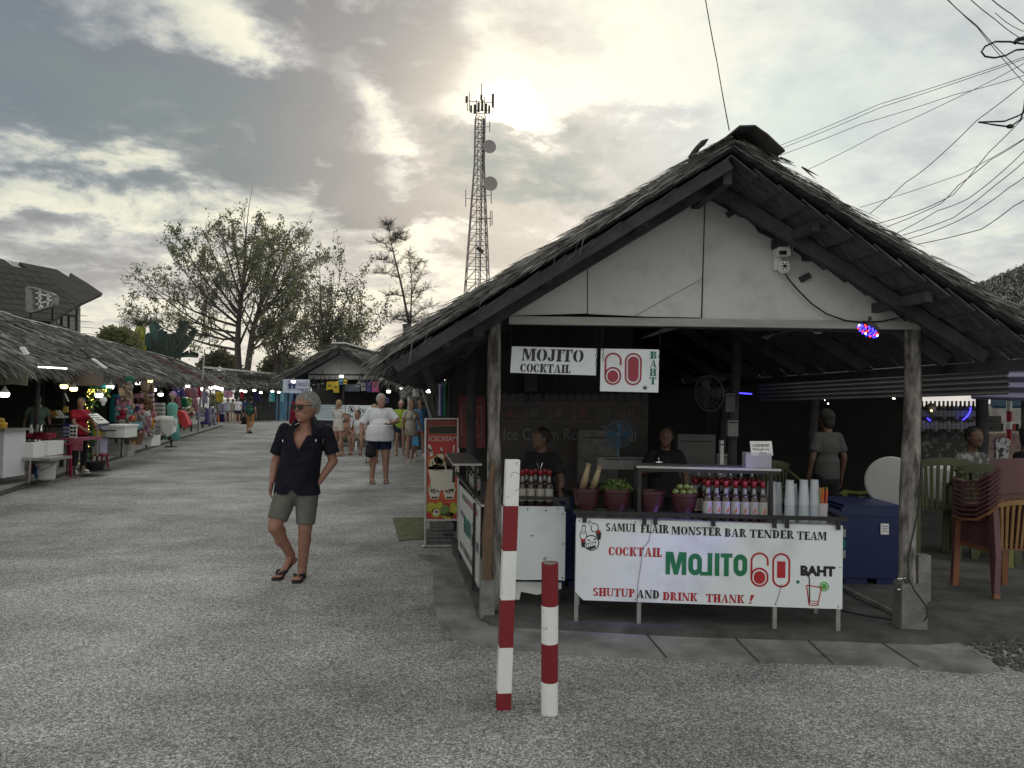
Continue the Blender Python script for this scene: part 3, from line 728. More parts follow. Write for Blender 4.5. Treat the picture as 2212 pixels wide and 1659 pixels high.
v, f = shapes([stadp(.77, .1, .022, .022*1)] + [[(.77+.05*math.cos(R(a)), .1+.07*math.sin(R(a))), (.77+.02*math.cos(R(a-22)), .1+.03*math.sin(R(a-22))), (.77+.02*math.cos(R(a+22)), .1+.03*math.sin(R(a+22)))] for a in range(0, 360, 45)])
m = MB(); m.add([o+ex*a+ez*b+lf for a, b in v], f); m.build('flower_mark', BLACK, p)
m = MB()
for x, ya, yb in ((1299, 706, 756), (1303, 706, 780), (1425, 707, 800)): chain(m, FP(x, ya, -.03), FP(x, yb, -.03))
m.build('chain', METD, t)

# ------------------------------------------------------------------ stage lamp, bulb
LD = 5.22
led = thing('stage_light', P(1875, 714, LD), 'round stage lamp with glowing blue and red diodes under the gable', 'lamp')
cn = (P(1560, 1200, 5.0)-P(1875, 714, LD)).normalized(); rot = cn.to_track_quat('Z', 'Y').to_matrix()
m = MB(); m.lathe(P(1875, 714, LD), [(.04, -.05), (.07, -.03), (.076, 0)], 20, ax=rot); m.tube([P(1875, 712, LD+.05), P(1880, 685, LD+.07)], .012, 6); m.build('housing', BLACK, led)
EB = mat('blue_diode', (.04, .03, 1.0), emit=5); ER = mat('red_diode', (1, .04, .03), emit=2.5); EW = mat('white_diode', (.8, .9, 1), emit=4)
m = MB(); k = 0
for ring, n in ((0, 1), (.027, 6), (.05, 12), (.068, 16)):
    for i in range(n):
        a = 2*math.pi*i/max(n, 1)+ring*9; q = P(1875, 714, LD) + rot @ Vector((ring*math.cos(a), ring*math.sin(a), .004))
        k += 1; m.ell(q, .0068, 8, 5, mi=(1 if k % 4 == 1 else (2 if k % 9 == 5 else 0)))
m.build('diode', [EB, ER, EW], led)
sl = bpy.data.lights.new('stage_light_beam', 'SPOT'); sl.energy = 110; sl.color = (.35, .28, 1); sl.spot_size = R(27); sl.spot_blend = .9; sl.shadow_soft_size = .07
slo = bpy.data.objects.new('stage_light_beam', sl); COL.objects.link(slo); slo.location = P(1875, 714, LD) + cn*.03
slo.rotation_euler = (P(1510, 1110, 5.8)-P(1875, 714, LD)).to_track_quat('-Z', 'Y').to_euler()
lb = thing('ceiling_lamp', P(1767, 712, 6.3), 'unlit round white bulb under the beam', 'lamp')
m = MB(); m.lathe(P(1767, 712, 6.3), [(.004, -.035), (.03, -.03), (.045, -.01), (.04, .012), (.015, .03), (.012, .06)], 16); m.build('bulb', mat('unlit_bulb', (.6, .6, .58), .4, .05), lb, smooth=True)
m = MB(); m.tube([P(1767, 706, 6.3), P(1700, 700, 6.3), P(1640, 704, 6.3)], .004, 5); m.build('wire', CABLE, lb)

# ------------------------------------------------------------------ main bar cart
TL, TR = P(1245, 1118, 5.79), P(1820, 1133.5, 5.66)
zt = (TL.z+TR.z)/2; TL.z = TR.z = zt; ZB = .245
CE = (TR-TL); CW = CE.length; CE.normalize(); CN = Vector((-CE.y, CE.x, 0))
def C(u, v, z): return Vector((TL.x, TL.y, 0)) + CE*u + CN*v + Vector((0, 0, z))
cart = thing('bar_cart', C(CW/2, .25, .08), 'long metal bar cart with white front banner advertising cocktails', 'bar cart')
CT = zt+.0
m = MB(); m.box(C(CW/2, .275, CT-.012), (CW-.01, .53, .022), rz=-math.atan2(-CE.y, CE.x)); m.build('counter_top', METL, cart)
CRZ = math.atan2(CE.y, CE.x)
for u in (.01, CW*.245, CW*.755, CW-.02):
    m = MB(); m.box(C(u, .03, (.08+CT-.03)/2), (.03, .03, CT-.11), rz=CRZ); m.build('leg', METL, cart)
for u in (.03, CW-.03):
    m = MB(); m.box(C(u, .5, (.08+CT-.03)/2), (.03, .03, CT-.11), rz=CRZ); m.build('leg', METL, cart)
m = MB(); m.beam(C(0, .5, .32), C(CW, .5, .32), .025, .025); m.beam(C(0, .04, .32), C(CW, .04, .32), .025, .025); m.beam(C(.01, .04, .32), C(.01, .5, .32), .025, .025); m.beam(C(CW-.01, .04, .32), C(CW-.01, .5, .32), .025, .025); m.build('lower_frame', METD, cart)
m = MB(); m.beam(C(-.02, -.03, CT+.045), C(CW+.02, -.03, CT+.045), .03, .028); m.beam(C(-.01, -.03, CT+.045), C(-.01, .5, CT+.045), .03, .025); m.beam(C(CW+.01, -.03, CT+.045), C(CW+.01, .5, CT+.045), .03, .025)
for u in (.06, .5, .58, 1.0, 1.44, 1.53, 1.92): m.box(C(min(u, CW-.04), -.028, CT+.005), (.03, .012, .075), rz=CRZ)
m.build('rail', METD, cart)
m = MB(); ch = .06
m.prism([C(0, -.003, ZB+ch), C(ch, -.003, ZB), C(CW, -.003, ZB), C(CW, -.003, CT-.005), C(0, -.003, CT-.005)], CN*-.005)
ban = m.build('banner', WHITE, cart)
bo, bx, bz, bl = C(0, -.008, ZB), CE*CW, Vector((0, 0, CT-.005-ZB)), CN*-.002
def bt(s, box, ma, tx=None): return letters(ban, tx or stencil(s), bo, bx, bz, box, ma, bl)
# word boxes: x and width across the banner, z and height up it (fractions)
bt('SAMUI', (.113, .853, .113, .10), BLACK); bt('FLAIR', (.246, .848, .108, .10), BLACK)
bt('MONSTER', (.363, .836, .188, .10), BLACK); bt('BAR', (.562, .828, .082, .10), BLACK)
bt('TENDER', (.656, .825, .165, .10), BLACK); bt('TEAM', (.832, .818, .109, .10), BLACK)
bt('COCKTAIL', (.125, .558, .203, .108), REDL)
# block letters with a mirrored L for the J
blk = shapes([rect(0, 0, .22, 1), [(.22, 1), (.36, 1), (.5, .42), (.5, 0), (.40, 0), (.22, .62)], [(.5, .42), (.64, 1), (.78, 1), (.78, .62), (.60, 0), (.5, 0)], rect(.78, 0, 1.0, 1)]
    + ringp(1.42, .48, .33, .48, .23, 0) + [rect(1.66, 0, 2.02, .16), [(1.66, .16), (1.66, .24), (1.8, .16)], rect(2.02, 0, 2.24, 1), rect(2.36, 0, 2.58, 1), rect(2.64, .82, 3.2, 1), rect(2.80, 0, 3.03, .82)]
    + ringp(3.58, .5, .33, .48, .23, 0))
bt('', (.342, .35, .306, .275), GRNL, blk)
sixty(ban, bo, bx, bz, bl, .660, .235, .415, REDL, True)
v, f = shapes([stadp(.836, .31, .0065, .0065*1)]); m = MB(); m.add([bo + CE*(.836*CW + (a-.836)*CW) + Vector((0, 0, .31*bz.z + (b-.31)*CW)) + bl for a, b in v], f); m.build('dot', GRNL, ban)
BOLD = text_polys('BAHT', .06)
bt('', (.845, .385, .128, .125), BLACK, BOLD)
bt('SHUTUP', (.068, .058, .158, .10), REDL); bt('AND', (.234, .05, .085, .10), BLACK)
bt('DRINK', (.333, .035, .130, .10), REDL); bt('THANK', (.496, .03, .142, .10), REDL); bt('!', (.655, .03, .022, .105), REDL)
# cocktail glass drawing with straw and lime slice
def bpoly(polys, ma, nm, ox, oz, s, lift=1.0):
    v, f = shapes(polys); m = MB(); m.add([bo + CE*(ox*CW + a*s) + Vector((0, 0, oz*bz.z + b*s)) + bl*lift for a, b in v], f); return m.build(nm, ma, ban)
def seg(x0, y0, x1, y1, w):
    d = math.hypot(x1-x0, y1-y0); a, b = -(y1-y0)/d*w/2, (x1-x0)/d*w/2
    return [(x0+a, y0+b), (x0-a, y0-b), (x1-a, y1-b), (x1+a, y1+b)]
bpoly([seg(0, .9, .12, 0, .05), seg(.5, 0, .66, .82, .05), seg(.0, .9, .66, .82, .05), seg(.12, .0, .5, 0, .04), seg(.1, .1, .5, .08, .03), seg(.09, .2, .53, .18, .03)], REDL, 'glass_drawing', .868, .035, .16)
bpoly([seg(.14, .12, .12, 1.25, .05), seg(.12, 1.25, -.16, 1.52, .05)], BLACK, 'straw_drawing', .868, .035, .16, 1.3)
bpoly(ringp(.78, .86, .22, .22, .05, 0, 20) + [seg(.78, .86, .78+.2*math.cos(R(a)), .86+.2*math.sin(R(a)), .03) for a in range(0, 360, 60)] + [stadp(.78, .86, .13, .13, 14)], mat('lime_lettering', (.1, .4, .08), .5, .2), 'lime_drawing', .868, .035, .16, .8)
# small grinning face emblem between two gloved hands
E = (.010, .60, .225)
bpoly([stadp(.42, .28, .26, .26), stadp(.15, .52, .12, .15), stadp(.52, .78, .13, .15), seg(.15, .55, .17, .85, .12), seg(.45, .86, .33, .98, .10)], BLACK, 'emblem_outline', E[0], E[1], E[2], 1.0)
bpoly([stadp(.42, .28, .225, .225), stadp(.15, .52, .095, .12), stadp(.52, .78, .1, .12), seg(.15, .55, .168, .82, .075), seg(.45, .85, .345, .965, .06)], WHITE, 'emblem_face', E[0], E[1], E[2], 1.6)
bpoly([[(.08, .36), (.24, .34), (.2, .12), (.1, .14)], [(.62, .72), (.74, .62), (.72, .4), (.64, .38), (.56, .6)], [(.24, .26), (.58, .34), (.56, .12), (.4, .06), (.28, .1)], [(.28, .40), (.42, .36), (.30, .34)], [(.46, .38), (.58, .46), (.56, .38)]], BLACK, 'emblem_sleeves', E[0], E[1], E[2], 2.2)
bpoly([[(.07, .40), (.22, .38), (.22, .30), (.08, .32)], [(.58, .66), (.68, .72), (.73, .66), (.63, .58)]], REDL, 'emblem_cuffs', E[0], E[1], E[2], 2.8)
bpoly([[(.28+.06*k, .13+.016*k), (.325+.06*k, .14+.016*k), (.33+.055*k, .27+.01*k), (.285+.055*k, .255+.01*k)] for k in range(5)], WHITE, 'emblem_teeth', E[0], E[1], E[2], 2.9)
m = MB()
for pts in ([(.287, 1), (.283, .85), (.278, .75), (.268, .7), (.255, .67), (.25, .5), (.245, .38), (.238, .2), (.236, .0)], [(.775, .28), (.77, .2), (.76, .08), (.752, .04)]):
    m.tube([bo + bx*a + bz*b + bl*2 for a, b in pts], .0016, 4)
m.build('crack', SEAM, ban)
for a, b in ((.01, .97), (.225, .97), (.755, .95), (.985, .97), (.985, .03), (.755, .03), (.23, .03), (.99, .5)):
    m = MB(); m.lathe(bo + bx*a + bz*b + bl, [(.005, 0), (.003, .004)], 8, ax=yx); m.build('screw', METD, ban)
# raised shelf
SZ = 1.235
u0, u1 = CW*.238, CW*.775
m = MB(); m.box(C((u0+u1)/2, .22, SZ), (u1-u0+.03, .30, .016), rz=CRZ); shf = m.build('upper_shelf', METL, cart)
m = MB()
for u in (u0+.01, CW*.745): m.box(C(u, .08, (CT+SZ)/2), (.028, .028, SZ-CT-.02), rz=CRZ); m.box(C(u, .36, (CT+SZ)/2), (.028, .028, SZ-CT-.02), rz=CRZ)
m.beam(C(u0, .085, SZ-.022), C(u1, .085, SZ-.022), .025, .022); m.build('shelf_post', METD, cart)

# ------------------------------------------------------------------ things on the carts
GLASS = mat('dark_rum_glass', (.03, .018, .012), .12, .2, 10, spec=.7); CLEARG = mat('clear_bottle_neck', (.22, .23, .22), .15, .2, 8, spec=.8)
LAB = mat('bottle_label', (.34, .34, .32), .6, .15, 40); CAPM = mat('red_cap', (.22, .012, .022), .4, .15, 30); LABR = mat('label_red_mark', (.5, .1, .03), .6, .4, 50)
def bottle_root(label, group, loc):
    b = thing('rum_bottle', loc, label, 'bottle', group)
    m = MB(); m.lathe((0, 0, 0), [(.030, 0), (.033, .006), (.033, .165), (.030, .178), (.020, .195)], 14); m.build('glass_body', GLASS, b, smooth=True, local=True)
    m = MB(); m.lathe((0, 0, 0), [(.020, .195), (.0135, .215), (.0125, .262), (.0145, .266)], 12); m.build('neck', CLEARG, b, smooth=True, local=True)
    m = MB(); m.lathe((0, 0, 0), [(.0338, .048), (.0338, .145)], 16); m.quad((-.004, -.0345, .062), (.014, -.0345, .07), (.018, -.0335, .112), (.004, -.0345, .085), 1)
    m.build('label_band', [LAB, LABR], b, local=True)
    m = MB(); m.lathe((0, 0, 0), [(.016, .245), (.0165, .288), (.013, .292)], 12); m.build('cap', CAPM, b, smooth=True, local=True)
    return b
bg0 = 'rum bottles packed in rows on the main bar cart'
rowx = [1.005, 1.075, 1.145, 1.215, 1.285, 1.355, 1.425]
cols_ = ['first', 'second', 'third', 'fourth', 'fifth', 'sixth', 'seventh', 'extra']; rown = ['front row', 'second row', 'third row', 'fourth row', 'rear row']
def blab(i, j): return 'red capped rum bottle, %s from the left in the %s' % (cols_[i], rown[j]) if i < 7 else 'red capped rum bottle sticking out left of the %s' % rown[j]
root = None
for j in range(5):
    for i in range(7 if j < 2 else 8):
        loc = C(((rowx+[.945])[i]+ (.018 if j % 2 else 0) + rnd.uniform(-.006, .006))*CW/1.97*.985, .045+j*.088, CT)
        lab = blab(i, j)
        if root is None: root = bottle_root(lab, bg0, loc)
        else: dup(root, loc, lab, rz=rnd.uniform(-.4, .4))
# pourer spouts row at the back
m0 = None
for i in range(6):
    loc = C((1.0+.085*i)*CW/1.97, .50, CT)
    if m0 is None:
        m0 = thing('spirit_bottle', loc, 'clear spirit bottle with steel pourer, first of the back line', 'bottle', 'spirit bottles with pourers behind the rum')
        m = MB(); m.lathe((0, 0, 0), [(.034, 0), (.034, .19), (.014, .235), (.014, .30)], 12); m.build('glass_body', CLEARG, m0, smooth=True, local=True)
        m = MB(); m.lathe((0, 0, .30), [(.010, 0), (.005, .015), (.004, .05)], 8); m.build('pourer', STEEL, m0, local=True)
    else: dup(m0, loc, 'clear spirit bottle with steel pourer, %s of the back line' % cols_[i])
CLAY = mat('dark_red_clay', (.055, .014, .018), .4, .2, 8, .1, 20); CLAYD = mat('pot_foot', (.03, .025, .025), .6, .1)
def pot(u, v, r, h, label):
    t = thing('clay_pot', C(u, v, CT), label, 'pot', 'clay pots on the bar cart')
    m = MB(); m.lathe(C(u, v, CT), [(r*.55, .015), (r*.62, .03), (r*.88, h*.45), (r*.98, h*.75), (r*1.0, h*.86), (r*1.07, h*.88), (r*1.07, h), (r*.93, h), (r*.9, h*.85), (r*.02, h*.8)], 24); m.build('bowl', CLAY, t, smooth=False)
    m = MB(); m.lathe(C(u, v, CT), [(r*.72, 0), (r*.7, .015), (r*.5, .02)], 20); m.build('foot_ring', CLAYD, t)
    return t
px = lambda x: (x-1245)/575*CW*1.0
pot(px(1268), .15, .10, .205, 'leftmost clay pot holding two wooden pestles'); pot(px(1335), .15, .108, .21, 'clay pot heaped with green mint leaves')
pot(px(1413), .15, .098, .20, 'empty looking clay pot beside the shelf post'); pot(px(1486), .13, .098, .19, 'clay pot filled with green limes')
BAM = mat('bamboo_wood', (.27, .21, .13), .6, .2, 12, .2, 40, stretch=(1, 1, .3))
for k, (a, b, nm) in enumerate((((1259, 1055), (1271, 1005), 'left'), ((1281, 1055), (1295, 1010), 'right'))):
    t = thing('pestle', P(*a, 5.95), 'pale wooden pestle, the %s of two standing in the pot' % nm, 'pestle', 'wooden pestles in the pot')
    m = MB(); A_, B_ = P(a[0], a[1], 5.95), P(b[0], b[1], 5.9); m.tube([A_, A_.lerp(B_, .5), B_], [.030, .024, .016], 10); m.build('shaft', BAM, t, smooth=True)
    m = MB(); m.tube([B_, B_+(B_-A_).normalized()*.012], [.021, .021], 10); m.build('rim', BAM, t)
m = MB(); rr = random.Random(5); MC = C(px(1335), .15, CT+.215)
for i in range(420):
    a = rr.random()*6.28; q = math.sqrt(rr.random()); p = MC + Vector((math.cos(a)*q*.115, math.sin(a)*q*.1, (1-q*q)*.075*rr.uniform(.4, 1.1)-.02))
    d = Vector((rr.uniform(-1, 1), rr.uniform(-1, 1), rr.uniform(-.3, 1))).normalized(); s = d.orthogonal().normalized()*.012; L_ = .03
    m.add([p, p+d*L_*.5+s, p+d*L_, p+d*L_*.5-s], [(0, 1, 2, 3)], rr.choice((0, 0, 1)))
m.build('mint_bunch', [mat('mint_leaf', (.10, .15, .035), .6, .3, 20), mat('mint_leaf_dark', (.05, .09, .025), .6, .3, 20)], label='heap of fresh green mint leaves in a clay pot', cat='mint')
LIM = mat('lime_skin', (.13, .17, .03), .4, .25, 30, .1, 120); limer = None
LC = C(px(1486), .13, CT+.19)
for k, (a, b, c_) in enumerate(((-.07, -.03, .0), (-.022, -.055, .0), (.028, -.055, .0), (.073, -.02, .0), (-.05, .035, .0), (0, .0, .005), (.05, .04, .0), (-.035, -.01, .036), (.012, -.02, .038), (.05, -.005, .03), (.02, .03, .036))):
    words = ['left edge', 'front left', 'front middle', 'right edge', 'back left', 'centre', 'back right', 'upper left', 'topmost middle', 'upper right', 'upper back']
    loc = LC + Vector((a, b, c_+.008)); lab = 'green lime at the %s of the heap in its clay pot' % words[k]
    m = MB(); m.ell((0, 0, 0), (.0265, .025, .023), 12, 8); 
    if limer is None: limer = m.build('lime', LIM, smooth=True, label=lab, cat='lime', group='limes in the clay pot'); limer.location = loc
    else: dup(limer, loc, lab, rz=rnd.random()*3)
# bell, tip box
bl_ = thing('counter_bell', P(1431, 1003, 5.85), 'chrome call bell with a black base on the shelf', 'bell')
bb = C(px(1431), .2, SZ+.009)
m = MB(); m.lathe(bb, [(.042, 0), (.040, .012), (.034, .014)], 20); m.build('base', BLACK, bl_)
m = MB(); m.lathe(bb, [(.035, .016), (.033, .026), (.024, .036), (.010, .041), (.003, .042)], 20); m.build('dome', STEEL, bl_, smooth=True)
m = MB(); m.lathe(bb, [(.004, .04), (.004, .052), (.006, .056)], 8); m.build('plunger', STEEL, bl_)
tb = C(px(1652), .22, SZ+.009)
ACR = mat('clear_acrylic', (.60, .57, .68), .15, .05, 3, alpha=.45, spec=.8)
t = thing('tip_box', tb, 'clear plastic tip box with a handwritten card on the shelf', 'tip box')
m = MB()
for du, dv, sx, sy in ((0, -.06, .19, .005), (0, .06, .19, .005), (-.093, 0, .005, .115), (.093, 0, .005, .115)): m.box(tb + CE*du + CN*dv + Vector((0, 0, .055)), (sx, sy, .11), rz=CRZ)
m.box(tb+Vector((0, 0, .003)), (.18, .11, .005), rz=CRZ); m.build('box', ACR, t)
q = [P(x, y, 5.86) for x, y in ((1620, 953), (1667, 953), (1670, 984), (1623, 985))]
m = MB(); m.prism(q, (0, .004, 0)); cd = m.build('card', WHITEP, t)
for s, bx4 in (('I LOVE MONEY', (.1, .62, .78, .19)), ('Please give me', (.1, .36, .74, .17)), ('Thank', (.42, .12, .3, .16))):
    letters(cd, text_polys(s, .01), q[3], q[1]-q[0], q[0]-q[3], bx4, BLACK, Vector((0, -.002, 0)))
# plastic cups in stacks, straws
CUP = mat('frosted_plastic_cup', (.62, .66, .72), .3, .06, 60, alpha=.62, spec=.6, stretch=(.2, .2, 6))
cs = None
for k, (x, hgt, v, nm) in enumerate(((1679, .245, .14, 'short stack beside the shelf post'), (1697, .235, .2, 'second short stack, behind the tall one'), (1716, .262, .10, 'tall stack nearest the shelf post'), (1733, .225, .22, 'short stack between the two tall ones'), (1748, .265, .12, 'middle tall stack'), (1760, .215, .24, 'short stack behind the last tall one'), (1773, .266, .14, 'tall stack nearest the straws'))):
    t = thing('cup_stack', C(px(x), v, CT), 'clear plastic cups, %s' % nm, 'cup stack', 'stacks of clear plastic cups')
    m = MB(); prof = [(.040, 0)]; z = .0
    nr = 14
    for i in range(nr): prof += [(.0425 - .0005*i, .004+i*.0075), (.0395 - .0005*i, .007+i*.0075)]
    prof += [(.038, .125), (.028, hgt+.045)]
    m.lathe(C(px(x), v, CT), prof, 18); m.build('nested_cups', CUP, t, smooth=False)
t = thing('straw_holder', C(px(1790), .12, CT), 'plastic cup holding red, yellow and orange straws', 'straw holder')
m = MB(); m.lathe(C(px(1790), .12, CT), [(.028, 0), (.036, .14)], 16); m.build('cup', CUP, t)
SC_ = [mat('straw_red', (.5, .04, .05), .4, 0), mat('straw_yellow', (.6, .42, .05), .4, 0), mat('straw_orange', (.55, .14, .03), .4, 0), mat('straw_green', (.1, .3, .1), .4, 0)]
for i in range(22):
    a = rr.random()*6.28; q = C(px(1790), .12, CT+.005) + Vector((math.cos(a)*.018, math.sin(a)*.018, 0)); e = q + Vector((math.cos(a)*.014, math.sin(a)*.014, rr.uniform(.22, .255)))
    m = MB(); m.tube([q, e], .0032, 6); m.build('straw', SC_[i % 4], t)

# ------------------------------------------------------------------ left cart round the corner
lc = thing('side_cart', (-.05, 6.8, .08), 'white panelled side cart behind the left post, with a slanted side banner', 'bar cart')
LT = .872
f0, f1 = P(1072, 1092, 6.22), P(1221, 1096, 6.18); f0.z = f1.z = LT
s0, s1 = Vector((-.245, 6.42, 0)), Vector((-.53, 8.1, 0))
m = MB(); m.prism([Vector((-.23, 6.3, LT-.02)), Vector((f1.x, f1.y, LT-.02)), Vector((f1.x-.05, 6.9, LT-.02)), Vector((-.05, 6.95, LT-.02)), Vector((-.2, 8.1, LT-.02)), Vector((-.5, 8.1, LT-.02))], (0, 0, .018)); m.build('counter_top', METL, lc)
m = MB(); q = [P(1066, 1093, 6.17), P(1219, 1094, 6.15), P(1219, 1105, 6.15), P(1222, 1105, 6.15), P(1220, 1254, 6.15), P(1190, 1252, 6.15), P(1130, 1253, 6.16), P(1066, 1249, 6.17)]
m.prism(q, (0, .006, 0)); fp = m.build('front_panel', WHITE, lc)
m = MB(); m.prism([P(1074, 1256, 6.25), P(1213, 1258, 6.25), P(1213, 1272, 6.25), P(1160, 1285, 6.25), P(1125, 1278, 6.25), P(1122, 1296, 6.25), P(1074, 1290, 6.25)], (0, .008, 0)); m.build('skirt_panel', WHITEP, lc)
for x, y in ((1140, 1100), (1179, 1103), (1205, 1099), (1216, 1110), (1216, 1175), (1215, 1248)): m = MB(); m.lathe(P(x, y, 6.145), [(.006, 0), (.003, .004)], 8, ax=yx); m.build('screw', METD, fp)
m = MB()
for x, y, w in ((1150, 1157, .02), (1178, 1205, .02), (1176, 1209, .022)): m.box(P(x, y, 6.148), (w, .002, .006))
m.build('scuff_marks', METD, fp)
for X, y in (((1085-1106)/FD*6.9, 6.9), ((1215-1106)/FD*6.8, 6.8), ((1215-1106)/FD*6.3, 6.3), (-.3, 6.7), (-.5, 8.05), (-.22, 8.05)):
    m = MB(); m.box((X, y, .45), (.03, .03, .76)); m.build('leg', METD, lc)
m = MB(); m.tube([P(1213, 1300, 6.4) + Vector((-.02, 0, 0)), P(1213, 1300, 6.4) + Vector((.03, 0, 0))], .05, 12); m.build('wheel', RUBB, lc)
sp = [Vector((s1.x, s1.y, .84)), Vector((s0.x, s0.y, .84)), Vector((s0.x, s0.y, .17)), Vector((s1.x, s1.y, .17))]
m = MB(); m.prism(sp, Vector((.006, .001, 0))); sb = m.build('side_banner', mat('grey_white_sheet', (.5, .5, .5), .6, .15, 3), lc)
ex, ez = sp[1]-sp[0], Vector((0, 0, .67)); lf = Vector((-.003, 0, 0))
for s, b4, ma in (('SAMUI FLAIR', (.16, .84, .34, .08), BLACK), ('MONSTER BAR', (.52, .84, .4, .08), REDL), ('COCKTAIL', (.1, .58, .22, .08), BLACK), ('SHUTUP AND DRINK THANK', (.1, .1, .7, .09), BLACK), ('BAHT', (.87, .4, .11, .12), BLACK)):
    letters(sb, stencil(s), sp[3], ex, ez, b4, ma, lf)
letters(sb, blk, sp[3], ex, ez, (.3, .4, .34, .24), TEALL, lf)
sixty(sb, sp[3], ex, ez, lf, .68, .36, .32, BLACK)
m = MB(); m.beam(Vector((-.3, 6.38, LT+.08)), Vector((-.56, 8.1, LT+.08)), .03, .03); m.beam(P(1078, 1074, 6.1), P(1228, 1078, 6.1), .028, .028); m.beam(P(1228, 1078, 6.1), P(1228, 1078, 6.1)+Vector((0, .7, 0)), .028, .028)
m.box(P(1226, 1086, 6.12), (.03, .02, .1)); m.build('rail', METD, lc)
m = MB(); SZ2 = 1.155; m.prism([Vector((-.49, 6.6, SZ2)), Vector((-.245, 6.65, SZ2)), Vector((-.44, 8.05, SZ2)), Vector((-.675, 8.0, SZ2))], (0, 0, .018)); m.build('upper_shelf', METL, lc)
m = MB()
for x, y in ((-.30, 6.72), (-.40, 7.4), (-.58, 7.95)): m.box((x, y, (LT+SZ2)/2), (.028, .028, SZ2-LT))
m.build('shelf_post', METD, lc)
for k, (x, d, nm) in enumerate(((1062+4, 6.25, 'hidden behind the post'), (1080, 6.27, 'just right of the log post'), (1132, 6.22, 'first right of the striped pole in front'), (1151, 6.22, 'second right of the striped pole in front'), (1171, 6.22, 'second from the right in front'), (1190, 6.22, 'rightmost in front'), (1120, 6.34, 'behind, close to the striped pole'), (1141, 6.34, 'first gap behind'), (1160, 6.34, 'middle gap behind'), (1180, 6.34, 'last gap behind'), (1112, 6.22, 'half hidden by the striped pole'), (1034, 6.9, 'left of the post, nearest'), (1028, 7.15, 'left of the post, second'), (1024, 7.4, 'left of the post, third'), (1019, 7.7, 'left of the post, farthest'))):
    X = (x-1106)/FD*d
    dup(root, (X, d, LT), 'red capped rum bottle on the side cart, %s' % nm, group='rum bottles on the side cart')
# ------------------------------------------------------------------ the row of thatched stalls on the left
def row_roof(parent, A, Bk, C_, D_, n, seed, redpart=None, fringe=True, th=.09, wid=.022, Lr=(.22, .5), amp=.06):
    """A,Bk ridge front/back; D_,C_ eave front/back"""
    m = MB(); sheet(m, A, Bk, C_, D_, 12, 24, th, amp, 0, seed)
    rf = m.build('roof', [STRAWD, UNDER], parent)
    m = MB(); q = random.Random(seed); A, Bk, C_, D_ = map(Vector, (A, Bk, C_, D_)); nrm = (D_-A).cross(Bk-A).normalized()
    if nrm.z < 0: nrm = -nrm
    for i in range(n):
        a, b = q.random(), q.random()
        rg = A.lerp(Bk, b); ev = D_.lerp(C_, b); p = rg.lerp(ev, a)
        down = (ev-rg).normalized(); al = (Bk-A).normalized()
        nn = mnoise.noise(Vector((p.x*1.3+seed, p.y*1.3, p.z*1.3)))*amp
        p = p + nrm*(nn + q.uniform(.0, .05))
        cl = mnoise.noise(p*1.1 + Vector((seed*3, 0, 0)))*.9
        d = down + al*(cl*.5 + q.uniform(-.35, .35)) + nrm*q.uniform(-.02, .22)
        mi = 1 if q.random() < .30+cl*.25 else 0
        if redpart and redpart(a, b) and q.random() < .6: mi = 2
        blade(m, p, d, q.uniform(*Lr), q.uniform(.5, 1.3)*wid, q, mi, .1)
    if fringe:
        for i in range(n//5):
            b = q.random(); ev = D_.lerp(C_, b); p = ev + Vector((0, 0, q.uniform(-.1, .04)))
            down = (D_-A).normalized()
            blade(m, p - down*.15, down + Vector((0, 0, q.uniform(-.7, 0))) + (Bk-A).normalized()*q.uniform(-.4, .4), q.uniform(.2, .45), q.uniform(.6, 1.4)*wid, q, q.choice((0, 1)), .2)
    m.build('straw_layer', [STRAW, STRAWL, mat('reddish_straw', (.17, .07, .07), .95, .4, 6)], rf)
    return rf
secs = [(-8, 2.2, 3.72, 2.28, 9000, 'nearest thatched food stall on the left with a worn straw roof'),
        (2.2, 6.3, 3.66, 2.30, 6000, 'thatched fruit and corn stall with the vendor in red'),
        (6.3, 12.2, 3.74, 2.34, 6500, 'thatched toy and bag stall hung with round white bulbs'),
        (12.2, 20.0, 3.78, 2.36, 6500, 'thatched hat and dress stall behind the thin leaning pole'),
        (20.0, 27.5, 3.80, 2.42, 5000, 'thatched clothes stall with reddish straw on its roof'),
        (27.5, 36, 3.86, 2.45, 4000, 'farthest thatched stall of the left row near the bend')]
TIMB = mat('stall_timber', (.10, .095, .09), .9, .4, 4)
RIDGEW = mat('white_ridge_tin', (.62, .62, .60), .6, .15, 3)
BLUEW = mat('blue_stall_wall', (.10, .22, .34), .8, .3, 2)
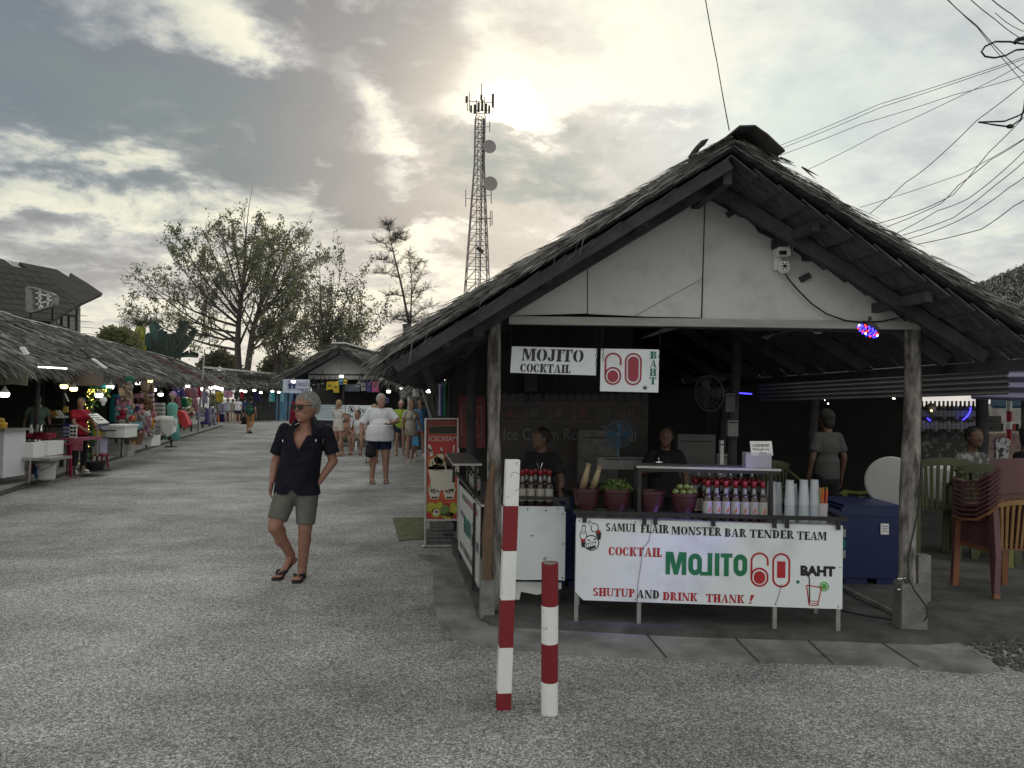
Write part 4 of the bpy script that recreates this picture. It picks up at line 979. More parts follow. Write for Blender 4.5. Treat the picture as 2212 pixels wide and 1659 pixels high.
for k, (a, b, zr_, ze, n, lab) in enumerate(secs):
    t = thing('thatched_stall', LP(a+.3, .1, .1), lab, 'market stall', 'thatched stalls in the left row')
    jit = .05*math.sin(k*2.1)
    row_roof(t, LP(a, 2.8, zr_), LP(b-.02, 2.8, zr_+.02), LP(b-.02, -.18+jit, ze+.02), LP(a, -.18+jit, ze), n, k+2.0, (lambda u, v: u > .35+.25*math.sin(v*9) and v > .25) if k == 4 else None, wid=.022+.008*k, Lr=(.22+.03*k, .5+.06*k))
    m = MB(); m.prism([LP(a, 2.8, zr_-.05), LP(b-.02, 2.8, zr_-.05), LP(b-.02, 5.6, ze), LP(a, 5.6, ze)], (0, 0, .06)); m.build('rear_roof', STRAWD, t)
    m = MB()
    nn = int((b-a)/1.1)+1; q = random.Random(k)
    for i in range(nn):
        s0_, s1_ = a+(b-a)*i/nn, a+(b-a)*(i+1)/nn-.02
        if k == 0 and i in (6, 7) : continue
        dz = q.uniform(0, .03); m.prism([LP(s0_, 2.62, zr_+.02+dz), LP(s1_, 2.62, zr_+.02+dz), LP(s1_, 2.9, zr_+.07+dz), LP(s0_, 2.9, zr_+.07+dz)], (0, 0, .02))
    m.build('ridge_strip', RIDGEW if k in (0, 1, 2, 3, 5) else STRAWL, t)
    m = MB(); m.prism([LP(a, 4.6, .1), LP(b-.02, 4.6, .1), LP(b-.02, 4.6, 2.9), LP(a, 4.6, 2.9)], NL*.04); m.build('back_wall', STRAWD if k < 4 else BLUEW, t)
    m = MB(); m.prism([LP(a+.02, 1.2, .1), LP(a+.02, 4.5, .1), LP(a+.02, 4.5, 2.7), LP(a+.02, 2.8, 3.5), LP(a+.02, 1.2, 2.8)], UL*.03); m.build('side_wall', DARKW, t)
    np_ = max(2, int((b-a)/2.6))
    for i in range(np_):
        s = a+.45+(b-a-.6)*i/max(1, np_-0.0); m = MB(); p = LP(s, .25, .1)
        m.tube([p, p+Vector((.01, 0, ze-.1))], .045, 8); m.build('post', WOOD, t)
    m = MB(); m.beam(LP(a, .22, ze-.05), LP(b-.02, .22, ze-.05), .07, .09); m.build('eave_beam', WOOD, t)
# far stalls closing the lane
EF = [P(452, 831, 52), P(630, 843, 60)]; RF = [P(440, 797, 56), P(630, 814, 65)]
for e in EF: e.z = 2.5
for k in range(2):
    a, b = k/2, (k+1)/2-.004
    t = thing('thatched_stall', EF[0].lerp(EF[1], (a+b)/2)*1.0, ['far thatched stall closing the lane, left of the blue walled one', 'far thatched stall with blue walls beside the toilet sign'][k], 'market stall', 'far stalls closing the lane')
    t.location.z = 0
    A_, B_ = RF[0].lerp(RF[1], a), RF[0].lerp(RF[1], b); D_, C_ = EF[0].lerp(EF[1], a), EF[0].lerp(EF[1], b)
    row_roof(t, A_, B_, C_, D_, 3500, 20+k, (lambda u, v: u > .4 and v < .35) if k == 0 else None, wid=.07, Lr=(.5, 1.0), amp=.12)
    m = MB(); m.beam(A_+Vector((0, 0, .12)), B_+Vector((0, 0, .12)), .3, .14); m.build('ridge_strip', RIDGEW, t)
    back = Vector((.3, 4.5, 0))
    m = MB(); m.prism([Vector((D_.x, D_.y, 0))+back, Vector((C_.x, C_.y, 0))+back, C_+back+Vector((0, 0, .9)), D_+back+Vector((0, 0, .9))], (0, .1, 0)); m.build('back_wall', [DARKW, BLUEW][k], t)
    for i in range(4):
        p = D_.lerp(C_, (i+.5)/4) + Vector((0, .4, 0)); m = MB(); m.tube([Vector((p.x, p.y, 0)), Vector((p.x, p.y, 2.6))], .06, 6); m.build('post', WOOD, t)
# ------------------------------------------------------------------ wooden house behind the row
HR = mat('shingle_roof', (.04, .039, .038), .85, .35, 2.2, .6, 14, stretch=(1, 1, 3)); HW = mat('house_wall', (.30, .29, .28), .85, .2, 2); PANE = mat('window_pane', (.28, .29, .30), .25, .2, 2)
hs_ = thing('wooden_house', P(60, 845, 31), 'tall wooden house with sagging dark roof behind the stalls', 'house'); hs_.location.z = 0
a0, a1, a2 = P(0, 558, 30), P(152, 589, 33), P(110, 694, 27); hn = (a1-a0).cross(a2-a0).normalized()
HP = lambda x, y, o=0.0: PL(x, y, a0, hn) + hn*o
if hn.y > 0: hn = -hn
m = MB(); m.prism([HP(-160, 530), HP(0, 558), HP(10, 561), HP(28, 574), HP(62, 582), HP(42, 566), HP(123, 582), HP(152, 600), HP(152, 589), HP(190, 612), HP(222, 634), HP(170, 658), HP(110, 694), HP(60, 690), HP(-160, 720)], -hn*.14)
rf = m.build('roof', HR, hs_)
m = MB()
for k in range(11):
    y0 = 575+k*13
    for j in range(1):
        m.tube([HP(-150, y0-22, .02), HP(20, y0+4, .02), HP(min(215, 90+k*14), y0+14+k*.5, .02)], .008, 4)
for k in range(14):
    x0 = -60+k*20; m.tube([HP(x0, 572+k*3.2, .02), HP(x0+46, 618+k*2.4, .02), HP(min(x0+70, 200), 650, .02)], .007, 4) if k < 9 else None
m.build('shingle_seam', SEAM, rf)
m = MB(); m.prism([P(14, 561, 31), P(28, 573, 31), P(63, 581, 31), P(50, 569, 31)], (0, .1, 0)); m.build('skylight', mat('pale_skylight', (.5, .5, .5), .4, .1), rf)
m = MB(); m.prism([P(100, 660, 31.5), P(168, 650, 31.5), P(168, 740, 31.5), P(100, 740, 31.5)], (0, .2, 0)); wl = m.build('wall', HW, hs_)
m = MB(); m.prism([P(168, 650, 31.5), P(168, 740, 31.5), P(173, 740, 36), P(173, 645, 36)], (-.1, 0, 0)); m.build('wall', HW, hs_)
for k, (x0, y0, x1, y1) in enumerate(((134, 680, 147, 707), (149, 683, 163, 712), (142, 662, 164, 680), (122, 676, 131, 700))):
    m = MB(); q = [P(x0, y0, 31.45), P(x1, y0+1, 31.45), P(x1, y1+2, 31.45), P(x0, y1, 31.45)]; m.prism(q, (0, .04, 0)); w_ = m.build('window', WOOD, wl)
    m = MB(); i = 1.6; m.prism([P(x0+i, y0+i, 31.4), P(x1-i, y0+1+i, 31.4), P(x1-i, y1+2-i, 31.4), P(x0+i, y1-i, 31.4)], (0, .03, 0)); m.build('pane', PANE, w_)
t = thing('roof_bracket_frame', P(90, 680, 25), 'empty rounded metal sign frame seen from behind on the house roof', 'sign frame')
TIMG = mat('painted_grey_metal', (.2, .2, .2), .6, .2)
fr = [(63, 621), (74, 622), (112, 634), (120, 640), (119, 656), (114, 661), (73, 674), (64, 673)]
m = MB()
for k in range(len(fr)):
    a, b = fr[k], fr[(k+1) % len(fr)]; m.beam(P(a[0], a[1], 25.5), P(b[0], b[1], 25.5), .22, .06)
m.prism([P(63, 621, 25.6), P(74, 622, 25.6), P(73, 674, 25.6), P(64, 673, 25.6)], (0, -.1, 0)); m.build('frame', TIMG, t)
m = MB()
for (a, b) in (((74, 632), (112, 641)), ((74, 644), (90, 644)), ((74, 659), (113, 648)), ((86, 626), (86, 670)), ((104, 632), (104, 662)), ((86, 658), (95, 668))): m.beam(P(*a, 25.6), P(*b, 25.6), .05, .05)
m.build('crossbar', METL, t)
m = MB(); m.tube([P(66, 670, 25.6), P(66, 705, 25.6)], .04, 6); m.tube([P(114, 655, 25.6), P(113, 690, 27)], .03, 6); m.build('stay', METD, t)

# ------------------------------------------------------------------ small gable shop with bags
GD = 28.0
gs = thing('thatched_shop', P(740, 900, GD+2), 'small gable fronted thatched shop hung with yellow and pink bags', 'shop'); gs.location.z = 0
GDV = Vector((.06, 1, 0)).normalized()*9
A_ = P(732, 747, GD-.7); EL = P(609, 816, GD-.7); ER_ = P(880, 832, GD-.7); 
row_roof(gs, A_, A_+GDV, ER_+GDV, ER_, 5200, 31.0, wid=.035, Lr=(.3, .6), amp=.07)
row_roof(gs, A_, A_+GDV, EL+GDV, EL, 1500, 33.0, wid=.035, Lr=(.3, .6), amp=.07)
m = MB()
for q_, e in ((A_, EL), (A_, ER_)):
    for k in range(500):
        a = rnd.random(); p = q_.lerp(e, a) + Vector((0, -.04, rnd.uniform(-.03, .1))); blade(m, p, (e-q_).normalized()+Vector((0, rnd.uniform(-.4, .1), rnd.uniform(-.2, .3))), rnd.uniform(.2, .5), .035, rnd, rnd.choice((0, 0, 1)))
m.build('verge_straw', [STRAW, STRAWL], gs)
m = MB(); dn_ = Vector((0, .05, -.18))
m.beam(A_+dn_, EL+dn_, .06, .16); m.beam(A_+dn_, ER_+dn_, .06, .16); m.build('barge_board', WOOD, gs)
m = MB(); m.beam(A_+Vector((0, -.1, .1)), A_+GDV+Vector((0, 0, .1)), .5, .05); m.build('ridge_strip', RIDGEW, gs)
m = MB(); m.tube([P(735, 750, 29), P(735, 727, 29)], .17, 10); m.build('chimney_pipe', METD, gs)
m = MB(); m.prism([P(666, 819, GD), P(818, 820, GD), P(818, 806, GD), P(737, 764, GD), P(666, 806, GD)], (0, .03, 0)); m.build('gable_panel', mat('grey_board', (.40, .40, .40), .85, .12, 2), gs)
m = MB(); m.beam(P(664, 809, GD-.02), P(819, 810, GD-.02), .03, .05); m.build('gable_batten', WOOD, gs)
for x in (666, 742, 819, 868):
    m = MB(); q0 = P(x, 820, GD); m.tube([Vector((q0.x, q0.y, 0)), q0], .05, 7); m.build('post', WOOD, gs)
m = MB(); q0, q1 = P(672, 900, GD+5), P(880, 900, GD+5); m.prism([Vector((q0.x, q0.y, 0)), Vector((q1.x, q1.y, 0)), Vector((q1.x, q1.y, 2.6)), Vector((q0.x, q0.y, 2.6))], (0, .05, 0)); m.build('back_wall', mat('shop_back', (.06, .058, .056), .9, .3, 2), gs)
m = MB(); q0, q1 = P(668, 915, GD), P(826, 915, GD); m.prism([Vector((q0.x, q0.y, .0)), Vector((q1.x, q1.y, .0)), Vector((q1.x, q1.y, 1.0)), Vector((q0.x, q0.y, 1.0))], (0, .5, 0)); m.build('counter', mat('counter_cloth', (.10, .09, .10), .9, .3, 3), gs)
# signs on the shop
def flat_sign(corn, label, ma=WHITE, name='sign_board', th=.02, cat='sign'):
    return panel_thing(name, corn, label, cat, th, ma)
BLU = mat('navy_lettering', (.02, .03, .12), .6, 0)
t, p, o, ex, ez, lf = flat_sign([P(611, 819, GD-.9), P(669, 820, GD-.9), P(668, 850, GD-.9), P(611, 848, GD-.9)], 'blue and white toilet sign with Thai lettering and two figures', mat('pale_blue_sheet', (.50, .55, .66), .7, .1, 3)); lf = lf*5
letters(p, text_polys('ห้องน้ำ', .01), o, ex, ez, (.56, .48, .40, .42), mat('purple_lettering', (.12, .08, .2), .6, 0), lf)
letters(p, text_polys('TOILET', .02), o, ex, ez, (.54, .12, .42, .22), BLU, lf)
def figs(cx): return [stadp(cx, .78, .045, .045*1, 12), [(cx-.07, .68), (cx+.07, .68), (cx+.05, .45), (cx+.04, .28), (cx-.04, .28), (cx-.05, .45)]]
v, f = shapes(figs(.27)+figs(.42)+[rect(.338, .25, .35, .85)]+[rect(.2, .18, .5, .2), rect(.2, .88, .5, .9), rect(.19, .18, .2, .9), rect(.5, .18, .51, .9)])
m = MB(); m.add([o+ex*a+ez*b+lf for a, b in v], f); m.build('pictogram', BLU, p)
t, p, o, ex, ez, lf = flat_sign([P(674, 874, GD-.4), P(746, 875, GD-.4), P(746, 909, GD-.4), P(674, 907, GD-.4)], 'pale text poster on the shop counter behind the walking man', mat('pale_poster', (.52, .60, .64), .7, .08, 3)); lf = lf*5
m = MB()
for k in range(6):
    vv, ff = text_polys('walking Market please for pay Wednesday Payment'[k*5:k*5+26], .0); place2d(m, vv, ff, o, ex, ez, .08, .86-.145*k, .84, .085, lift=lf)
m.build('lettering', BLU, p)
t, p, o, ex, ez, lf = flat_sign([P(747, 875, GD-.5), P(821, 876, GD-.5), P(821, 913, GD-.5), P(747, 912, GD-.5)], 'white no entry sign for vehicles with Thai words and red stripe', WHITE); lf = lf*5
letters(p, text_polys('ห้ามรถเข้า', .01), o, ex, ez, (.36, .56, .6, .34), BLACK, lf)
letters(p, text_polys('Do Not Car Enter', .01), o, ex, ez, (.08, .24, .86, .24), BLU, lf)
letters(p, shapes([rect(0, .0, 1, 1)]), o, ex, ez, (.12, .07, .86, .09), REDL, lf)
letters(p, shapes([[(0, .5), (1, 1), (1, 0)]]), o, ex, ez, (.03, .02, .08, .2), REDL, lf)
letters(p, shapes([[(a*.45+.5, b*.45+.5) for a, b in q] for q in [[(math.cos(R(i*20)), math.sin(R(i*20))), (math.cos(R(i*20+20)), math.sin(R(i*20+20))), (.86*math.cos(R(i*20+20)), .86*math.sin(R(i*20+20))), (.86*math.cos(R(i*20)), .86*math.sin(R(i*20)))] for i in range(18)]] + [seg(.2, .8, .8, .2, .07), rect(.3, .3, .7, .45), rect(.38, .45, .62, .6), stadp(.5, .68, .08, .08, 10)]), o, ex, ez, (.07, .56, .2, .38), BLACK, lf)
# hanging bags
def cloth_prism(name, pts, D, ma, label=None, cat=None, group=None, th=.05, parent=None, handle=None, hm=None):
    t = parent or thing(name, P(sum(p[0] for p in pts)/len(pts), sum(p[1] for p in pts)/len(pts), D), label, cat, group)
    m = MB(); w = [P(x, y, D) for x, y in pts]; m.prism(w, (0, th, 0))
    b = m.build('body' if not parent else name, ma, t)
    if handle:
        m = MB(); m.tube([P(x, y, D+th*.5) for x, y in handle], D*.0006, 5, cap=False); m.build('handle', hm or BLACK, t)
    return t
YEL = mat('yellow_cloth', (.50, .36, .03), .7, .1, 6); BLK2 = mat('black_cloth', (.02, .02, .022), .8, .3, 8); PUR = mat('purple_cloth', (.10, .07, .22), .8, .2, 8); PNK = mat('pink_cloth', (.45, .10, .22), .8, .15, 8); GRY = mat('grey_cloth', (.30, .30, .30), .85, .2, 8); BLU2 = mat('blue_cloth', (.10, .22, .42), .8, .15, 8)
def Z5(x, y): return (594+.2115*x, 702+.2115*y)
for pts, hd, ma, lab in ((((365, 570), (420, 570), (425, 650), (370, 655)), ((375, 570), (398, 530), (418, 570)), BLK2, 'small black bag with pale print, leftmost of the hanging bags'),
    (((470, 560), (500, 560), (515, 640), (455, 640)), ((460, 560), (488, 450), (512, 560)), BLK2, 'black shoulder bag with long straps hanging in the shop'),
    (((527, 580), (585, 575), (592, 655), (523, 665)), ((538, 580), (558, 530), (580, 578)), YEL, 'small yellow dry bag printed black'),
    (((585, 580), (648, 572), (652, 690), (597, 692)), ((590, 600), (620, 525), (640, 575)), YEL, 'larger yellow dry bag in the middle of the shop front'),
    (((652, 560), (690, 560), (688, 610), (656, 610)), ((660, 560), (672, 540), (684, 560)), BLU2, 'small blue pouch beside the yellow bags'),
    (((700, 560), (735, 560), (733, 605), (698, 605)), ((705, 560), (718, 535), (730, 560)), YEL, 'small yellow pouch with black printed mark'),
    (((822, 620), (860, 560), (872, 620), (850, 640)), ((850, 570), (882, 490), (890, 540)), GRY, 'grey sling bag beside the hanging lamp'),
    (((876, 590), (925, 590), (925, 670), (880, 675)), ((882, 590), (900, 525), (918, 590)), GRY, 'grey and red rucksack hanging on the post'),
    (((936, 580), (985, 580), (985, 685), (936, 685)), ((945, 580), (970, 540), (985, 580)), PUR, 'purple dry bag next to the pink one'),
    (((992, 575), (1057, 575), (1057, 685), (990, 685)), ((1000, 575), (1028, 540), (1050, 575)), PNK, 'pink dry bag, rightmost of the hanging bags')):
    t = cloth_prism('hanging_bag', [Z5(*q) for q in pts], GD-.25, ma, lab, 'bag', 'bags hanging on the shop front', .12, handle=[Z5(*q) for q in hd])
    cx_ = sum(q[0] for q in pts)/4; cy_ = sum(q[1] for q in pts)/4
    m = MB(); m.prism([P(*Z5(cx_-14, cy_-6), GD-.27), P(*Z5(cx_+14, cy_-6), GD-.27), P(*Z5(cx_+14, cy_+4), GD-.27), P(*Z5(cx_-14, cy_+4), GD-.27)], (0, .015, 0)); m.build('print', BLACK if ma != BLK2 else GRY, t)
t = cloth_prism('scarf_display', [Z5(*q) for q in ((690, 610), (865, 600), (865, 680), (690, 676))], GD+.2, mat('patterned_cloth', (.12, .14, .18), .8, .1, 14, col2=(.30, .36, .42)), 'patterned blue grey scarf stretched under the gable', 'scarf', th=.02)
t = cloth_prism('feather_display', [Z5(*q) for q in ((330, 760), (335, 690), (360, 730), (380, 670), (395, 730), (420, 700), (428, 770))], GD-.1, mat('yellow_orange_cloth', (.42, .30, .05), .8, .3, 12, col2=(.3, .1, .08)), 'spiky yellow and orange decorations behind the walking man', 'decoration', th=.05)
# hanging lamps
lamp_root = None
def lamp(pos, s, label, group, warm=False, cord=.25):
    t = thing('hanging_lamp', pos, label, 'lamp', group, scale=s)
    m = MB(); m.tube([(0, 0, .08), (0, 0, .08+cord)], .006, 5); m.build('cord', CABLE, t, local=True)
    m = MB(); m.lathe((0, 0, 0), [(.075, .0), (.06, .03), (.025, .07), (.02, .1)], 12); m.build('shade', GRY, t, local=True)
    m = MB(); m.lathe((0, 0, 0), [(.03, -.08), (.065, -.07), (.075, -.02), (.07, .0)], 12); m.build('bulb', BULBW if warm else BULB, t, smooth=True, local=True)
    return t
def Z3(x, y): return (216+x*.1465, 756+y*.1465)
def Z2(x, y): return (x*.1953, 756+y*.1953)
def Z6(x, y): return (378+x*.122, 799+y*.122)
lamps = [(Z2(50, 470), 12.6, 0, 'round lit bulb at the left edge over the white foam box'), (Z2(710, 385), 15.8, 1, 'yellow lit bulb over the corn trays, the left one'), (Z2(815, 415), 16.2, 1, 'yellow lit bulb over the corn trays, the right one'), (Z2(1095, 485), 16.3, 0, 'lit bulb behind the garlanded pole'), (Z2(1217, 395), 18, 0, 'lit bulb right of the garlanded pole'),
    (Z3(155, 525), 18.6, 0, 'lit bulb in front of the inflatable toys'), (Z3(552, 468), 22, 0, 'lit bulb beside the hanging straw bag'), (Z3(740, 440), 23, 1, 'single yellow bulb right of the straw bag'), (Z3(795, 570), 23.5, 0, 'lit bulb above the wire racks'), (Z3(895, 640), 24.5, 0, 'lit bulb in the dark doorway'), (Z3(1142, 603), 28, 0, 'lit bulb above the mannequin'), (Z3(1290, 520), 29, 0, 'lit bulb high above the hats'), (Z3(1487, 560), 32, 0, 'lit bulb beside the leaning pole')]
for (x, y), D, wm, lab in lamps: lamp(P(x, y, D), .9+D*.006, lab, 'lit bulbs along the left stalls', wm)
for (x, y), D in ((Z3(1640, 541), 36), (Z3(1697, 530), 37), (Z3(1735, 547), 37), (Z3(1791, 561), 38), (Z3(2085, 592), 44), (Z3(2140, 600), 45), (Z6(1405, 350), 50), (Z6(1520, 390), 52), (Z6(1725, 368), 53), (Z6(1836, 384), 55)):
    lamp(P(x, y, D), 1.35, 'small lit bulb among the far stalls at the end of the lane', 'far lit bulbs', cord=.15)
for (x, y), D, lab in ((Z5(188, 568), 26.6, 'shaded lamp in front of the toilet sign'), (Z5(678, 515), 27.6, 'lit lamp hanging in the middle of the white gable'), (Z5(1160, 670), 27, 'lit bulb right of the pink bag'), (Z5(1301, 640), 24, 'lit bulb under the eave right of the gable shop'), (Z5(1572, 660), 20, 'small lit bulb left of the hanging dresses')):
    lamp(P(x, y, D), 1.0, lab, 'lit lamps round the gable shop', cord=.8 if 'gable' in lab and 'middle' in lab else .2)
t = thing('tube_lamp', P(114, 795, 13.6), 'thin lit tube lamp under the thatch of the nearest stall', 'lamp')
m = MB(); m.tube([P(81, 792.5, 13.6), P(144, 796, 13.6)], .012, 6); m.build('tube', BULB, t)
m = MB(); m.beam(P(80, 790.5, 13.62), P(145, 794, 13.62), .03, .02); m.build('holder', METD, t)

# ------------------------------------------------------------------ mast
def P2(x, y, D): return P(x, y, D)
TD = 110.0; tb_ = P(1025.5, 868, TD); tb_.z = 0
tw = thing('radio_mast', tb_, 'tall lattice radio mast with two round dishes and panel antennas', 'radio mast')
GM = mat('mast_steel', (.20, .17, .17), .6, .2, 1, metal=.3)
H = 42.5
def tr(z): return 3.7 - (3.7-.95)*min(1, z/36.0)
legs = MB(); br = MB()
for i in range(4):
    a = R(45+90*i+8)
    legs.tube([tb_ + Vector((tr(z)*math.cos(a), tr(z)*math.sin(a), z)) for z in (0, 12, 24, 36, H)], .085, 5)
z = 0; k = 0
while z < H-.5:
    dz = 2.0*(tr(z)/3.7)**.5+.3; z1 = min(H, z+dz)
    for i in range(4):
        a, b = R(45+90*i+8), R(135+90*i+8)
        p0, p1_ = tb_+Vector((tr(z)*math.cos(a), tr(z)*math.sin(a), z)), tb_+Vector((tr(z)*math.cos(b), tr(z)*math.sin(b), z))
        q0, q1 = tb_+Vector((tr(z1)*math.cos(a), tr(z1)*math.sin(a), z1)), tb_+Vector((tr(z1)*math.cos(b), tr(z1)*math.sin(b), z1))
        md = (q0+q1)/2
        br.tube([p0, md], .038, 4); br.tube([p1_, md], .038, 4); br.tube([q0, q1], .045, 4)
        if k % 2 == 0: br.tube([(p0+md)/2, (p0+q0)/2], .03, 4); br.tube([(p1_+md)/2, (p1_+q1)/2], .03, 4)
    z = z1; k += 1
legs.build('mast_legs', GM, tw); br.build('lattice', GM, tw)
m = MB()
for x in (-.25, .25): m.tube([tb_+Vector((x, -.2, 0)), tb_+Vector((x, -.2, H))], .05, 4)
for k in range(100): m.tube([tb_+Vector((-.25, -.2, k*.42)), tb_+Vector((.25, -.2, k*.42))], .03, 3)
m.tube([tb_+Vector((.45, 0, 0)), tb_+Vector((.45, 0, H))], .09, 5); m.build('ladder', METD, tw)
for (x, y, r) in ((1057, 317, 14.5), (1059, 397, 15.5)):
    c = P(x, y, TD-1.5); ax_ = Matrix.Rotation(R(90), 3, 'X') @ Matrix.Rotation(R(12), 3, 'Y'); rr_ = r/FD*TD
    m = MB(); m.lathe(c, [(rr_*.3, -.25), (rr_*.95, -.1), (rr_, .1), (rr_*.94, .12), (rr_*.5, .03), (.02, 0)], 24, ax=ax_); m.build('dish', mat('dish_grey', (.22, .2, .2), .5, .1), tw)
    m = MB(); m.tube([c, Vector((tb_.x+.5, tb_.y, c.z))], .12, 6); m.build('dish_arm', GM, tw)
for x, y0, y1, w in ((1065, 203, 232, .35), (1008, 208, 222, .3), (1010, 209, 219, .15), (1018, 228, 243, .3), (1026, 226, 245, .35), (1034, 222, 242, .35), (1042, 216, 240, .35), (1050, 224, 245, .35), (1057, 228, 244, .3), (1040, 205, 216, .3)):
    m = MB(); m.beam(P(x, y0, TD), P(x-.5, y1, TD), w, .25); m.build('panel_antenna', METD, tw)
m = MB()
for (a, b) in (((1006, 218), (1066, 222)), ((1010, 222), (1010, 240)), ((1022, 245), (1060, 245)), ((1022, 238), (1060, 238)), ((1066, 205), (1066, 235)), ((1040, 180), (1040, 215)), ((1014, 200), (1014, 240)), ((1029, 215), (1029, 250)), ((1047, 210), (1047, 250))): m.tube([P(*a, TD), P(*b, TD)], .06, 4)
m.build('head_frame', GM, tw)
m = MB()
for x, y0, y1 in ((1006, 410, 447), (1061, 403, 440), (1063, 455, 487), (1059, 455, 490), (1058, 262, 285)):
    m.tube([P(x, y0, TD), P(x, y1, TD)], .06, 4); m.tube([P(x, (y0+y1)/2, TD), P(1032, (y0+y1)/2+2, TD)], .04, 4)
m.build('whip_antenna', GM, tw)
m = MB(); m.beam(P(1030, 535, TD-2), P(1044, 545, TD-2), .3, .5); m.build('work_platform', METD, tw)

# ------------------------------------------------------------------ trees
BARK = mat('tree_bark', (.09, .08, .075), .9, .3, 4); LEAFA = leafmat('tree_leaf', (.09, .10, .05), (.20, .21, .11), .6); LEAFB = leafmat('tree_leaf_dull', (.05, .052, .05), (.13, .13, .11), 2, .35)
def tree(name, base, limbs, label, cat, seed, nleaf, lsize, sub=(9, 6), spread=.9, r0=.35, leafm=None, droop=0.0, env=None):
    """limbs: list of polylines; twigs and leaves grow from their upper parts"""
    q = random.Random(seed); t = thing(name, base, label, cat); wood = MB(); lv = MB(); tips = []
    def rv(): return Vector((q.uniform(-1, 1), q.uniform(-1, 1), q.uniform(-1, 1)))
    for pts, r in limbs:
        n = len(pts); rs = [max(.015, r*(1-.9*i/(n-1))) for i in range(n)]
        wood.tube(pts, rs, 7)
        L_ = sum((pts[i+1]-pts[i]).length for i in range(n-1))
        for k in range(sub[0]):
            a = .22+.78*(k+q.random()*.8)/sub[0]; f = a*(n-1); i = min(int(f), n-2); p = pts[i].lerp(pts[i+1], f-i)
            d = (pts[i+1]-pts[i]).normalized()
            sd = (d*.55 + rv()*spread*.8 + Vector((0, 0, .2-droop))).normalized(); l = L_*(.34-.16*a)*q.uniform(.7, 1.3)
            mid = p+sd*l*.5+rv()*l*.06; e = p+sd*l+Vector((0, 0, .08*l-droop*l*.3))
            wood.tube([p, mid, e], [rs[i]*.38+.012, rs[i]*.22+.01, .008], 4)
            for j in range(sub[1]):
                b = .25+.75*(j+q.random())/sub[1]; pp = p.lerp(mid, b*2) if b < .5 else mid.lerp(e, b*2-1)
                td = (sd*.6+rv()*.8+Vector((0, 0, .12-droop*1.2))).normalized(); tl = l*.42*q.uniform(.6, 1.3); te = pp+td*tl
                if env and not env(te): continue
                wood.tube([pp, te], [.012, .005], 3, cap=False); tips.append((pp, te))
    per = max(1, nleaf//max(1, len(tips)))
    for pp, te in tips:
        w = q.uniform(.3, 1.7)
        mi = 0 if q.random() < .55 else 1
        for k in range(int(per*w)+1):
            a = q.uniform(.15, 1.05); p = pp.lerp(te, a) + rv()*lsize*.9
            if env and not env(p): continue
            d = (rv()+Vector((0, 0, -.3-droop))).normalized(); s = d.cross(rv()).normalized()*lsize*q.uniform(.25, .42); l = lsize*q.uniform(.7, 1.2)
            lv.add([p, p+d*l*.45+s, p+d*l, p+d*l*.45-s], [(0, 1, 2, 3)], mi)
    wood.build('trunk', BARK, t); lv.build('crown', leafm or [LEAFA, LEAFB], t)
    return t
def limb(D, pts, seed=0, dd=0.0):
    q = random.Random(seed); return [P(x, y, D+dd*i/(len(pts)-1)+q.uniform(-.2, .2)) for i, (x, y) in enumerate(pts)]
D1 = 66; LM = [(limb(D1, [(517, 880), (515, 800), (513, 740), (516, 690), (522, 640), (528, 580), (530, 520), (534, 480)]), .34), (limb(D1, [(533, 880), (534, 800), (546, 715), (562, 660), (590, 600), (615, 550), (635, 510)]), .34)]
q = random.Random(12)
for k, (fx, fy, ex_, ey) in enumerate(((512, 756, 262, 680), (512, 740, 268, 575), (513, 720, 330, 655), (514, 705, 300, 600), (514, 700, 355, 520), (515, 690, 370, 470), (517, 675, 410, 500), (518, 660, 432, 452), (520, 640, 470, 440), (522, 620, 500, 432), (525, 610, 560, 430), (528, 620, 590, 455), (545, 715, 600, 470), (548, 705, 640, 490), (552, 695, 690, 480), (556, 680, 710, 520), (560, 665, 672, 560), (550, 700, 600, 520), (540, 740, 660, 620), (536, 760, 640, 680), (538, 750, 600, 700), (514, 730, 380, 720), (516, 680, 450, 560), (522, 640, 560, 500))):
    ex_, ey = 505+(ex_-505)*.93, 655+(ey-655)*.80
    mx, my = (fx*.5+ex_*.5), (fy*.5+ey*.5)+ (12 if k < 8 else 6)
    LM.append((limb(D1, [(fx, fy), (fx*.75+ex_*.25, fy*.75+ey*.25+9), (mx, my), (fx*.22+ex_*.78, fy*.22+ey*.78+6), (ex_, ey)], k, q.uniform(-7, 7)), .12))
EC = P(500, 640, D1)
tree('broadleaf_tree', Vector((P(525, 860, D1).x, D1, 0)), LM, 'large spreading tree with sparse leaves behind the far stalls', 'tree', 5, 20000, .21, (11, 7), spread=.85, env=lambda p: ((p.x-EC.x)/9.6)**2+((p.z-EC.z)/(8.0 if p.z > EC.z else 9))**2 < 1+.35*mnoise.noise(p*.5))
D2 = 60; LM = []
for k, (fx, fy, ex_, ey) in enumerate(((698, 760, 690, 560), (702, 755, 745, 548), (700, 750, 775, 590), (702, 748, 800, 640), (704, 750, 830, 690), (698, 755, 660, 600), (696, 750, 640, 650), (706, 760, 820, 720), (700, 740, 720, 620), (704, 740, 760, 660), (694, 765, 650, 700), (706, 770, 780, 720))):
    LM.append((limb(D2, [(fx, 870), (fx, fy), (fx*.6+ex_*.4, fy*.6+ey*.4+6), (ex_, ey)], k+40, rnd.uniform(-4, 4)), .10))
tree('broadleaf_tree', Vector((P(700, 860, D2).x, D2, 0)), LM, 'rounder many stemmed tree right behind the gable shop', 'tree', 9, 8500, .2, (12, 6), spread=.9)
D3 = 63; LM = []
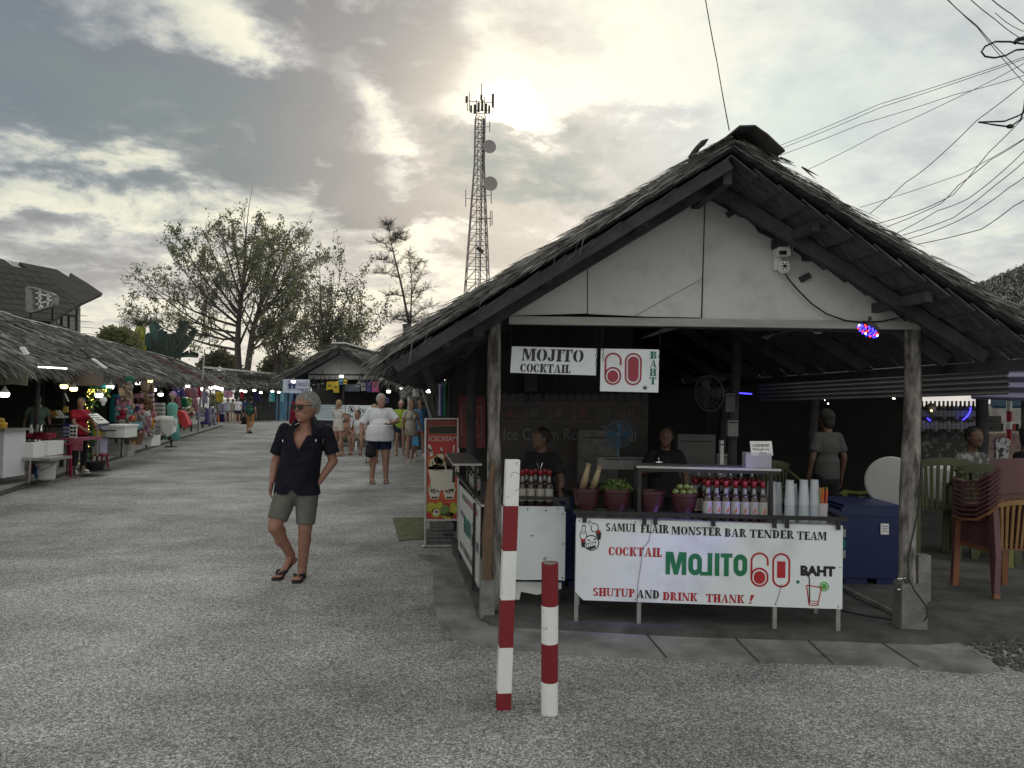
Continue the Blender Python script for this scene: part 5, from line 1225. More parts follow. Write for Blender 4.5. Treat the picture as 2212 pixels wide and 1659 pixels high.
for k, (fx, ex_, ey) in enumerate(((598, 590, 640), (603, 612, 650), (608, 630, 690), (594, 575, 700), (612, 650, 720), (601, 600, 600))):
    LM.append((limb(D3, [(fx, 870), (fx+1, 790), ((fx+ex_)/2, 740), (ex_, ey)], k+60, rnd.uniform(-3, 3)), .12))
tree('slender_tree', Vector((P(603, 860, D3).x, D3, 0)), LM, 'slender multi stemmed tree between the two big crowns', 'tree', 10, 3200, .2, (10, 5), spread=.8)
D4 = 48; NEED = mat('needle_leaf', (.06, .058, .05), .8, .3, 1)
LM = [(limb(D4, [(889, 880), (886, 760), (882, 690), (868, 620), (856, 570), (846, 530), (840, 490)]), .12), (limb(D4, [(886, 720), (888, 660), (890, 610), (884, 560), (882, 545)]), .06)]
for k, (fx, fy, ex_, ey) in enumerate(((858, 575, 812, 560), (850, 545, 812, 520), (846, 530, 872, 500), (862, 600, 805, 590), (872, 640, 830, 640), (880, 680, 835, 700), (888, 640, 920, 570), (888, 660, 925, 620), (886, 690, 935, 660), (886, 700, 945, 690), (886, 600, 912, 560), (842, 500, 836, 484), (848, 520, 876, 520), (886, 700, 850, 690))):
    LM.append((limb(D4, [(fx, fy), ((fx+ex_)/2, (fy+ey)/2-5), (ex_, ey)], k+80, rnd.uniform(-1.5, 1.5)), .03))
tq = random.Random(77); tt = thing('casuarina_tree', Vector((P(886, 860, D4).x, D4, 0)), 'wispy thin casuarina tree left of the lattice mast', 'tree'); wood = MB(); lv = MB()
for pts, r in LM:
    n = len(pts); wood.tube(pts, [max(.012, r*(1-.85*i/(n-1))) for i in range(n)], 5)
    for k in range(46 if n > 4 else 40):
        a = .3+.7*tq.random() if n > 4 else tq.random()
        f = a*(n-1); i = min(int(f), n-2); p = pts[i].lerp(pts[i+1], f-i)
        d = Vector((tq.uniform(-1, 1), tq.uniform(-1, 1), tq.uniform(-.2, 1))).normalized(); e = p+d*tq.uniform(.25, .75)
        wood.tube([p, e], [.01, .004], 3, cap=False)
        for j in range(15):
            s0_ = p.lerp(e, tq.random()); dd_ = (d+Vector((tq.uniform(-1, 1), tq.uniform(-1, 1), tq.uniform(-.7, .7)))).normalized(); blade(lv, s0_, dd_, tq.uniform(.12, .32), .012, tq)
wood.build('trunk', BARK, tt); lv.build('crown', NEED, tt)
# banana clump, palm, bush
BAN = mat('banana_leaf', (.03, .045, .035), .6, .3, 3); BANT = mat('banana_leaf_fresh', (.02, .07, .06), .5, .3, 3); YG = mat('yellow_green_leaf', (.22, .24, .03), .6, .2, 3)
bt_ = thing('banana_plant', P(362, 856, 47), 'dark banana plant with torn upright leaves behind the stalls', 'banana plant'); bt_.location.z = 0
def bleaf(m, pts, D, w, mi=0):
    p = [P(x, y, D) for x, y in pts]; k = len(p)
    for i in range(k-1):
        d = (p[i+1]-p[i]); s = d.cross(Vector((0, 1, 0))).normalized()
        w0, w1 = w*math.sin(math.pi*min(.95, (i+.35)/k)), w*math.sin(math.pi*min(.95, (i+1.35)/k))
        m.add([p[i]-s*w0, p[i]+Vector((0, .12, 0)), p[i]+s*w0, p[i+1]+s*w1, p[i+1]+Vector((0, .12, 0)), p[i+1]-s*w1], [(0, 1, 4, 5), (1, 2, 3, 4)], mi)
m = MB()
for pts, w, mi in ((((362, 776), (350, 740), (338, 715), (327, 697)), .45, 1), (((366, 776), (380, 740), (395, 712), (405, 695)), .34, 0), (((370, 778), (392, 752), (410, 728), (424, 712)), .3, 0), (((350, 780), (352, 740), (352, 715)), .4, 0), (((385, 770), (408, 764), (428, 768)), .22, 0), (((340, 782), (325, 750), (312, 722)), .5, 1), (((332, 785), (322, 760), (318, 735)), .6, 0), (((376, 782), (372, 755), (368, 720)), .4, 0), (((350, 790), (370, 765), (385, 745)), .7, 0), (((330, 790), (350, 768), (366, 745)), .8, 0), (((310, 780), (330, 765), (352, 770)), .6, 0)):
    bleaf(m, pts, 47, w, mi)
m.build('leaf_crown', [BAN, BANT], bt_)
m = MB(); q0 = P(362, 780, 47)
for dx in (-.9, 0, .5): m.tube([Vector((q0.x+dx, 47, 0)), Vector((q0.x+dx*.6, 47, q0.z+.3))], [.18, .12], 8)
m.build('stem', BAN, bt_)
pt = thing('palm_tree', P(305, 858, 50), 'small feathery palm top beside the banana plant', 'palm tree'); pt.location.z = 0
m = MB(); pc = P(305, 704, 50); q = random.Random(8)
for k in range(22):
    a = k*2.4; d = Vector((math.cos(a), .5*math.sin(a), q.uniform(.1, 1.3))).normalized(); p = pc.copy()
    for j in range(7):
        d = (d+Vector((0, 0, -.17))).normalized(); e = p+d*.2
        s = d.cross(Vector((0, 1, .2))).normalized()
        for sg in (-1, 1):
            for u_ in (0, .5): blade(m, p.lerp(e, u_), s*sg+d*.8+Vector((0, 0, -.4)), .30, .04, q)
        p = e
m.build('frond', mat('palm_leaf', (.06, .065, .04), .7, .3, 2), pt)
m = MB(); m.tube([Vector((pc.x, 50, 0)), pc], [.2, .12], 8); m.build('trunk', BARK, pt)
yb = thing('leafy_shrub', P(301, 858, 46), 'yellow green upright shrub between bush and banana plant', 'shrub'); yb.location.z = 0
m = MB(); q = random.Random(4)
for k in range(240): p = P(q.uniform(294, 309), q.uniform(722, 775), 46+q.uniform(-.4, .4)); blade(m, p, Vector((q.uniform(-.3, .3), q.uniform(-.3, .3), 1)), .5, .22, q)
m.build('foliage', YG, yb)
m = MB(); m.tube([Vector((P(301, 800, 46).x, 46, 0)), P(301, 760, 46)], .08, 6); m.build('stem', BARK, yb)
def bush(name, x0, x1, y0, y1, D, n, ls, label, ma, seed):
    q = random.Random(seed); t = thing(name, P((x0+x1)/2, 858, D), label, 'bush'); t.location.z = 0; m = MB(); w = MB()
    c = P((x0+x1)/2, y1, D); rx = (x1-x0)/2/FD*D; rz = (y1-y0)/FD*D
    for i in range(n):
        a = q.uniform(0, math.pi); b = q.uniform(-1, 1); r_ = q.uniform(.5, 1.08)
        p = c + Vector((math.cos(a)*rx*r_, b*rx*.6, math.sin(a)*rz*r_*(1+.22*mnoise.noise(Vector((a*3, b, seed))))))
        d = Vector((q.uniform(-1, 1), q.uniform(-1, 1), q.uniform(-.4, 1))).normalized(); s = d.orthogonal().normalized()*ls*.35
        m.add([p, p+d*ls*.5+s, p+d*ls, p+d*ls*.5-s], [(0, 1, 2, 3)], q.choice((0, 1)))
    m.build('foliage', ma, t); w.tube([Vector((c.x, D, 0)), c], .1, 6); w.build('trunk', BARK, t)
bush('dense_bush', 212, 296, 712, 762, 40, 2600, .22, 'dense dark green bush showing above the stall roofs', [LEAFA, LEAFA], 3)
bush('dense_bush', 430, 520, 765, 815, 68, 2200, .35, 'low green bush at the foot of the big tree', [LEAFA, LEAFB], 6)
bush('dense_bush', 560, 660, 770, 825, 70, 2200, .35, 'low scrub between the tree trunks behind the shop', [LEAFA, LEAFB], 7)
# ------------------------------------------------------------------ overhead wires
up = thing('utility_pole', Vector((9.8, 11.0, 0)), 'concrete utility pole at the right carrying the tangled wires', 'utility pole')
m = MB(); m.tube([Vector((9.8, 11.0, 0)), Vector((9.8, 11.0, 9.5))], [.14, .10], 10); m.build('pole', CONCL, up)
m = MB(); m.beam(Vector((9.2, 11, 8.7)), Vector((10.5, 11, 8.7)), .1, .1); m.build('crossarm', METD, up)
wires = [([(2228, 118, 10.6), (1900, 225, 12), (1676, 318, 14)], .009, 'upper straight wire running from the pole to the roof ridge'),
 ([(2228, 122, 10.6), (1905, 231, 12), (1684, 322, 14)], .009, 'straight wire just below the uppermost one'),
 ([(2228, 158, 10.6), (2060, 205, 11.4), (1860, 268, 13), (1686, 335, 14)], .009, 'third straight wire, sloping more to the ridge'),
 ([(2228, 128, 10.6), (2080, 205, 11.5), (1900, 288, 13), (1742, 368, 14)], .009, 'straight wire reaching the roof right of the ridge'),
 ([(2228, 168, 10.4), (2110, 260, 10.6), (2010, 355, 11), (1955, 395, 11.6), (1878, 462, 12)], .011, 'kinked cable landing highest on the right roof slope'),
 ([(2228, 236, 10.4), (2135, 330, 10.6), (2060, 420, 11), (1985, 455, 11.4), (1898, 482, 12)], .011, 'second kinked cable landing on the right roof slope'),
 ([(2228, 290, 10.4), (2140, 345, 10.8), (2070, 400, 11), (2032, 440, 11.5), (1916, 490, 12)], .011, 'third kinked cable landing on the right roof slope'),
 ([(2228, 310, 10.3), (2160, 375, 10.6), (2090, 430, 11), (2025, 455, 11.5), (1938, 503, 12)], .011, 'fourth kinked cable, slightly wavy'),
 ([(2228, 335, 10.3), (2150, 400, 10.8), (2060, 470, 11.3), (1950, 508, 12)], .011, 'fifth cable towards the lower right roof'),
 ([(2228, 370, 10.3), (2180, 405, 10.6), (2110, 455, 11), (2040, 490, 11.5), (1962, 516, 12)], .011, 'sixth cable with two small kinks'),
 ([(2228, 420, 10.3), (2190, 445, 10.6), (2120, 495, 11), (1980, 528, 12)], .012, 'lowest kinked cable above the right roof slope'),
 ([(2228, 290, 11), (2080, 375, 12), (1858, 448, 13)], .009, 'thin straight wire crossing over the kinked cables'),
 ([(2035, -12, 9), (2110, 55, 9.6), (2170, 120, 10.2), (2228, 170, 10.8)], .011, 'wire entering from the top edge, leftmost of the bundle'),
 ([(2037, -12, 9), (2112, 60, 9.6), (2165, 125, 10.2), (2228, 195, 10.8)], .009, 'thin wire twined with the leftmost top wire'),
 ([(2085, -12, 9), (2150, 42, 9.6), (2200, 80, 10.4), (2228, 100, 10.8)], .011, 'wire entering from the top edge, second of the bundle'),
 ([(2130, -12, 9), (2185, 30, 9.6), (2228, 62, 10.5)], .013, 'thick wire across the top right corner'),
 ([(2150, 28, 9.5), (2190, 58, 10), (2228, 72, 10.6)], .009, 'short wire branching off near the top right corner'),
 ([(1522, -12, 6.6), (1548, 130, 6.7), (1575, 281, 5.3)], .009, 'single wire dropping from the sky to the roof ridge')]
for pts, r, lab in wires:
    cp = [P(*p) for p in pts]; o_ = []
    for i in range(len(cp)-1):
        for j in range(5): o_.append(cp[i].lerp(cp[i+1], j/5)+Vector((0, 0, -.012*math.sin(math.pi*j/5))))
    o_.append(cp[-1]); m = MB(); m.tube(o_, r*.52, 5); m.build('overhead_wire', CABLE, label=lab, cat='wire', group='overhead wires')
t = thing('cable_loop', P(2160, 105, 10.5), 'coiled cable loop hanging from the wires at the upper right', 'cable')
m = MB(); m.tube([P(x, y, 10.5) for x, y in ((2212, 95), (2180, 90), (2150, 90), (2128, 100), (2120, 112), (2128, 122), (2148, 125), (2172, 120), (2195, 108), (2220, 106))], .013, 6); m.build('loop', CABLE, t)
m = MB(); m.tube([P(x, y, 10.5) for x, y in ((2192, 93), (2198, 86), (2206, 84), (2222, 80))], .03, 6); m.build('splice_sleeve', BLACK, t)
t = thing('cable_loop', P(2165, 268, 10.4), 'knotted cable loop with a dark connector lower in the wires', 'cable')
m = MB(); m.tube([P(x, y, 10.4) for x, y in ((2226, 235), (2200, 250), (2170, 262), (2114, 264), (2150, 270), (2182, 274), (2205, 258), (2212, 235), (2216, 200))], .012, 6); m.build('loop', CABLE, t)
m = MB(); m.ell(P(2182, 273, 10.4), (.05, .04, .03)); m.build('connector', BLACK, t)
# pole and thin leaning rod by the left stalls
t = thing('leaning_rod', G(428, 931, .1), 'tall thin metal rod leaning by the left stalls', 'pole')
m = MB(); q0 = G(428, 932, .1); m.tube([q0, P(434, 850, q0.y), P(442, 756, q0.y)], [.05, .045, .03], 7); m.build('rod', METL, t)
# solar panels lying on the thatch
for k, (pts, lab) in enumerate((((Z2(215, -20), Z2(262, -22), Z2(315, 50), Z2(262, 52)), 'white plank lying on the nearest thatch roof'), ((Z2(1010, 100), Z2(1050, 110), Z2(1180, 205), Z2(1140, 200)), 'narrow white plank lying low on the thatch'))):
    m = MB(); D = [12.3, 16.0][k]; m.prism([P(x, y, D) for x, y in pts], (0, .03, .02)); t = m.build('roof_plank', WHITEP, label=lab, cat='plank', group='white planks on the thatch')
# ------------------------------------------------------------------ neighbouring hall on the right, dim interior
hall = thing('thatched_hall', Vector((8, 11, 0)), 'neighbouring thatched hall behind the bar at the right edge', 'building')
A_, Bk_, C_, D_ = P(1990, 655, 13.5), P(2420, 500, 13.5), P(2500, 690, 9.6), P(2060, 775, 9.6)
row_roof(hall, A_, Bk_, C_, D_, 5200, 51.0, wid=.02, Lr=(.18, .4), amp=.07)
m = MB(); m.prism([Vector((2.6, 9.4, 2.6)), Vector((12.5, 9.4, 2.6)), Vector((12.5, 16.5, 2.7)), Vector((2.6, 16.5, 2.7))], (0, 0, .06)); m.build('ceiling', STRAWD, hall)
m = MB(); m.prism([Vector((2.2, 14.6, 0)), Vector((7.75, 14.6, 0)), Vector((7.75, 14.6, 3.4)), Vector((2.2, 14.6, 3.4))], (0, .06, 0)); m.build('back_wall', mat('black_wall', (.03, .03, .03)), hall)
for x, d in ((2118, 11.2), (2218, 9.9)):
    X = (x-1106)/FD*d; m = MB(); m.tube([Vector((X, d, .05)), Vector((X, d, 2.6))], .06, 8); m.build('post', WOOD, hall)
cg = thing('corrugated_sheet', P(1950, 820, 9), 'long grey corrugated metal sheets hung under the right eave', 'metal sheet')
def corr(tl, tr_, br, bl2, n, ma, nm, amp=.018):
    m = MB(); tl, tr_, br, bl2 = [P(*p) for p in (tl, tr_, br, bl2)]; nrm = (tr_-tl).cross(bl2-tl).normalized(); k = n*6; o = 0
    for i in range(k+1):
        a = i/k; off = nrm*(amp*math.sin(2*math.pi*n*a))
        m.v += [tl.lerp(bl2, a)+off, tr_.lerp(br, a)+off]
    for i in range(k): m.f.append([2*i, 2*i+1, 2*i+3, 2*i+2]); m.m.append(0)
    return m.build(nm, ma, cg, smooth=True)
CORR = mat('corrugated_grey', (.13, .13, .13), .5, .25, 1.5, metal=.3)
corr((1640, 812, 10), (2176, 768, 7.2), (2180, 852, 7.2), (1640, 868, 10), 7, CORR, 'sheet')
corr((2100, 800, 8.6), (2300, 795, 7.4), (2300, 868, 7.4), (2100, 862, 8.6), 3, mat('bluish_metal_sheet', (.30, .28, .42), .35, .1, 2, metal=.5), 'sheet')
# menu wall with lettering
mw_ = thing('menu_board', B(.7, 3.3, 1.0), 'dim framed menu wall lettered Ice Cream Rolls behind the bartender', 'menu board')
mo, mx_, mz_ = P(1079, 1060, 9.2), P(1398, 1060, 9.2)-P(1079, 1060, 9.2), Vector((0, 0, (1060-861)/FD*9.2))
DRB = mat('dim_board', (.05, .05, .05), .7, .3, 4, col2=(.09, .075, .07)); GRL = mat('faded_lettering', (.17, .17, .165), .7, .1)
m = MB(); m.prism([mo, mo+mx_, mo+mx_+mz_, mo+mz_], (0, .03, 0)); mb_ = m.build('board', DRB, mw_); lf = Vector((0, -.006, 0))
letters(mb_, text_polys('Ice Cream Rolls', .01), mo, mx_, mz_, (.02, .545, .58, .13), GRL, lf)
letters(mb_, text_polys('ไอติม', .01), mo, mx_, mz_, (.68, .53, .24, .17), GRL, lf)
for k in range(6):
    x0 = .01+.165*k; v, f = shapes([rect(0, 0, 1, .02), rect(0, .98, 1, 1), rect(0, 0, .02, 1), rect(.98, 0, 1, 1)]); letters(mb_, (v, f), mo, mx_, mz_, (x0, .75, .15, .2), GRL, lf, 'menu_frame')
    m = MB(); c = mo+mx_*(x0+.05)+mz_*.84+lf; m.lathe(c, [(.03, 0), (.045, .004)], 10, ax=Matrix.Rotation(R(90), 3, 'X')); m.build('menu_picture', [mat('menu_red', (.14, .05, .05), .7, .4, 9), mat('menu_green', (.07, .1, .06), .7, .4, 9), mat('menu_brown', (.12, .09, .06), .7, .4, 9)][k % 3], mb_)
m = MB()
for k in range(18): c = mo+mx_*((k+.5)/18)+mz_*1.01; m.lathe(c, [(.05, 0), (.05, .02)], 10, ax=Matrix.Rotation(R(90), 3, 'X'))
m.build('scalloped_trim', DRB, mw_)
t = thing('red_menu_panel', P(1030, 900, 9.0), 'dark red ice cream menu panel left of the log post', 'menu board')
q = [P(990, 855, 9.1), P(1048, 857, 9.1), P(1048, 968, 9.1), P(990, 968, 9.1)]
m = MB(); m.prism(q, (0, .02, 0)); pn = m.build('panel', mat('dull_red', (.13, .02, .025), .6, .2, 4), t)
v, f = shapes([rect(0, 0, 1, .02), rect(0, .98, 1, 1), rect(0, 0, .03, 1), rect(.97, 0, 1, 1), stadp(.5, .55, .25, .2), stadp(.35, .45, .12, .12), stadp(.65, .45, .12, .12), [(.25, .4), (.75, .4), (.6, .1), (.4, .1)]])
letters(pn, (v, f), q[3], q[1]-q[0], q[0]-q[3], (.12, .25, .76, .55), GRL, lf, 'artwork')
t = thing('meter_box', P(1147, 817, 9.1), 'dark electric box on the wall under the MOJITO sign', 'electric box')
m = MB(); m.box(P(1147, 822, 9.2), (.15, .08, .26)); m.build('box', METD, t)
m = MB(); m.tube([P(1143, 845, 9.15), P(1140, 870, 9.15)], .008, 5); m.tube([P(1180+12*math.cos(a/3), 818+22*math.sin(a/3), 9.15) for a in range(38)], .01, 5); m.tube([P(1178, 840, 9.15), P(1172, 868, 9.15)], .008, 5); m.build('cable_coil', CABLE, t)
# fans
def fan(name, c, r, label, ma, blades, stand, cat='fan', face=(0, -1, 0), bm=None):
    t = thing(name, c, label, cat); c = Vector(c); ax = Vector(face).normalized().to_track_quat('Z', 'Y').to_matrix()
    m = MB()
    for rr_, z in ((r, 0), (r*.75, .03), (r*.5, .045), (r*.25, .05)):
        m.tube([c+ax @ Vector((rr_*math.cos(a*.35), rr_*math.sin(a*.35), z)) for a in range(19)], .004 if rr_ < r else .009, 4, cap=False)
    for k in range(16):
        a = k*math.pi/8; m.tube([c+ax @ Vector((0, 0, .05)), c+ax @ Vector((r*.6*math.cos(a), r*.6*math.sin(a), .045)), c+ax @ Vector((r*math.cos(a), r*math.sin(a), 0))], .0025, 3)
    m.build('guard', ma, t)
    m = MB()
    for k in range(blades):
        a = k*2*math.pi/blades; pts = [(.05, -.02), (.6, -.28), (.85, -.1), (.82, .2), (.4, .12)]
        w = [c + ax @ Vector((r*(px_*math.cos(a)-py_*math.sin(a)), r*(px_*math.sin(a)+py_*math.cos(a)), -.02+py_*.06)) for px_, py_ in pts]; m.prism(w, ax @ Vector((0, 0, .006)))
    m.build('blades', bm or ma, t)
    m = MB(); m.lathe(c, [(r*.1, -.22), (r*.28, -.2), (r*.28, -.08), (r*.12, -.03)], 14, ax=ax); m.build('motor', ma, t)
    m = MB(); m.tube(stand, .014, 6); m.build('stand', ma, t)
    return t
FG = mat('fan_grey', (.11, .11, .11), .5, .1)
fan('wall_fan', P(1532, 850, 8.25), .19, 'large round grey fan mounted on the inner post', FG, 3, [P(1545, 850, 8.35), P(1580, 840, 8.35)], face=(-.75, -.6, -.1))
fan('desk_fan', P(1337, 938, 7.9), .135, 'blue desk fan behind the sugar pots', mat('fan_blue_frame', (.10, .16, .2), .5, .1), 4, [P(1337, 945, 8.0), P(1333, 1012, 8.0)], bm=mat('fan_blue', (.02, .16, .30), .4, .1))
for x, y, w, h, d, nm, ma, lab in ((1576, 870, .10, .2, 8.2, 'white_box', FG, 'pale plastic box fixed to the inner post'), (1582, 925, .11, .17, 8.2, 'notice_card', GRY, 'tilted paper notice pinned on the inner post'), (1558, 982, .035, .30, 8.15, 'lamp_tube', WHITEP, 'short white tube beside the inner post'), (1562, 1005, .14, .25, 8.3, 'storage_box', GRY, 'grey canister standing at the foot of the inner post'), (1355, 1000, .62, .12, 8.0, 'work_bench', GRY, 'cluttered work bench behind the clay pots'), (1500, 990, .42, .55, 8.8, 'steel_cabinet', mat('cabinet_grey', (.14, .14, .14), .6, .15, 2), 'grey cabinet behind the man in black'), (1290, 985, .45, .6, 8.9, 'marble_panel', mat('speckled_panel', (.13, .13, .125), .6, .4, 12), 'speckled grey panel behind the blue fan')):
    t = thing(nm, P(x, y, d), lab, nm.replace('_', ' ')); m = MB(); m.box(P(x, y, d), (w, .06 if w < .3 else .2, h)); m.build('body', ma, t)
    m = MB(); m.box(P(x, y, d)+Vector((0, -.035 if w < .3 else -.105, h*.36)), (w*.85, .006, .012)); m.build('trim', METD, t)
t = thing('blue_light_tube', P(1612, 850, 10), 'thin glowing blue light tube in the dark interior', 'lamp'); m = MB(); m.tube([P(1597, 849, 10), P(1624, 851, 10)], .008, 5); m.build('tube', EB, t)
# back bar shelf
bs = thing('bar_shelf', P(2045, 940, 12), 'dim back bar shelf lined with bottles', 'shelf')
m = MB()
for y in (884, 907, 934): m.prism([P(1985, y, 12), P(2112, y, 12), P(2112, y, 12.4), P(1985, y, 12.4)], (0, 0, .02)) if False else m.box((P(1985, y, 12.1)+P(2112, y, 12.1))/2, (.95, .3, .025))
m.build('shelf_board', WOOD, bs)
m = MB(); m.box((P(1985, 970, 12.3)+P(2112, 970, 12.3))/2, (.95, .05, .5)); m.build('front_panel', mat('sticker_panel', (.06, .06, .06), .7, .2, 12, col2=(.2, .2, .2), thr=(.55, .6)), bs)
dull = [mat('dull_glass_%s' % n, c, .25, .2, 6) for n, c in (('clear', (.30, .30, .29)), ('brown', (.12, .08, .05)), ('green', (.06, .09, .06)))]
protos = []
for k in range(3):
    t = thing('shelf_bottle', (0, -40, 0), 'x', 'bottle', 'bottles on the dim back bar shelf')
    m = MB(); m.lathe((0, 0, 0), [(.04, 0), (.04, .17), (.015, .22), (.015, .28)], 10); m.build('glass', dull[k], t, smooth=True, local=True)
    m = MB(); m.lathe((0, 0, 0), [(.041, .04), (.041, .13)], 10); m.build('label_band', GRY, t, local=True); protos.append(t)
for j, (y, zz_) in enumerate(((934, 0), (907, 0))):
    for i in range(13):
        loc = P(1992+i*9.2, y, 12.02); loc.z += .013
        lab = 'bottle in a long row on the %s shelf of the dim back bar' % ('lower', 'upper')[j]
        if i < 3 and j == 0: protos[i].location = loc; protos[i]['label'] = lab
        else: dup(protos[(i*7+j) % 3], loc, lab)
t = thing('neon_curve', P(2090, 895, 11.9), 'curved blue neon strip beside the bottles', 'lamp'); m = MB(); m.tube([P(2097, 880, 11.9), P(2096, 888, 11.9), P(2090, 899, 11.9), P(2080, 907, 11.9)], .009, 6); m.build('tube', EB, t)
t = thing('neon_curve', P(2006, 906, 11.9), 'tiny blue neon tick left of the bottles', 'lamp'); m = MB(); m.tube([P(2003, 903, 11.9), P(2010, 909, 11.9)], .008, 6); m.build('tube', EB, t)
t = thing('light_bulb', P(2012, 884, 11.8), 'clear bulb with a faint yellow glow on the back bar', 'lamp'); m = MB(); m.lathe(P(2012, 884, 11.8), [(.015, -.12), (.05, -.05), (.07, .03), (.04, .09)], 12); m.build('bulb', CLEARG, t, smooth=True); m = MB(); m.ell(P(2012, 887, 11.7), .014); m.build('filament', BULBW, t)
q = random.Random(3)
for lab, x0, x1, y0, y1, D, n in (('sprinkle of tiny white fairy lights left of the back bar', 1782, 1792, 850, 875, 11, 12), ('tiny white fairy lights over the back bar', 1925, 1940, 846, 862, 11, 8), ('fairy lights hanging near the outdoor stall', 2132, 2182, 848, 856, 11, 9)):
    m = MB()
    t = thing('fairy_lights', P((x0+x1)/2, y0, D), lab, 'string lights')
    pts = [P(x0+(x1-x0)*i/n+q.uniform(-1, 1), q.uniform(y0, y1), D) for i in range(n+1)]
    m.tube(pts, .002, 3); m.build('wire', CABLE, t)
    for p in pts[::2]: m = MB(); m.ell(p, .009, 6, 4); m.build('bulb', BULB, t)
# outdoor stall glimpsed at far right
t = thing('market_stall', P(2180, 920, 17), 'outdoor stall with a blue awning glimpsed at the right edge', 'market stall'); t.location.z = 0
m = MB(); m.prism([P(2146, 868, 16), P(2300, 868, 16), P(2300, 881, 15.6), P(2146, 882, 15.6)], (0, .1, .05)); m.build('awning', mat('awning_blue', (.02, .14, .30), .7, .1), t)
m = MB(); m.prism([P(2120, 940, 19), P(2330, 940, 19), P(2330, 872, 19), P(2120, 872, 19)], (0, .1, 0)); m.build('back_cloth', mat('stall_cloth', (.16, .15, .15), .9, .5, 2, col2=(.42, .40, .38)), t)
m = MB(); m.prism([P(2120, 1060, 18), P(2330, 1060, 18), P(2330, 936, 18), P(2120, 936, 18)], (0, .4, 0)); m.build('counter', mat('stall_goods', (.08, .07, .07), .9, .5, 5, col2=(.32, .22, .2)), t)
m = MB(); m.tube([P(2122, 911, 15.8), P(2300, 916, 15.8)], .03, 6); m.build('rail', WHITEP, t)
for k, (y0, y1, ma) in enumerate(((867, 888, WHITEP), (888, 911, REDP), (911, 927, WHITEP), (927, 960, REDP))):
    m = MB(); m.tube([P(2180, y0, 15.5), P(2180, y1, 15.5)], .05, 10); m.build('pole_band', ma, t)
for k, (x, ma) in enumerate(((2160, BLK2), (2166, WHITEP), (2172, BLK2), (2188, REDP), (2194, BLK2), (2200, WHITEP), (2207, BLK2))):
    g_ = thing('hanging_garment', P(x, 924, 15.9), 'small folded garment on the white rail, %s' % ('black', 'white', 'black', 'red', 'black', 'white', 'black')[k], 'garment', 'garments on the white rail')
    m = MB(); m.box(P(x, 922, 15.9), (.045, .12, .17)); m.build('cloth', ma, g_)
    m = MB(); m.tube([P(x, 914, 15.9), P(x, 911, 15.8)], .008, 4); m.build('hook', METD, g_)
t = thing('loudspeaker', P(2139, 915, 11), 'dark loudspeaker box right of the back bar', 'speaker'); m = MB(); m.box(P(2139, 915, 11), (.19, .2, .22)); m.build('box', BLACK, t); m = MB(); m.lathe(P(2139, 917, 10.88), [(.06, 0), (.04, .02)], 14, ax=yx); m.build('cone', METD, t)
t = thing('hanging_shirt', P(2167, 967, 11.5), 'white and black patterned shirt hung below the red and white pole', 'shirt')
m = MB(); pp = [(2150, 952), (2158, 946), (2176, 946), (2184, 952), (2180, 966), (2178, 990), (2152, 990), (2152, 966)]; m.prism([P(x, y, 11.5) for x, y in pp], (0, .05, 0)); m.build('cloth', mat('patterned_white', (.55, .55, .57), .8, .1, 14, col2=(.05, .05, .06), thr=(.5, .56)), t)
m = MB(); m.tube([P(2160, 946, 11.52), P(2167, 940, 11.52), P(2174, 946, 11.52)], .006, 4); m.build('hanger', METD, t)
# ------------------------------------------------------------------ plastic chairs, table, coolers
def chair(loc, rz, label, ma, group=None, scale=1.0, back=None, tip=None):
    t = thing('plastic_chair', loc, label, 'chair', group, rz, scale); back = back or ma
    m = MB(); n = 8
    m.prism([(-.22, -.22, .42), (.22, -.22, .42), (.2, .2, .40), (-.2, .2, .40)], (0, 0, .018)); m.beam((-.22, -.22, .405), (.22, -.22, .405), .02, .045); m.beam((-.21, -.2, .40), (-.2, .2, .39), .02, .04); m.beam((.21, -.2, .40), (.2, .2, .39), .02, .04); m.build('seat', ma, t, local=True)
    for sx in (-1, 1):
        m = MB(); m.beam((sx*.25, -.23, 0), (sx*.235, -.21, .62), .06, .035); m.build('leg', ma, t, local=True)
        m = MB(); m.beam((sx*.235, .27, 0), (sx*.215, .2, .55), .055, .035); m.build('leg', ma, t, local=True)
        pts = [(sx*.235, -.25, .615), (sx*.255, -.2, .645), (sx*.265, -.08, .635), (sx*.26, .08, .655), (sx*.24, .19, .72), (sx*.2, .245, .79)]
        m = MB()
        for i in range(len(pts)-1):
            a, b = Vector(pts[i]), Vector(pts[i+1]); m.beam(a, b+(b-a).normalized()*.012, .055, .022)
        m.build('armrest', ma, t, local=True)
    m = MB(); arc = [( .215*math.sin(a), .19+.07*math.cos(a), .80+.045*math.cos(a*1.2)) for a in [(-1.35+2.7*i/10) for i in range(11)]]
    for i in range(10): a, b = Vector(arc[i]), Vector(arc[i+1]); m.beam(a, b+(b-a)*.08, .022, .07)
    for i in range(1, 10): a = Vector(arc[i]); m.beam(a+Vector((0, 0, -.02)), (a.x*.85, .185+.03*math.cos(a.x*4), .42), .026, .012, up=(0, 1, 0))
    m.build('backrest', back, t, local=True)
    return t
MAUVE = mat('mauve_plastic', (.12, .05, .055), .45, .25, 3); ORNG = mat('faded_orange_plastic', (.24, .10, .05), .5, .2, 4); TAN = mat('tan_plastic', (.24, .13, .045), .5, .2, 4); GRNC = mat('green_plastic', (.14, .16, .03), .45, .2, 4); GRND = mat('dark_green_plastic', (.07, .08, .035), .5, .2, 4); GREYARM = mat('grey_plastic', (.13, .115, .11), .6, .2, 6)
CS = Vector((4.42, 7.03, .08))
base_ch = chair(CS, R(187), 'faded orange plastic chair at the bottom of the tall stack', ORNG, 'stacked plastic chairs', 1.0, TAN)
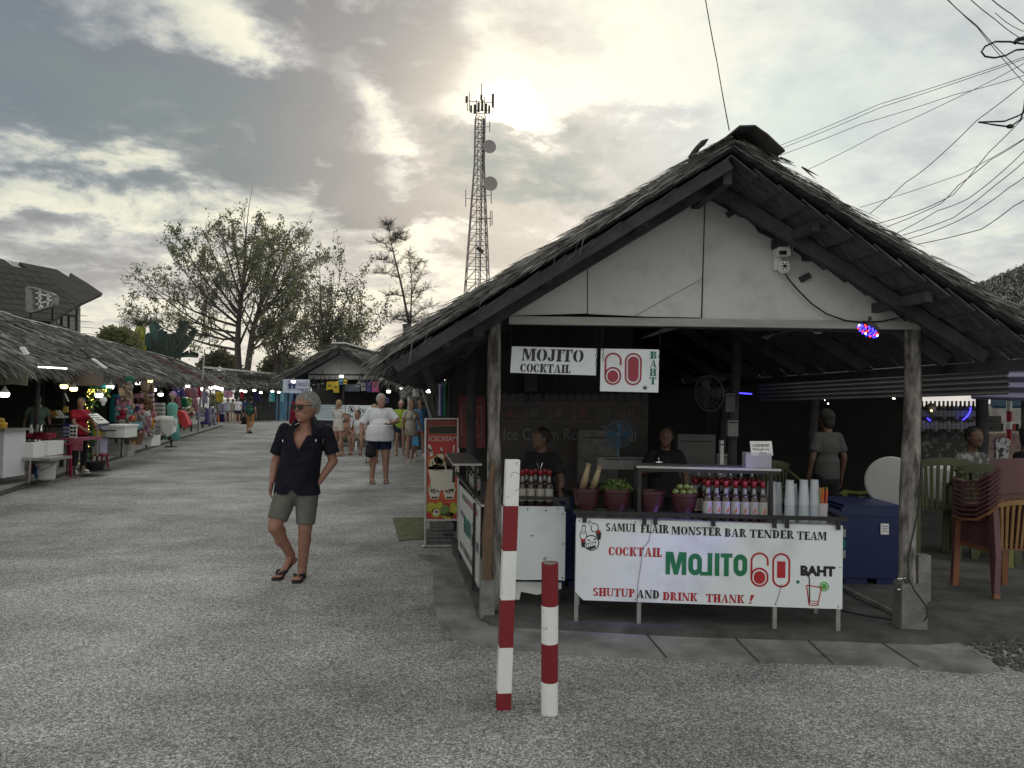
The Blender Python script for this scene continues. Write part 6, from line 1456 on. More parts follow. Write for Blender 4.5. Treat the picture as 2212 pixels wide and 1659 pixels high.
up_ = chair(CS+Vector((0, 0, .042)), R(187), 'mauve plastic armchair in the tall stack, second from the bottom', MAUVE, 'stacked plastic chairs', 1.0)
ords = ['third', 'fourth', 'fifth', 'sixth', 'seventh', 'eighth', 'topmost, ninth']
for k in range(7): dup(up_, CS+Vector((.002*k, 0, .042*(k+2))), 'mauve plastic armchair in the tall stack, %s from the bottom' % ords[k])
def chx(x, D, z=.08): return Vector(((x-1106)/FD*D, D, z))
chair(chx(1893, 8.1), R(-100), 'olive green plastic chair behind the blue cooler', GRNC, None, 1.12)
chair(chx(2020, 8.9), R(170), 'dim green chair with slatted back right of the log post', GRND, None, 1.25)
chair(chx(2120, 8.6), R(160), 'dark green chair edge left of the chair stack', GRND, None, 1.2)
chair(chx(2207, 8.4), R(175), 'bright olive chair behind the top of the chair stack', GRNC, None, 1.3)
chair(chx(1700, 9.4), R(20), 'dim chair behind the hanging lamp gap in the bar', GRND, None, 1.1)
t = thing('round_table', chx(1924, 7.75), 'white round table top tipped on edge behind the green chair', 'table')
m = MB(); rt = Matrix.Rotation(R(90), 3, 'X') @ Matrix.Rotation(R(-25), 3, 'Y'); m.lathe(P(1926, 1040, 7.75), [(.235, 0), (.25, .01), (.25, .025), (.235, .035)], 40, ax=rt); m.build('tabletop', mat('table_white', (.45, .45, .44), .5, .05, 3), t)
m = MB()
for s in (-1, 1): m.tube([P(1926, 1040, 7.75)+Vector((s*.15, .04, .1)), Vector((P(1926, 1040, 7.75).x+s*.18, 7.95, .08))], .012, 6)
m.build('folding_legs', METL, t)
def cooler(x0, x1, D, z1, dep, label):
    X0, X1 = (x0-1106)/FD*D, (x1-1106)/FD*D; c = Vector(((X0+X1)/2, D+dep/2, 0)); w = X1-X0
    t = thing('ice_cooler', (c.x, c.y, .08), label, 'cooler')
    m = MB(); m.box((c.x, c.y, .08+(z1-.18)/2+.05), (w*.94, dep*.94, z1-.2), taper=1.05); m.build('tub', BLUEB, t)
    m = MB(); m.box((c.x, c.y, z1-.045), (w*1.04, dep*1.02, .07)); m.box((c.x, c.y, z1-.004), (w*.9, dep*.88, .03)); m.build('lid', BLUEB, t)
    m = MB(); m.box((c.x-w*.25, c.y-.1, .105), (w*.35, dep*.6, .05)); m.box((c.x+w*.25, c.y-.1, .105), (w*.35, dep*.6, .05)); m.build('skid', BLUEB, t)
    return t, c, w
t, c, w = cooler(1822, 1962, 7.15, .80, .75, 'big blue plastic ice cooler behind the cart, with white sticker')
m = MB(); m.box((c.x+.09, c.y-.378, .60), (.075, .004, .10)); st_ = m.build('sticker', WHITEP, t)
m = MB()
for k in range(3): m.box((c.x+.09, c.y-.382, .625-.022*k), (.05, .003, .004))
m.build('sticker_print', BLUEB, st_)
t2, c2, w2 = cooler(1722, 1826, 6.75, .80, .6, 'blue ice cooler mostly hidden by the front cart')
for k, (y, ma) in enumerate(((.62, GRY), (.53, TEALL), (.44, GRY))):
    m = MB(); m.box((P(1826, 1150, 6.74).x-.02, 6.742, y), (.05, .004, .07)); m.build('sticker', ma, t2)
cooler(1206, 1256, 6.9, .82, .5, 'blue cooler standing in the gap between the two carts')
# extension cable on the floor and raised edge
m = MB(); m.tube([G(x, y, .085) for x, y in ((1700, 1295), (1760, 1306), (1812, 1318), (1870, 1330), (1945, 1341))], .006, 5); m.build('floor_cable', CABLE, label='thin black cable lying across the concrete floor', cat='cable')
m = MB(); m.tube([G(x, y, .09) for x, y in ((1822, 1272), (1860, 1292), (1900, 1310), (1945, 1332))], [.03, .035, .028, .03], 7); o_ = m.build('mortar_ridge', FOOT, label='rough mortar ridge on the floor beside the right footing', cat='mortar ridge')
# ------------------------------------------------------------------ bollards
def bollard(name, base, top, w, bands, square, label):
    t = thing(name, base, label, 'bollard', 'red and white bollards')
    for k, (a, b, ma) in enumerate(bands):
        m = MB(); p, q = base.lerp(top, a), base.lerp(top, b)
        if square:
            n_ = 4; lo, hi = [], []
            d = (top-base).normalized(); rx = Matrix.Rotation(R(8), 3, 'Z')
            for i, j in ((-1, -1), (1, -1), (1, 1), (-1, 1)): o_ = rx @ Vector((i*w/2, j*w/2, 0)); lo.append(p+o_); hi.append(q+o_)
            m.prism(lo, q-p)
        else: m.tube([p, q], w/2, 28)
        m.build('painted_band', ma, t, smooth=False)
    return t
b0, b1 = G(1087, 1529), P(1107, 993, 4.36)
yb = lambda y: (1529-y)/(1529-993)
tb1 = bollard('bollard', b0, b1, .076, [(0, yb(1493), BRED), (yb(1493), yb(1396), BWHITE), (yb(1396), yb(1294), BRED), (yb(1294), yb(1189), BWHITE), (yb(1189), yb(1092), BRED), (yb(1092), 1, BWHITE)], True, 'tall square leaning bollard painted in red and white bands')
m = MB(); m.tube([P(1112+16*math.cos(R(a)), 1040+20*math.sin(R(a)), 4.28) for a in range(-115, 100, 12)], .0012, 4); m.build('pencil_loop', SEAM, tb1)
b0, b1 = G(1187, 1541), P(1188, 1216, 4.24)
yb = lambda y: (1541-y)/(1541-1216)
tb2 = bollard('bollard', b0, b1, .092, [(-.02, yb(1470), BWHITE), (yb(1470), yb(1387), BRED), (yb(1387), yb(1306), BWHITE), (yb(1306), 1, BRED)], False, 'short round bollard painted in red and white bands')
m = MB(); m.lathe(b1, [(.036, -.002), (.034, .002)], 24); m.build('rough_top', FOOT, tb2)
# ------------------------------------------------------------------ ice cream sign stand
t = thing('ice_cream_sign', G(953, 1181), 'tall red ICECREAM sign stand weighted with concrete blocks', 'sign'); SD = 9.16
def IP(x, y, o=0.0): return P(917+(x-235)*.2278, 904+(y-295)*.2278, SD+o)
m = MB()
for a, b in (((245, 295), (240, 1505)), ((556, 295), (552, 1500))): m.beam(IP(*a), IP(*b), .022, .04)
m.beam(IP(235, 297), IP(562, 297), .03, .012); m.beam(IP(245, 1255), IP(552, 1255), .03, .02); m.build('frame', METL, t)
m = MB(); m.beam(IP(222, 1502, -.1), IP(560, 1496, -.1), .04, .02); m.beam(IP(225, 1502, -.15), IP(228, 1502, .2), .03, .02); m.beam(IP(556, 1498, -.15), IP(556, 1498, .2), .03, .02); m.build('base', METL, t)
RD3 = mat('sign_red', (.42, .02, .02), .4, .1, 3); DRD = mat('sign_dark_red', (.2, .01, .015), .4, .1, 3)
m = MB(); m.prism([IP(262, 312), IP(548, 312), IP(542, 1248), IP(255, 1248)], (0, .02, 0)); pn = m.build('panel', RD3, t)
def art(polys, ma, nm, o):
    v, f = shapes([[(x, -y) for x, y in q] for q in polys]); m = MB(); m.add([IP(x, -y, -.004*o) for x, y in v], [list(ff) for ff in f]); return m.build(nm, ma, pn)
CRM = mat('cream_print', (.62, .55, .36), .5, .15, 30); CUPW = mat('cup_print', (.66, .62, .54), .5, .05); CHO = mat('chocolate_print', (.06, .03, .02), .5, 0); YP = mat('yellow_print', (.42, .42, .04), .5, .2, 12); GP = mat('green_print', (.14, .24, .06), .5, .2, 12); OR = mat('orange_print', (.55, .09, .03), .5, .15, 5)
art([[(262, 312), (548, 312), (547, 365), (262, 368)]], DRD, 'top_band', 1); art([[(275, 372), (538, 368), (537, 436), (280, 438)]], BLACK, 'dark_bar', 2); art([[(270, 364), (540, 360), (540, 368), (270, 372)], [(272, 440), (540, 436), (540, 442), (272, 446)]], mat('gold_print', (.2, .16, .03), .5, 0), 'gold_lines', 2.4)
vv, ff = text_polys('ICECREAM', .012); place_o = IP(278, 510, -.012); m = MB(); place2d(m, vv, ff, place_o, IP(540, 510)-IP(278, 510), IP(278, 462)-IP(278, 510), 0, 0, 1, 1); m.build('lettering', mat('pinkish_white', (.6, .42, .4), .5, 0), pn)
art([[(258, 640), (543, 640), (541, 1100), (256, 1100)]], OR, 'lower_field', .5)
art([[(270, 780), (535, 780), (500, 950), (480, 975), (325, 975), (305, 950)]], CUPW, 'cup', 2)
art([stadp(350, 735, 75, 75), stadp(440, 760, 60, 70), stadp(490, 750, 50, 60), stadp(370, 680, 45, 48), stadp(350, 780, 80, 50)], CRM, 'scoops', 1.4)
art([stadp(470, 690, 45, 50), stadp(505, 720, 25, 45)], CHO, 'dark_scoop', 1.8)
art([seg(305, 700, 320, 740, 8), seg(345, 640, 352, 710, 12), seg(365, 660, 400, 690, 9), seg(325, 760, 400, 745, 6), seg(320, 785, 410, 790, 5), seg(430, 740, 470, 700, 8), seg(345, 720, 375, 740, 12), seg(460, 760, 500, 780, 6)], CHO, 'chocolate_drizzle', 2.6)
art([[(268, 545), (292, 545), (320, 640), (290, 660)], [(383, 570), (402, 572), (420, 665), (398, 668)], [(508, 545), (522, 545), (512, 640), (502, 640)]], CUPW, 'wafer_straws', 2.2)
art([[(272, 575), (300, 590), (305, 625), (277, 600)], [(386, 590), (408, 610), (412, 640), (390, 620)]], CHO, 'straw_stripes', 2.8)
for cx_ in (330, 470): art([[(cx_-62, 960), (cx_+62, 960), (cx_+38, 1060), (cx_-38, 1060)], stadp(cx_-25, 955, 30, 34), stadp(cx_+20, 950, 34, 36), seg(cx_-30, 900, cx_-40, 950, 14), seg(cx_+50, 900, cx_+35, 950, 14)], CUPW, 'small_sundae', 1.6); art([seg(cx_-40, 980, cx_-10, 1000, 12), seg(cx_, 960, cx_+5, 1010, 10), seg(cx_+25, 975, cx_+40, 1000, 10), seg(cx_-30, 1045, cx_+30, 1045, 16)], CHO, 'sundae_sauce', 2.2)
art([stadp(300, 1140, 48, 50), stadp(510, 1145, 32, 55), stadp(375, 1120, 32, 36), stadp(450, 1215, 60, 34), stadp(345, 1190, 44, 44)], YP, 'yellow_fruit', 2.4); art([stadp(430, 1160, 45, 46)], GP, 'green_fruit', 3); art([stadp(345, 1185, 28, 30)], CUPW, 'fruit_flesh', 3.2); art([stadp(348, 1180, 11, 15), [(405, 1210), (470, 1175), (488, 1215), (440, 1222)]], CHO, 'fruit_dark', 3.8)
for k, (y, w, lab) in enumerate(((1440, .40, 'lowest concrete block under the ice cream sign'), (1375, .37, 'middle hollow concrete block under the ice cream sign'), (1315, .27, 'topmost smaller concrete block under the ice cream sign'))):
    b = thing('concrete_block', IP(400, 1500, .08), lab, 'concrete block', 'concrete blocks weighting the sign')
    c = IP(395, y, .08); c.z = .045+.088*k + (.0); m = MB(); m.box(c, (w, .19, .078), rz=.1*k); m.build('body', mat('block_grey', (.15, .15, .15), .9, .3, 9, .5, 50), b)
    if k == 1:
        for dx in (-.09, .09): m = MB(); m.box(c+Vector((dx, -.096, 0)), (.11, .004, .035), rz=.1); m.build('hollow', SEAM, b)
    else: m = MB(); m.box(c+Vector((0, -.096, 0)), (w*.8, .004, .006), rz=.1*k); m.build('chipped_edge', SEAM, b)
m = MB(); q_ = [G(x, y, .012) for x, y in ((848, 1118), (915, 1117), (915, 1163), (862, 1167))]; m.prism(q_, (0, 0, -.008)); t = m.build('green_mat', mat('worn_green_mat', (.13, .14, .075), .95, .35, 9, .5, 60), label='worn green mat on the ground left of the ice cream sign', cat='mat')
# ------------------------------------------------------------------ people
SKINS = {}
def skin(name, c): return mat('skin_'+name, c, .55, .10, 14, .04, 60)
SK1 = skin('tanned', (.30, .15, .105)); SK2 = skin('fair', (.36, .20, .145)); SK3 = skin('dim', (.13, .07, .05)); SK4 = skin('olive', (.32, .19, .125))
DKNAVY = mat('navy_black_cotton', (.010, .010, .018), .85, .35, 7, .3, 60); TEE = mat('white_cotton', (.68, .69, .73), .85, .05, 5, .25, 30); NAVY = mat('navy_cotton', (.022, .03, .07), .85, .2, 6, .2, 40); OLIV = mat('grey_green_shorts', (.135, .133, .12), .85, .15, 12, .2, 60)
def cap(m, p, q, r1, r2, ends=(1, 1), sq=1.0, n=12):
    p, q = Vector(p), Vector(q); m.tube([p, p.lerp(q, .5), q], [r1, (r1+r2)/2, r2], n, sq=sq)
    if ends[0]: m.ell(p, r1*.995, 12, 8)
    if ends[1]: m.ell(q, r2*.995, 12, 8)
def hand(m, w, d, side, curl=.5, L=.18, fr=.0095, back=None):
    """palm with four bent fingers and a thumb; w wrist, d pointing direction, side = thumb direction"""
    w, d, side = Vector(w), Vector(d).normalized(), Vector(side).normalized(); side = (side-d*side.dot(d)).normalized(); nrm = d.cross(side)*(back or 1)
    rot = Matrix((side, nrm, d)).transposed()
    m.ell(w+d*L*.27, (L*.235, L*.10, L*.33), 10, 8, rot=rot)
    for i, (o, l) in enumerate(((.16, .42), (.055, .47), (-.05, .44), (-.15, .34))):
        b = w + d*L*.48 + side*o*L; k1 = b + (d*math.cos(curl*.5) + nrm*math.sin(curl*.5))*l*L*.5; k2 = k1 + (d*math.cos(curl*1.3)+nrm*math.sin(curl*1.3))*l*L*.32; k3 = k2 + (d*math.cos(curl*2)+nrm*math.sin(curl*2))*l*L*.25
        m.tube([b, k1, k2, k3], [fr, fr*.95, fr*.85, fr*.7], 8); m.ell(k3, fr*.7, 6, 5)
    b = w + d*L*.14 + side*L*.17; k1 = b+(d*.7+side*.6+nrm*.3).normalized()*L*.24; k2 = k1+(d*.9+side*.15+nrm*.4).normalized()*L*.18
    m.tube([b, k1, k2], [fr*1.3, fr*1.1, fr*.8], 8); m.ell(k2, fr*.8, 6, 5)
J0 = dict(hip=(0, 0, .93), chest=(0, 0, 1.27), neck=(0, .015, 1.465), head=(0, -.015, 1.615),
          shL=(.18, .015, 1.425), shR=(-.18, .015, 1.425), elL=(.245, .03, 1.14), elR=(-.245, .03, 1.14), wrL=(.26, -.03, .89), wrR=(-.26, -.03, .89),
          knL=(.10, -.02, .50), knR=(-.10, -.02, .50), anL=(.11, .03, .085), anR=(-.11, .03, .085), toL=(.13, -.14, .03), toR=(-.13, -.14, .03))
SIT = dict(hip=(0, 0, .50), chest=(0, -.05, .86), neck=(0, -.06, 1.06), head=(0, -.11, 1.22), shL=(.18, -.05, 1.01), shR=(-.18, -.05, 1.01), elL=(.22, -.14, .74), elR=(-.22, -.14, .74), wrL=(.09, -.33, .62), wrR=(-.09, -.33, .62),
           knL=(.20, -.43, .50), knR=(-.20, -.43, .50), anL=(.14, -.36, .085), anR=(-.14, -.36, .085), toL=(.16, -.53, .03), toR=(-.16, -.53, .03))
def person(loc, rz, label, top, bottom, H=1.75, pose=None, fat=1.0, sk=None, sleeve=.55, leg=.45, hair=None, hairlen=0, hat=None, shoes=None, vox=.013, turn=0.0, group=None, dress=0, glasses=False, belly=0.0, long=False, sit=False, hands=(1, 1), curl=.5, strap=None, HS=1.13, tank=False, female=False, hem=.0, back=None):
    J = dict(SIT if sit else J0); J.update(pose or {}); J = {k: Vector(v) for k, v in J.items()}
    s = H/1.75; t = thing('person', loc, label, 'person', group, rz, s); sk = sk or SK2; f = fat
    hipw = .085*f**.5
    hipL, hipR = J['hip']+Vector((hipw, 0, -.02)), J['hip']+Vector((-hipw, 0, -.02))
    up = (J['neck']-J['hip']).normalized(); lat = (J['shL']-J['shR']).normalized(); fw = up.cross(lat).normalized(); fw = -fw if fw.y > 0 and not back else fw
    rot = Matrix((lat, up.cross(lat), up)).transposed()
    hr = Matrix.Rotation(turn, 3, 'Z')
    def torso(m, g_, belly_=0):
        m.ell(J['hip'], (.155*f+g_, .105*f+g_, .12+g_), 16, 10, rot=rot)
        m.ell(J['hip'].lerp(J['chest'], .5)+Vector((0, -.03*belly_, 0)), ((.135 if female else .148)*f+g_, (.10+.05*belly_)*f+g_, .17+g_), 16, 10, rot=rot)
        m.ell(J['chest'], (.165*f**(.7+.3*belly)+g_, .108*f**.8+g_, .18+g_), 16, 10, rot=rot)
        cap(m, J['shL']*.94+J['shR']*.06+Vector((0, 0, -.03)), J['shR']*.94+J['shL']*.06+Vector((0, 0, -.03)), .05*f**.4+g_, .05*f**.4+g_)
        m.ell(J['neck']+Vector((0, 0, -.05)), (.105+g_, .065+g_, .055+g_), rot=rot)
        if female:
            for sx in (-.075, .075): m.ell(J['chest']+lat*sx+Vector((0, -.085, -.0)), .062+g_*.6, 10, 8)
    # body
    m = MB(); torso(m, -.012, belly)
    cap(m, J['neck']+Vector((0, 0, -.04)), J['head']+Vector((0, .01, -.06)), .062*f**.4, .056)
    hd = J['head']
    def hp(x, y, z): return hd + hr @ (Vector((x, y, z))*HS)
    m.ell(hp(0, 0, .008), (.0735*HS, .09*HS, .102*HS), 16, 12, rot=hr); m.ell(hp(0, -.025, -.05), (.057*HS, .063*HS, .062*HS), 14, 10, rot=hr)
    m.tube([hp(0, -.082, .018), hp(0, -.101, -.012), hp(0, -.098, -.022)], [.008, .013, .012], 8); m.ell(hp(0, -.095, -.018), (.016, .012, .010), 8, 6, rot=hr)
    m.ell(hp(0, -.074, .032), (.05, .02, .014), 10, 6, rot=hr); m.ell(hp(0, -.078, -.052), (.024, .014, .012), 10, 6, rot=hr); m.ell(hp(0, -.066, -.092), (.026, .022, .018), 10, 6, rot=hr)
    for sx in (-1, 1): m.ell(hp(sx*.074, .008, 0), (.010, .019, .030), 8, 6, rot=hr); m.ell(hp(sx*.04, -.06, -.02), (.02, .02, .022), 8, 6, rot=hr)
    for S_ in 'LR':
        cap(m, J['sh'+S_]+Vector((-.022 if S_ == 'L' else .022, 0, -.035)), J['el'+S_], .048*f**.5, .041*f**.3); cap(m, J['el'+S_], J['wr'+S_], .042*f**.4, .027)
        fa = (J['wr'+S_]-J['el'+S_]).normalized(); hand(m, J['wr'+S_], fa if not sit else Vector((-.5 if S_ == 'L' else .5, -.7, -.3)), Vector((0, -1, 0)) if abs(fa.y) < .8 else Vector((0, 0, 1)), curl, fr=max(.0095, vox*.85), back=(1 if S_ == 'L' else -1))
        hp_ = hipL if S_ == 'L' else hipR
        cap(m, hp_, J['kn'+S_], .083*f**.9, .056*f); cap(m, J['kn'+S_], J['an'+S_], .058*f**.6, .040*f**.4)
        c = J['kn'+S_].lerp(J['an'+S_], .28)+Vector((0, .018, 0)); m.ell(c, (.057*f**.4, .062*f**.4, .11), 10, 8)
        an, to = J['an'+S_], J['to'+S_]; heel = an + (an-to)*Vector((.25, .25, 0)).length*0 + Vector(((an-to).x*.3, (an-to).y*.3, -.05)); heel.z = max(.028, min(heel.z, an.z-.04))
        cap(m, heel, to, .033, .026); cap(m, an, to.lerp(heel, .35), .034, .03); m.ell(to+Vector((0, 0, .0)), (.04, .045, .022), 10, 6)
        for k in range(5): q0 = to + Vector(((k-2)*.016, -.01, -.004)); m.tube([q0, q0+((to-an)*Vector((1, 1, 0)).length*0+Vector(((to-an).x, (to-an).y, 0)).normalized()*(.055-.006*abs(k-1)))], [.011, .008], 6)
    b = remeshed(m, vox, 2); body = b.build('body', sk, t, smooth=True, local=True)
    # face marks
    if vox < .016:
        m = MB()
        for sx in (-1, 1): m.ell(hp(sx*.029, -.0835, .010), (.011, .006, .005), 8, 6, rot=hr)
        m.build('eyes', BLACK, body, local=True) if not glasses else None
        m = MB(); m.ell(hp(0, -.0915, -.052), (.022, .004, .0035), 8, 5, rot=hr); m.build('mouth', mat('lip', (.22, .08, .07), .6, 0), body, local=True)
    if glasses:
        m = MB()
        for sx in (-1, 1):
            pts = [hp(sx*x, -.099-.0*x, z) for x, z in ((.006, .024), (.058, .026), (.056, .0), (.046, -.012), (.018, -.012), (.008, .002))]; m.prism(pts, hr @ Vector((0, .005, 0)))
            m.beam(hp(sx*.058, -.096, .022), hp(sx*.078, .0, .018), .004, .006)
        m.beam(hp(-.012, -.099, .02), hp(.012, -.099, .02), .004, .005); m.build('sunglasses', BLACK, t, local=True)
    # top
    if top:
        m = MB(); torso(m, .012 if not long else .016, belly)
        if not tank:
            for S_ in 'LR':
                e = J['sh'+S_].lerp(J['el'+S_], min(1, sleeve*1.05)); cap(m, J['sh'+S_]+Vector((-.012 if S_ == 'L' else .012, 0, -.03)), e, .058*f**.4, (.066 if sleeve < .9 else .052)*f**.4, (1, 0))
                if sleeve > 1.2: cap(m, J['el'+S_], J['el'+S_].lerp(J['wr'+S_], .85), .053, .04, (1, 0))
        hz = J['hip'] + Vector((0, 0, -.06-hem)); wd = .168*f+.016+.05*max(0, belly)
        if not sit: m.tube([J['hip'].lerp(J['chest'], .55)+Vector((0, -.02*belly, 0)), J['hip']+Vector((0, -.02*belly, .06)), hz+Vector((0, -.01*belly, 0))], [wd*(.93-.10*belly), wd*(.97-.02*belly), wd*.96], 20, sq=(.72+.22*max(0, belly)))
        if dress: m.tube([J['hip']+Vector((0, 0, .1)), J['hip']+Vector((0, 0, -.1)), J['hip']+Vector((0, 0, -dress))], [.14*f, .185*f, .23*f], 20, sq=.75)
        tm = remeshed(m, vox, 2+int(4*max(0, belly)))
        # neckline: drop the cloth that would climb the neck
        cut = J['neck'].z + (.0 if not tank else -.055); hx = J['neck']
        keep = []
        for ff in tm.f:
            c = sum((tm.v[i] for i in ff), Vector())/len(ff)
            if c.z > cut-.012 and (Vector((c.x, c.y, 0))-Vector((hx.x, hx.y, 0))).length < .085: continue
            if tank and c.z > cut and abs(abs(c.x-hx.x)-.10) > .03: continue
            keep.append(ff)
        tm.f = keep; tm.m = [0]*len(keep)
        for i, v in enumerate(tm.v): tm.v[i] = v + Vector((0, 0, 0)) + (v-J['chest']).normalized()*(.006*mnoise.noise(v*11)+.004*mnoise.noise(v*26)) if v.z < 1.36 else v
        tm.build('top', top, t, smooth=True, local=True)
    if bottom:
        m = MB(); m.ell(J['hip']+Vector((0, 0, -.0)), (.165*f, .122*f, .115), 16, 10, rot=rot); 
        for S_ in 'LR':
            hp_ = hipL if S_ == 'L' else hipR; kn = J['kn'+S_]
            if leg <= 1: cap(m, hp_, hp_.lerp(kn, leg), .103*f**.8, .094*f**.7, (1, 0), n=16)
            else: cap(m, hp_, kn, .10*f**.8, .075, n=16); cap(m, kn, kn.lerp(J['an'+S_], leg-1), .078, .075, (1, 0), n=16)
        bm_ = remeshed(m, vox, 1); bm_.build('bottoms', bottom, t, smooth=True, local=True)
    if hair:
        m = MB(); m.ell(hp(0, .016, .024), (.0815*HS, .092*HS, .0975*HS), 16, 12, rot=hr)
        if hairlen == 1: m.ell(hp(0, .05, -.03), (.075, .06, .09), 12, 8, rot=hr)
        if hairlen == 2: m.ell(hp(0, .06, -.05), (.08, .06, .16), 12, 8, rot=hr); cap(m, hp(0, .08, -.1), hp(0, .09, -.26), .055, .02)
        if hairlen == 3: m.ell(hp(0, .10, .07), .042, 10, 8); 
        if hairlen == 4: m.ell(hp(0, .10, .02), .035, 10, 8); cap(m, hp(0, .12, .01), hp(.02, .15, -.17), .035, .014)
        hm = remeshed(m, min(vox, .011), 1); inv = hr.transposed(); keep = []
        for ff in hm.f:
            c = inv @ (sum((hm.v[i] for i in ff), Vector())/len(ff) - hd)
            if c.y < -.035 and c.z < .062: continue
            if c.y < .03 and c.z < .0 and hairlen in (0, 3): continue
            if c.z < -.05 and hairlen == 0: continue
            keep.append(ff)
        hm.f = keep; hm.m = [0]*len(keep); hm.v = [v + (v-hd).normalized()*.006*mnoise.noise(v*45) for v in hm.v]
        if vox < .009:
            q = random.Random(1)
            for ff in list(hm.f):
                for _ in range(2):
                    c = sum((hm.v[i] for i in ff), Vector())/4; n_ = (c-hd).normalized(); blade(hm, c, n_*.5+Vector((q.uniform(-.5, .5), q.uniform(-.2, .9), q.uniform(-.6, .3))), .02, .003, q)
        hm.build('hair', hair, t, smooth=True, local=True)
    if hat:
        kind, hmat = hat; m = MB()
        if kind == 'cap': m.lathe(hp(0, .01, .045), [(.084, -.01), (.084, .02), (.07, .055), (.03, .072), (.005, .075)], 16); m.prism([hp(x, y, .045) for x, y in ((-.06, -.06), (.06, -.06), (.04, -.15), (-.04, -.15))], (0, 0, .006))
        if kind == 'bucket': m.lathe(hp(0, .01, .03), [(.125, -.02), (.128, -.014), (.09, .03), (.085, .07), (.06, .09), (.005, .092)], 16)
        if kind == 'sun': m.lathe(hp(0, .01, .04), [(.20, -.025), (.205, -.018), (.10, .015), (.088, .06), (.06, .085), (.005, .09)], 20)
        m.build('hat', hmat, t, smooth=False, local=True)
    for S_ in 'LR':
        if shoes is None: break
        an, to = J['an'+S_], J['to'+S_]; dr = Vector((to.x-an.x, to.y-an.y, 0)).normalized(); sd_ = Vector((-dr.y, dr.x, 0)); m = MB()
        c0 = an + dr*-.06; pts = []
        for a, w in ((-.0, .028), (.05, .036), (.15, .036), (.22, .048), (.27, .044), (.295, .02)): pts.append((a, w))
        lift = (min(an.z-.085, .3) if an.z > .1 else 0)
        def sp(a, w, z=0): 
            k = max(0, 1-a/.2); return Vector((c0.x, c0.y, z+.001+lift*k*.75)) + dr*a + sd_*w
        loop = [sp(a, w) for a, w in pts] + [sp(a, -w) for a, w in reversed(pts)]
        if lift: 
            for i in range(len(pts)-1):
                a, w = pts[i]; b_, w2 = pts[i+1]; m.prism([sp(a, w), sp(b_, w2), sp(b_, -w2), sp(a, -w)], (0, 0, -.02))
        else: m.prism(loop, (0, 0, .018))
        kind, smat = shoes
        top_ = lambda a, w, z: sp(a, w, z)
        if kind == 'flip':
            for sg in (-1, 1): m.tube([sp(.235, 0, .045), sp(.18, sg*.035, .062), sp(.12, sg*.045, .02)], .009, 6)
        else:
            m.ell(sp(.21, 0, .04), (.046, .05, .035), 10, 6); m.ell(sp(.05, 0, .045), (.036, .045, .04), 10, 6); m.ell(sp(.12, 0, .05), (.038, .07, .032), 10, 6)
        m.build('shoe' if kind != 'flip' else 'sandal', smat, t, local=True)
    if strap:
        m = MB()
        for sx in strap: m.tube([J['neck']+Vector((sx*.1, .03, .0)), J['chest']+Vector((sx*.11, -.14, .10)), J['chest']+Vector((sx*.12, -.145, -.05)), J['chest']+Vector((sx*.16, -.02, -.15))], .011, 5)
        m.build('strap', BLK2, t, local=True)
    return t, J
GHAIR = mat('grey_hair', (.36, .355, .35), .9, .45, 50, .4, 90); BRHAIR = mat('brown_hair', (.10, .06, .035), .8, .3, 40, .4, 90); BLHAIR = mat('blonde_hair', (.33, .25, .14), .8, .3, 40, .4, 90); BKHAIR = mat('black_hair', (.012, .011, .01), .7, .2, 40, .3, 90)
# --- the walking man in front
def ML(x, y, yy): k = .00441; return ((x-640-.018*(1250-y))*k, yy, (1250-y)*k)
mp = dict(hip=ML(641, 1050, .0), chest=ML(652, 965, .0), neck=ML(658, 916, .01), head=ML(660, 884, -.02), shR=ML(612, 930, .02), shL=ML(702, 932, .02), elR=ML(589, 1003, .07), wrR=ML(586, 1045, -.0), elL=ML(715, 998, .06), wrL=ML(685, 1046, .0),
          knR=ML(600, 1137, -.10), anR=ML(622, 1205, .10), toR=ML(606, 1241, -.04), knL=ML(661, 1140, -.04), anL=ML(651, 1232, .03), toL=ML(651, 1247, -.13))
mp['anL'] = Vector((mp['anL'][0], mp['anL'][1], .085)); mp['toL'] = Vector((mp['toL'][0], mp['toL'][1], .035)); mp['toR'] = Vector((mp['toR'][0], mp['toR'][1], .035))
mloc = G(640, 1250)
man, J = person(mloc, 0, 'grey haired man in sunglasses and open dark shirt walking with a hand in his pocket', None, None, H=1.75, pose=mp, fat=1.2, sk=SK1, hair=GHAIR, shoes=None, vox=.0075, turn=R(-28), glasses=True, curl=.55, HS=1.27)
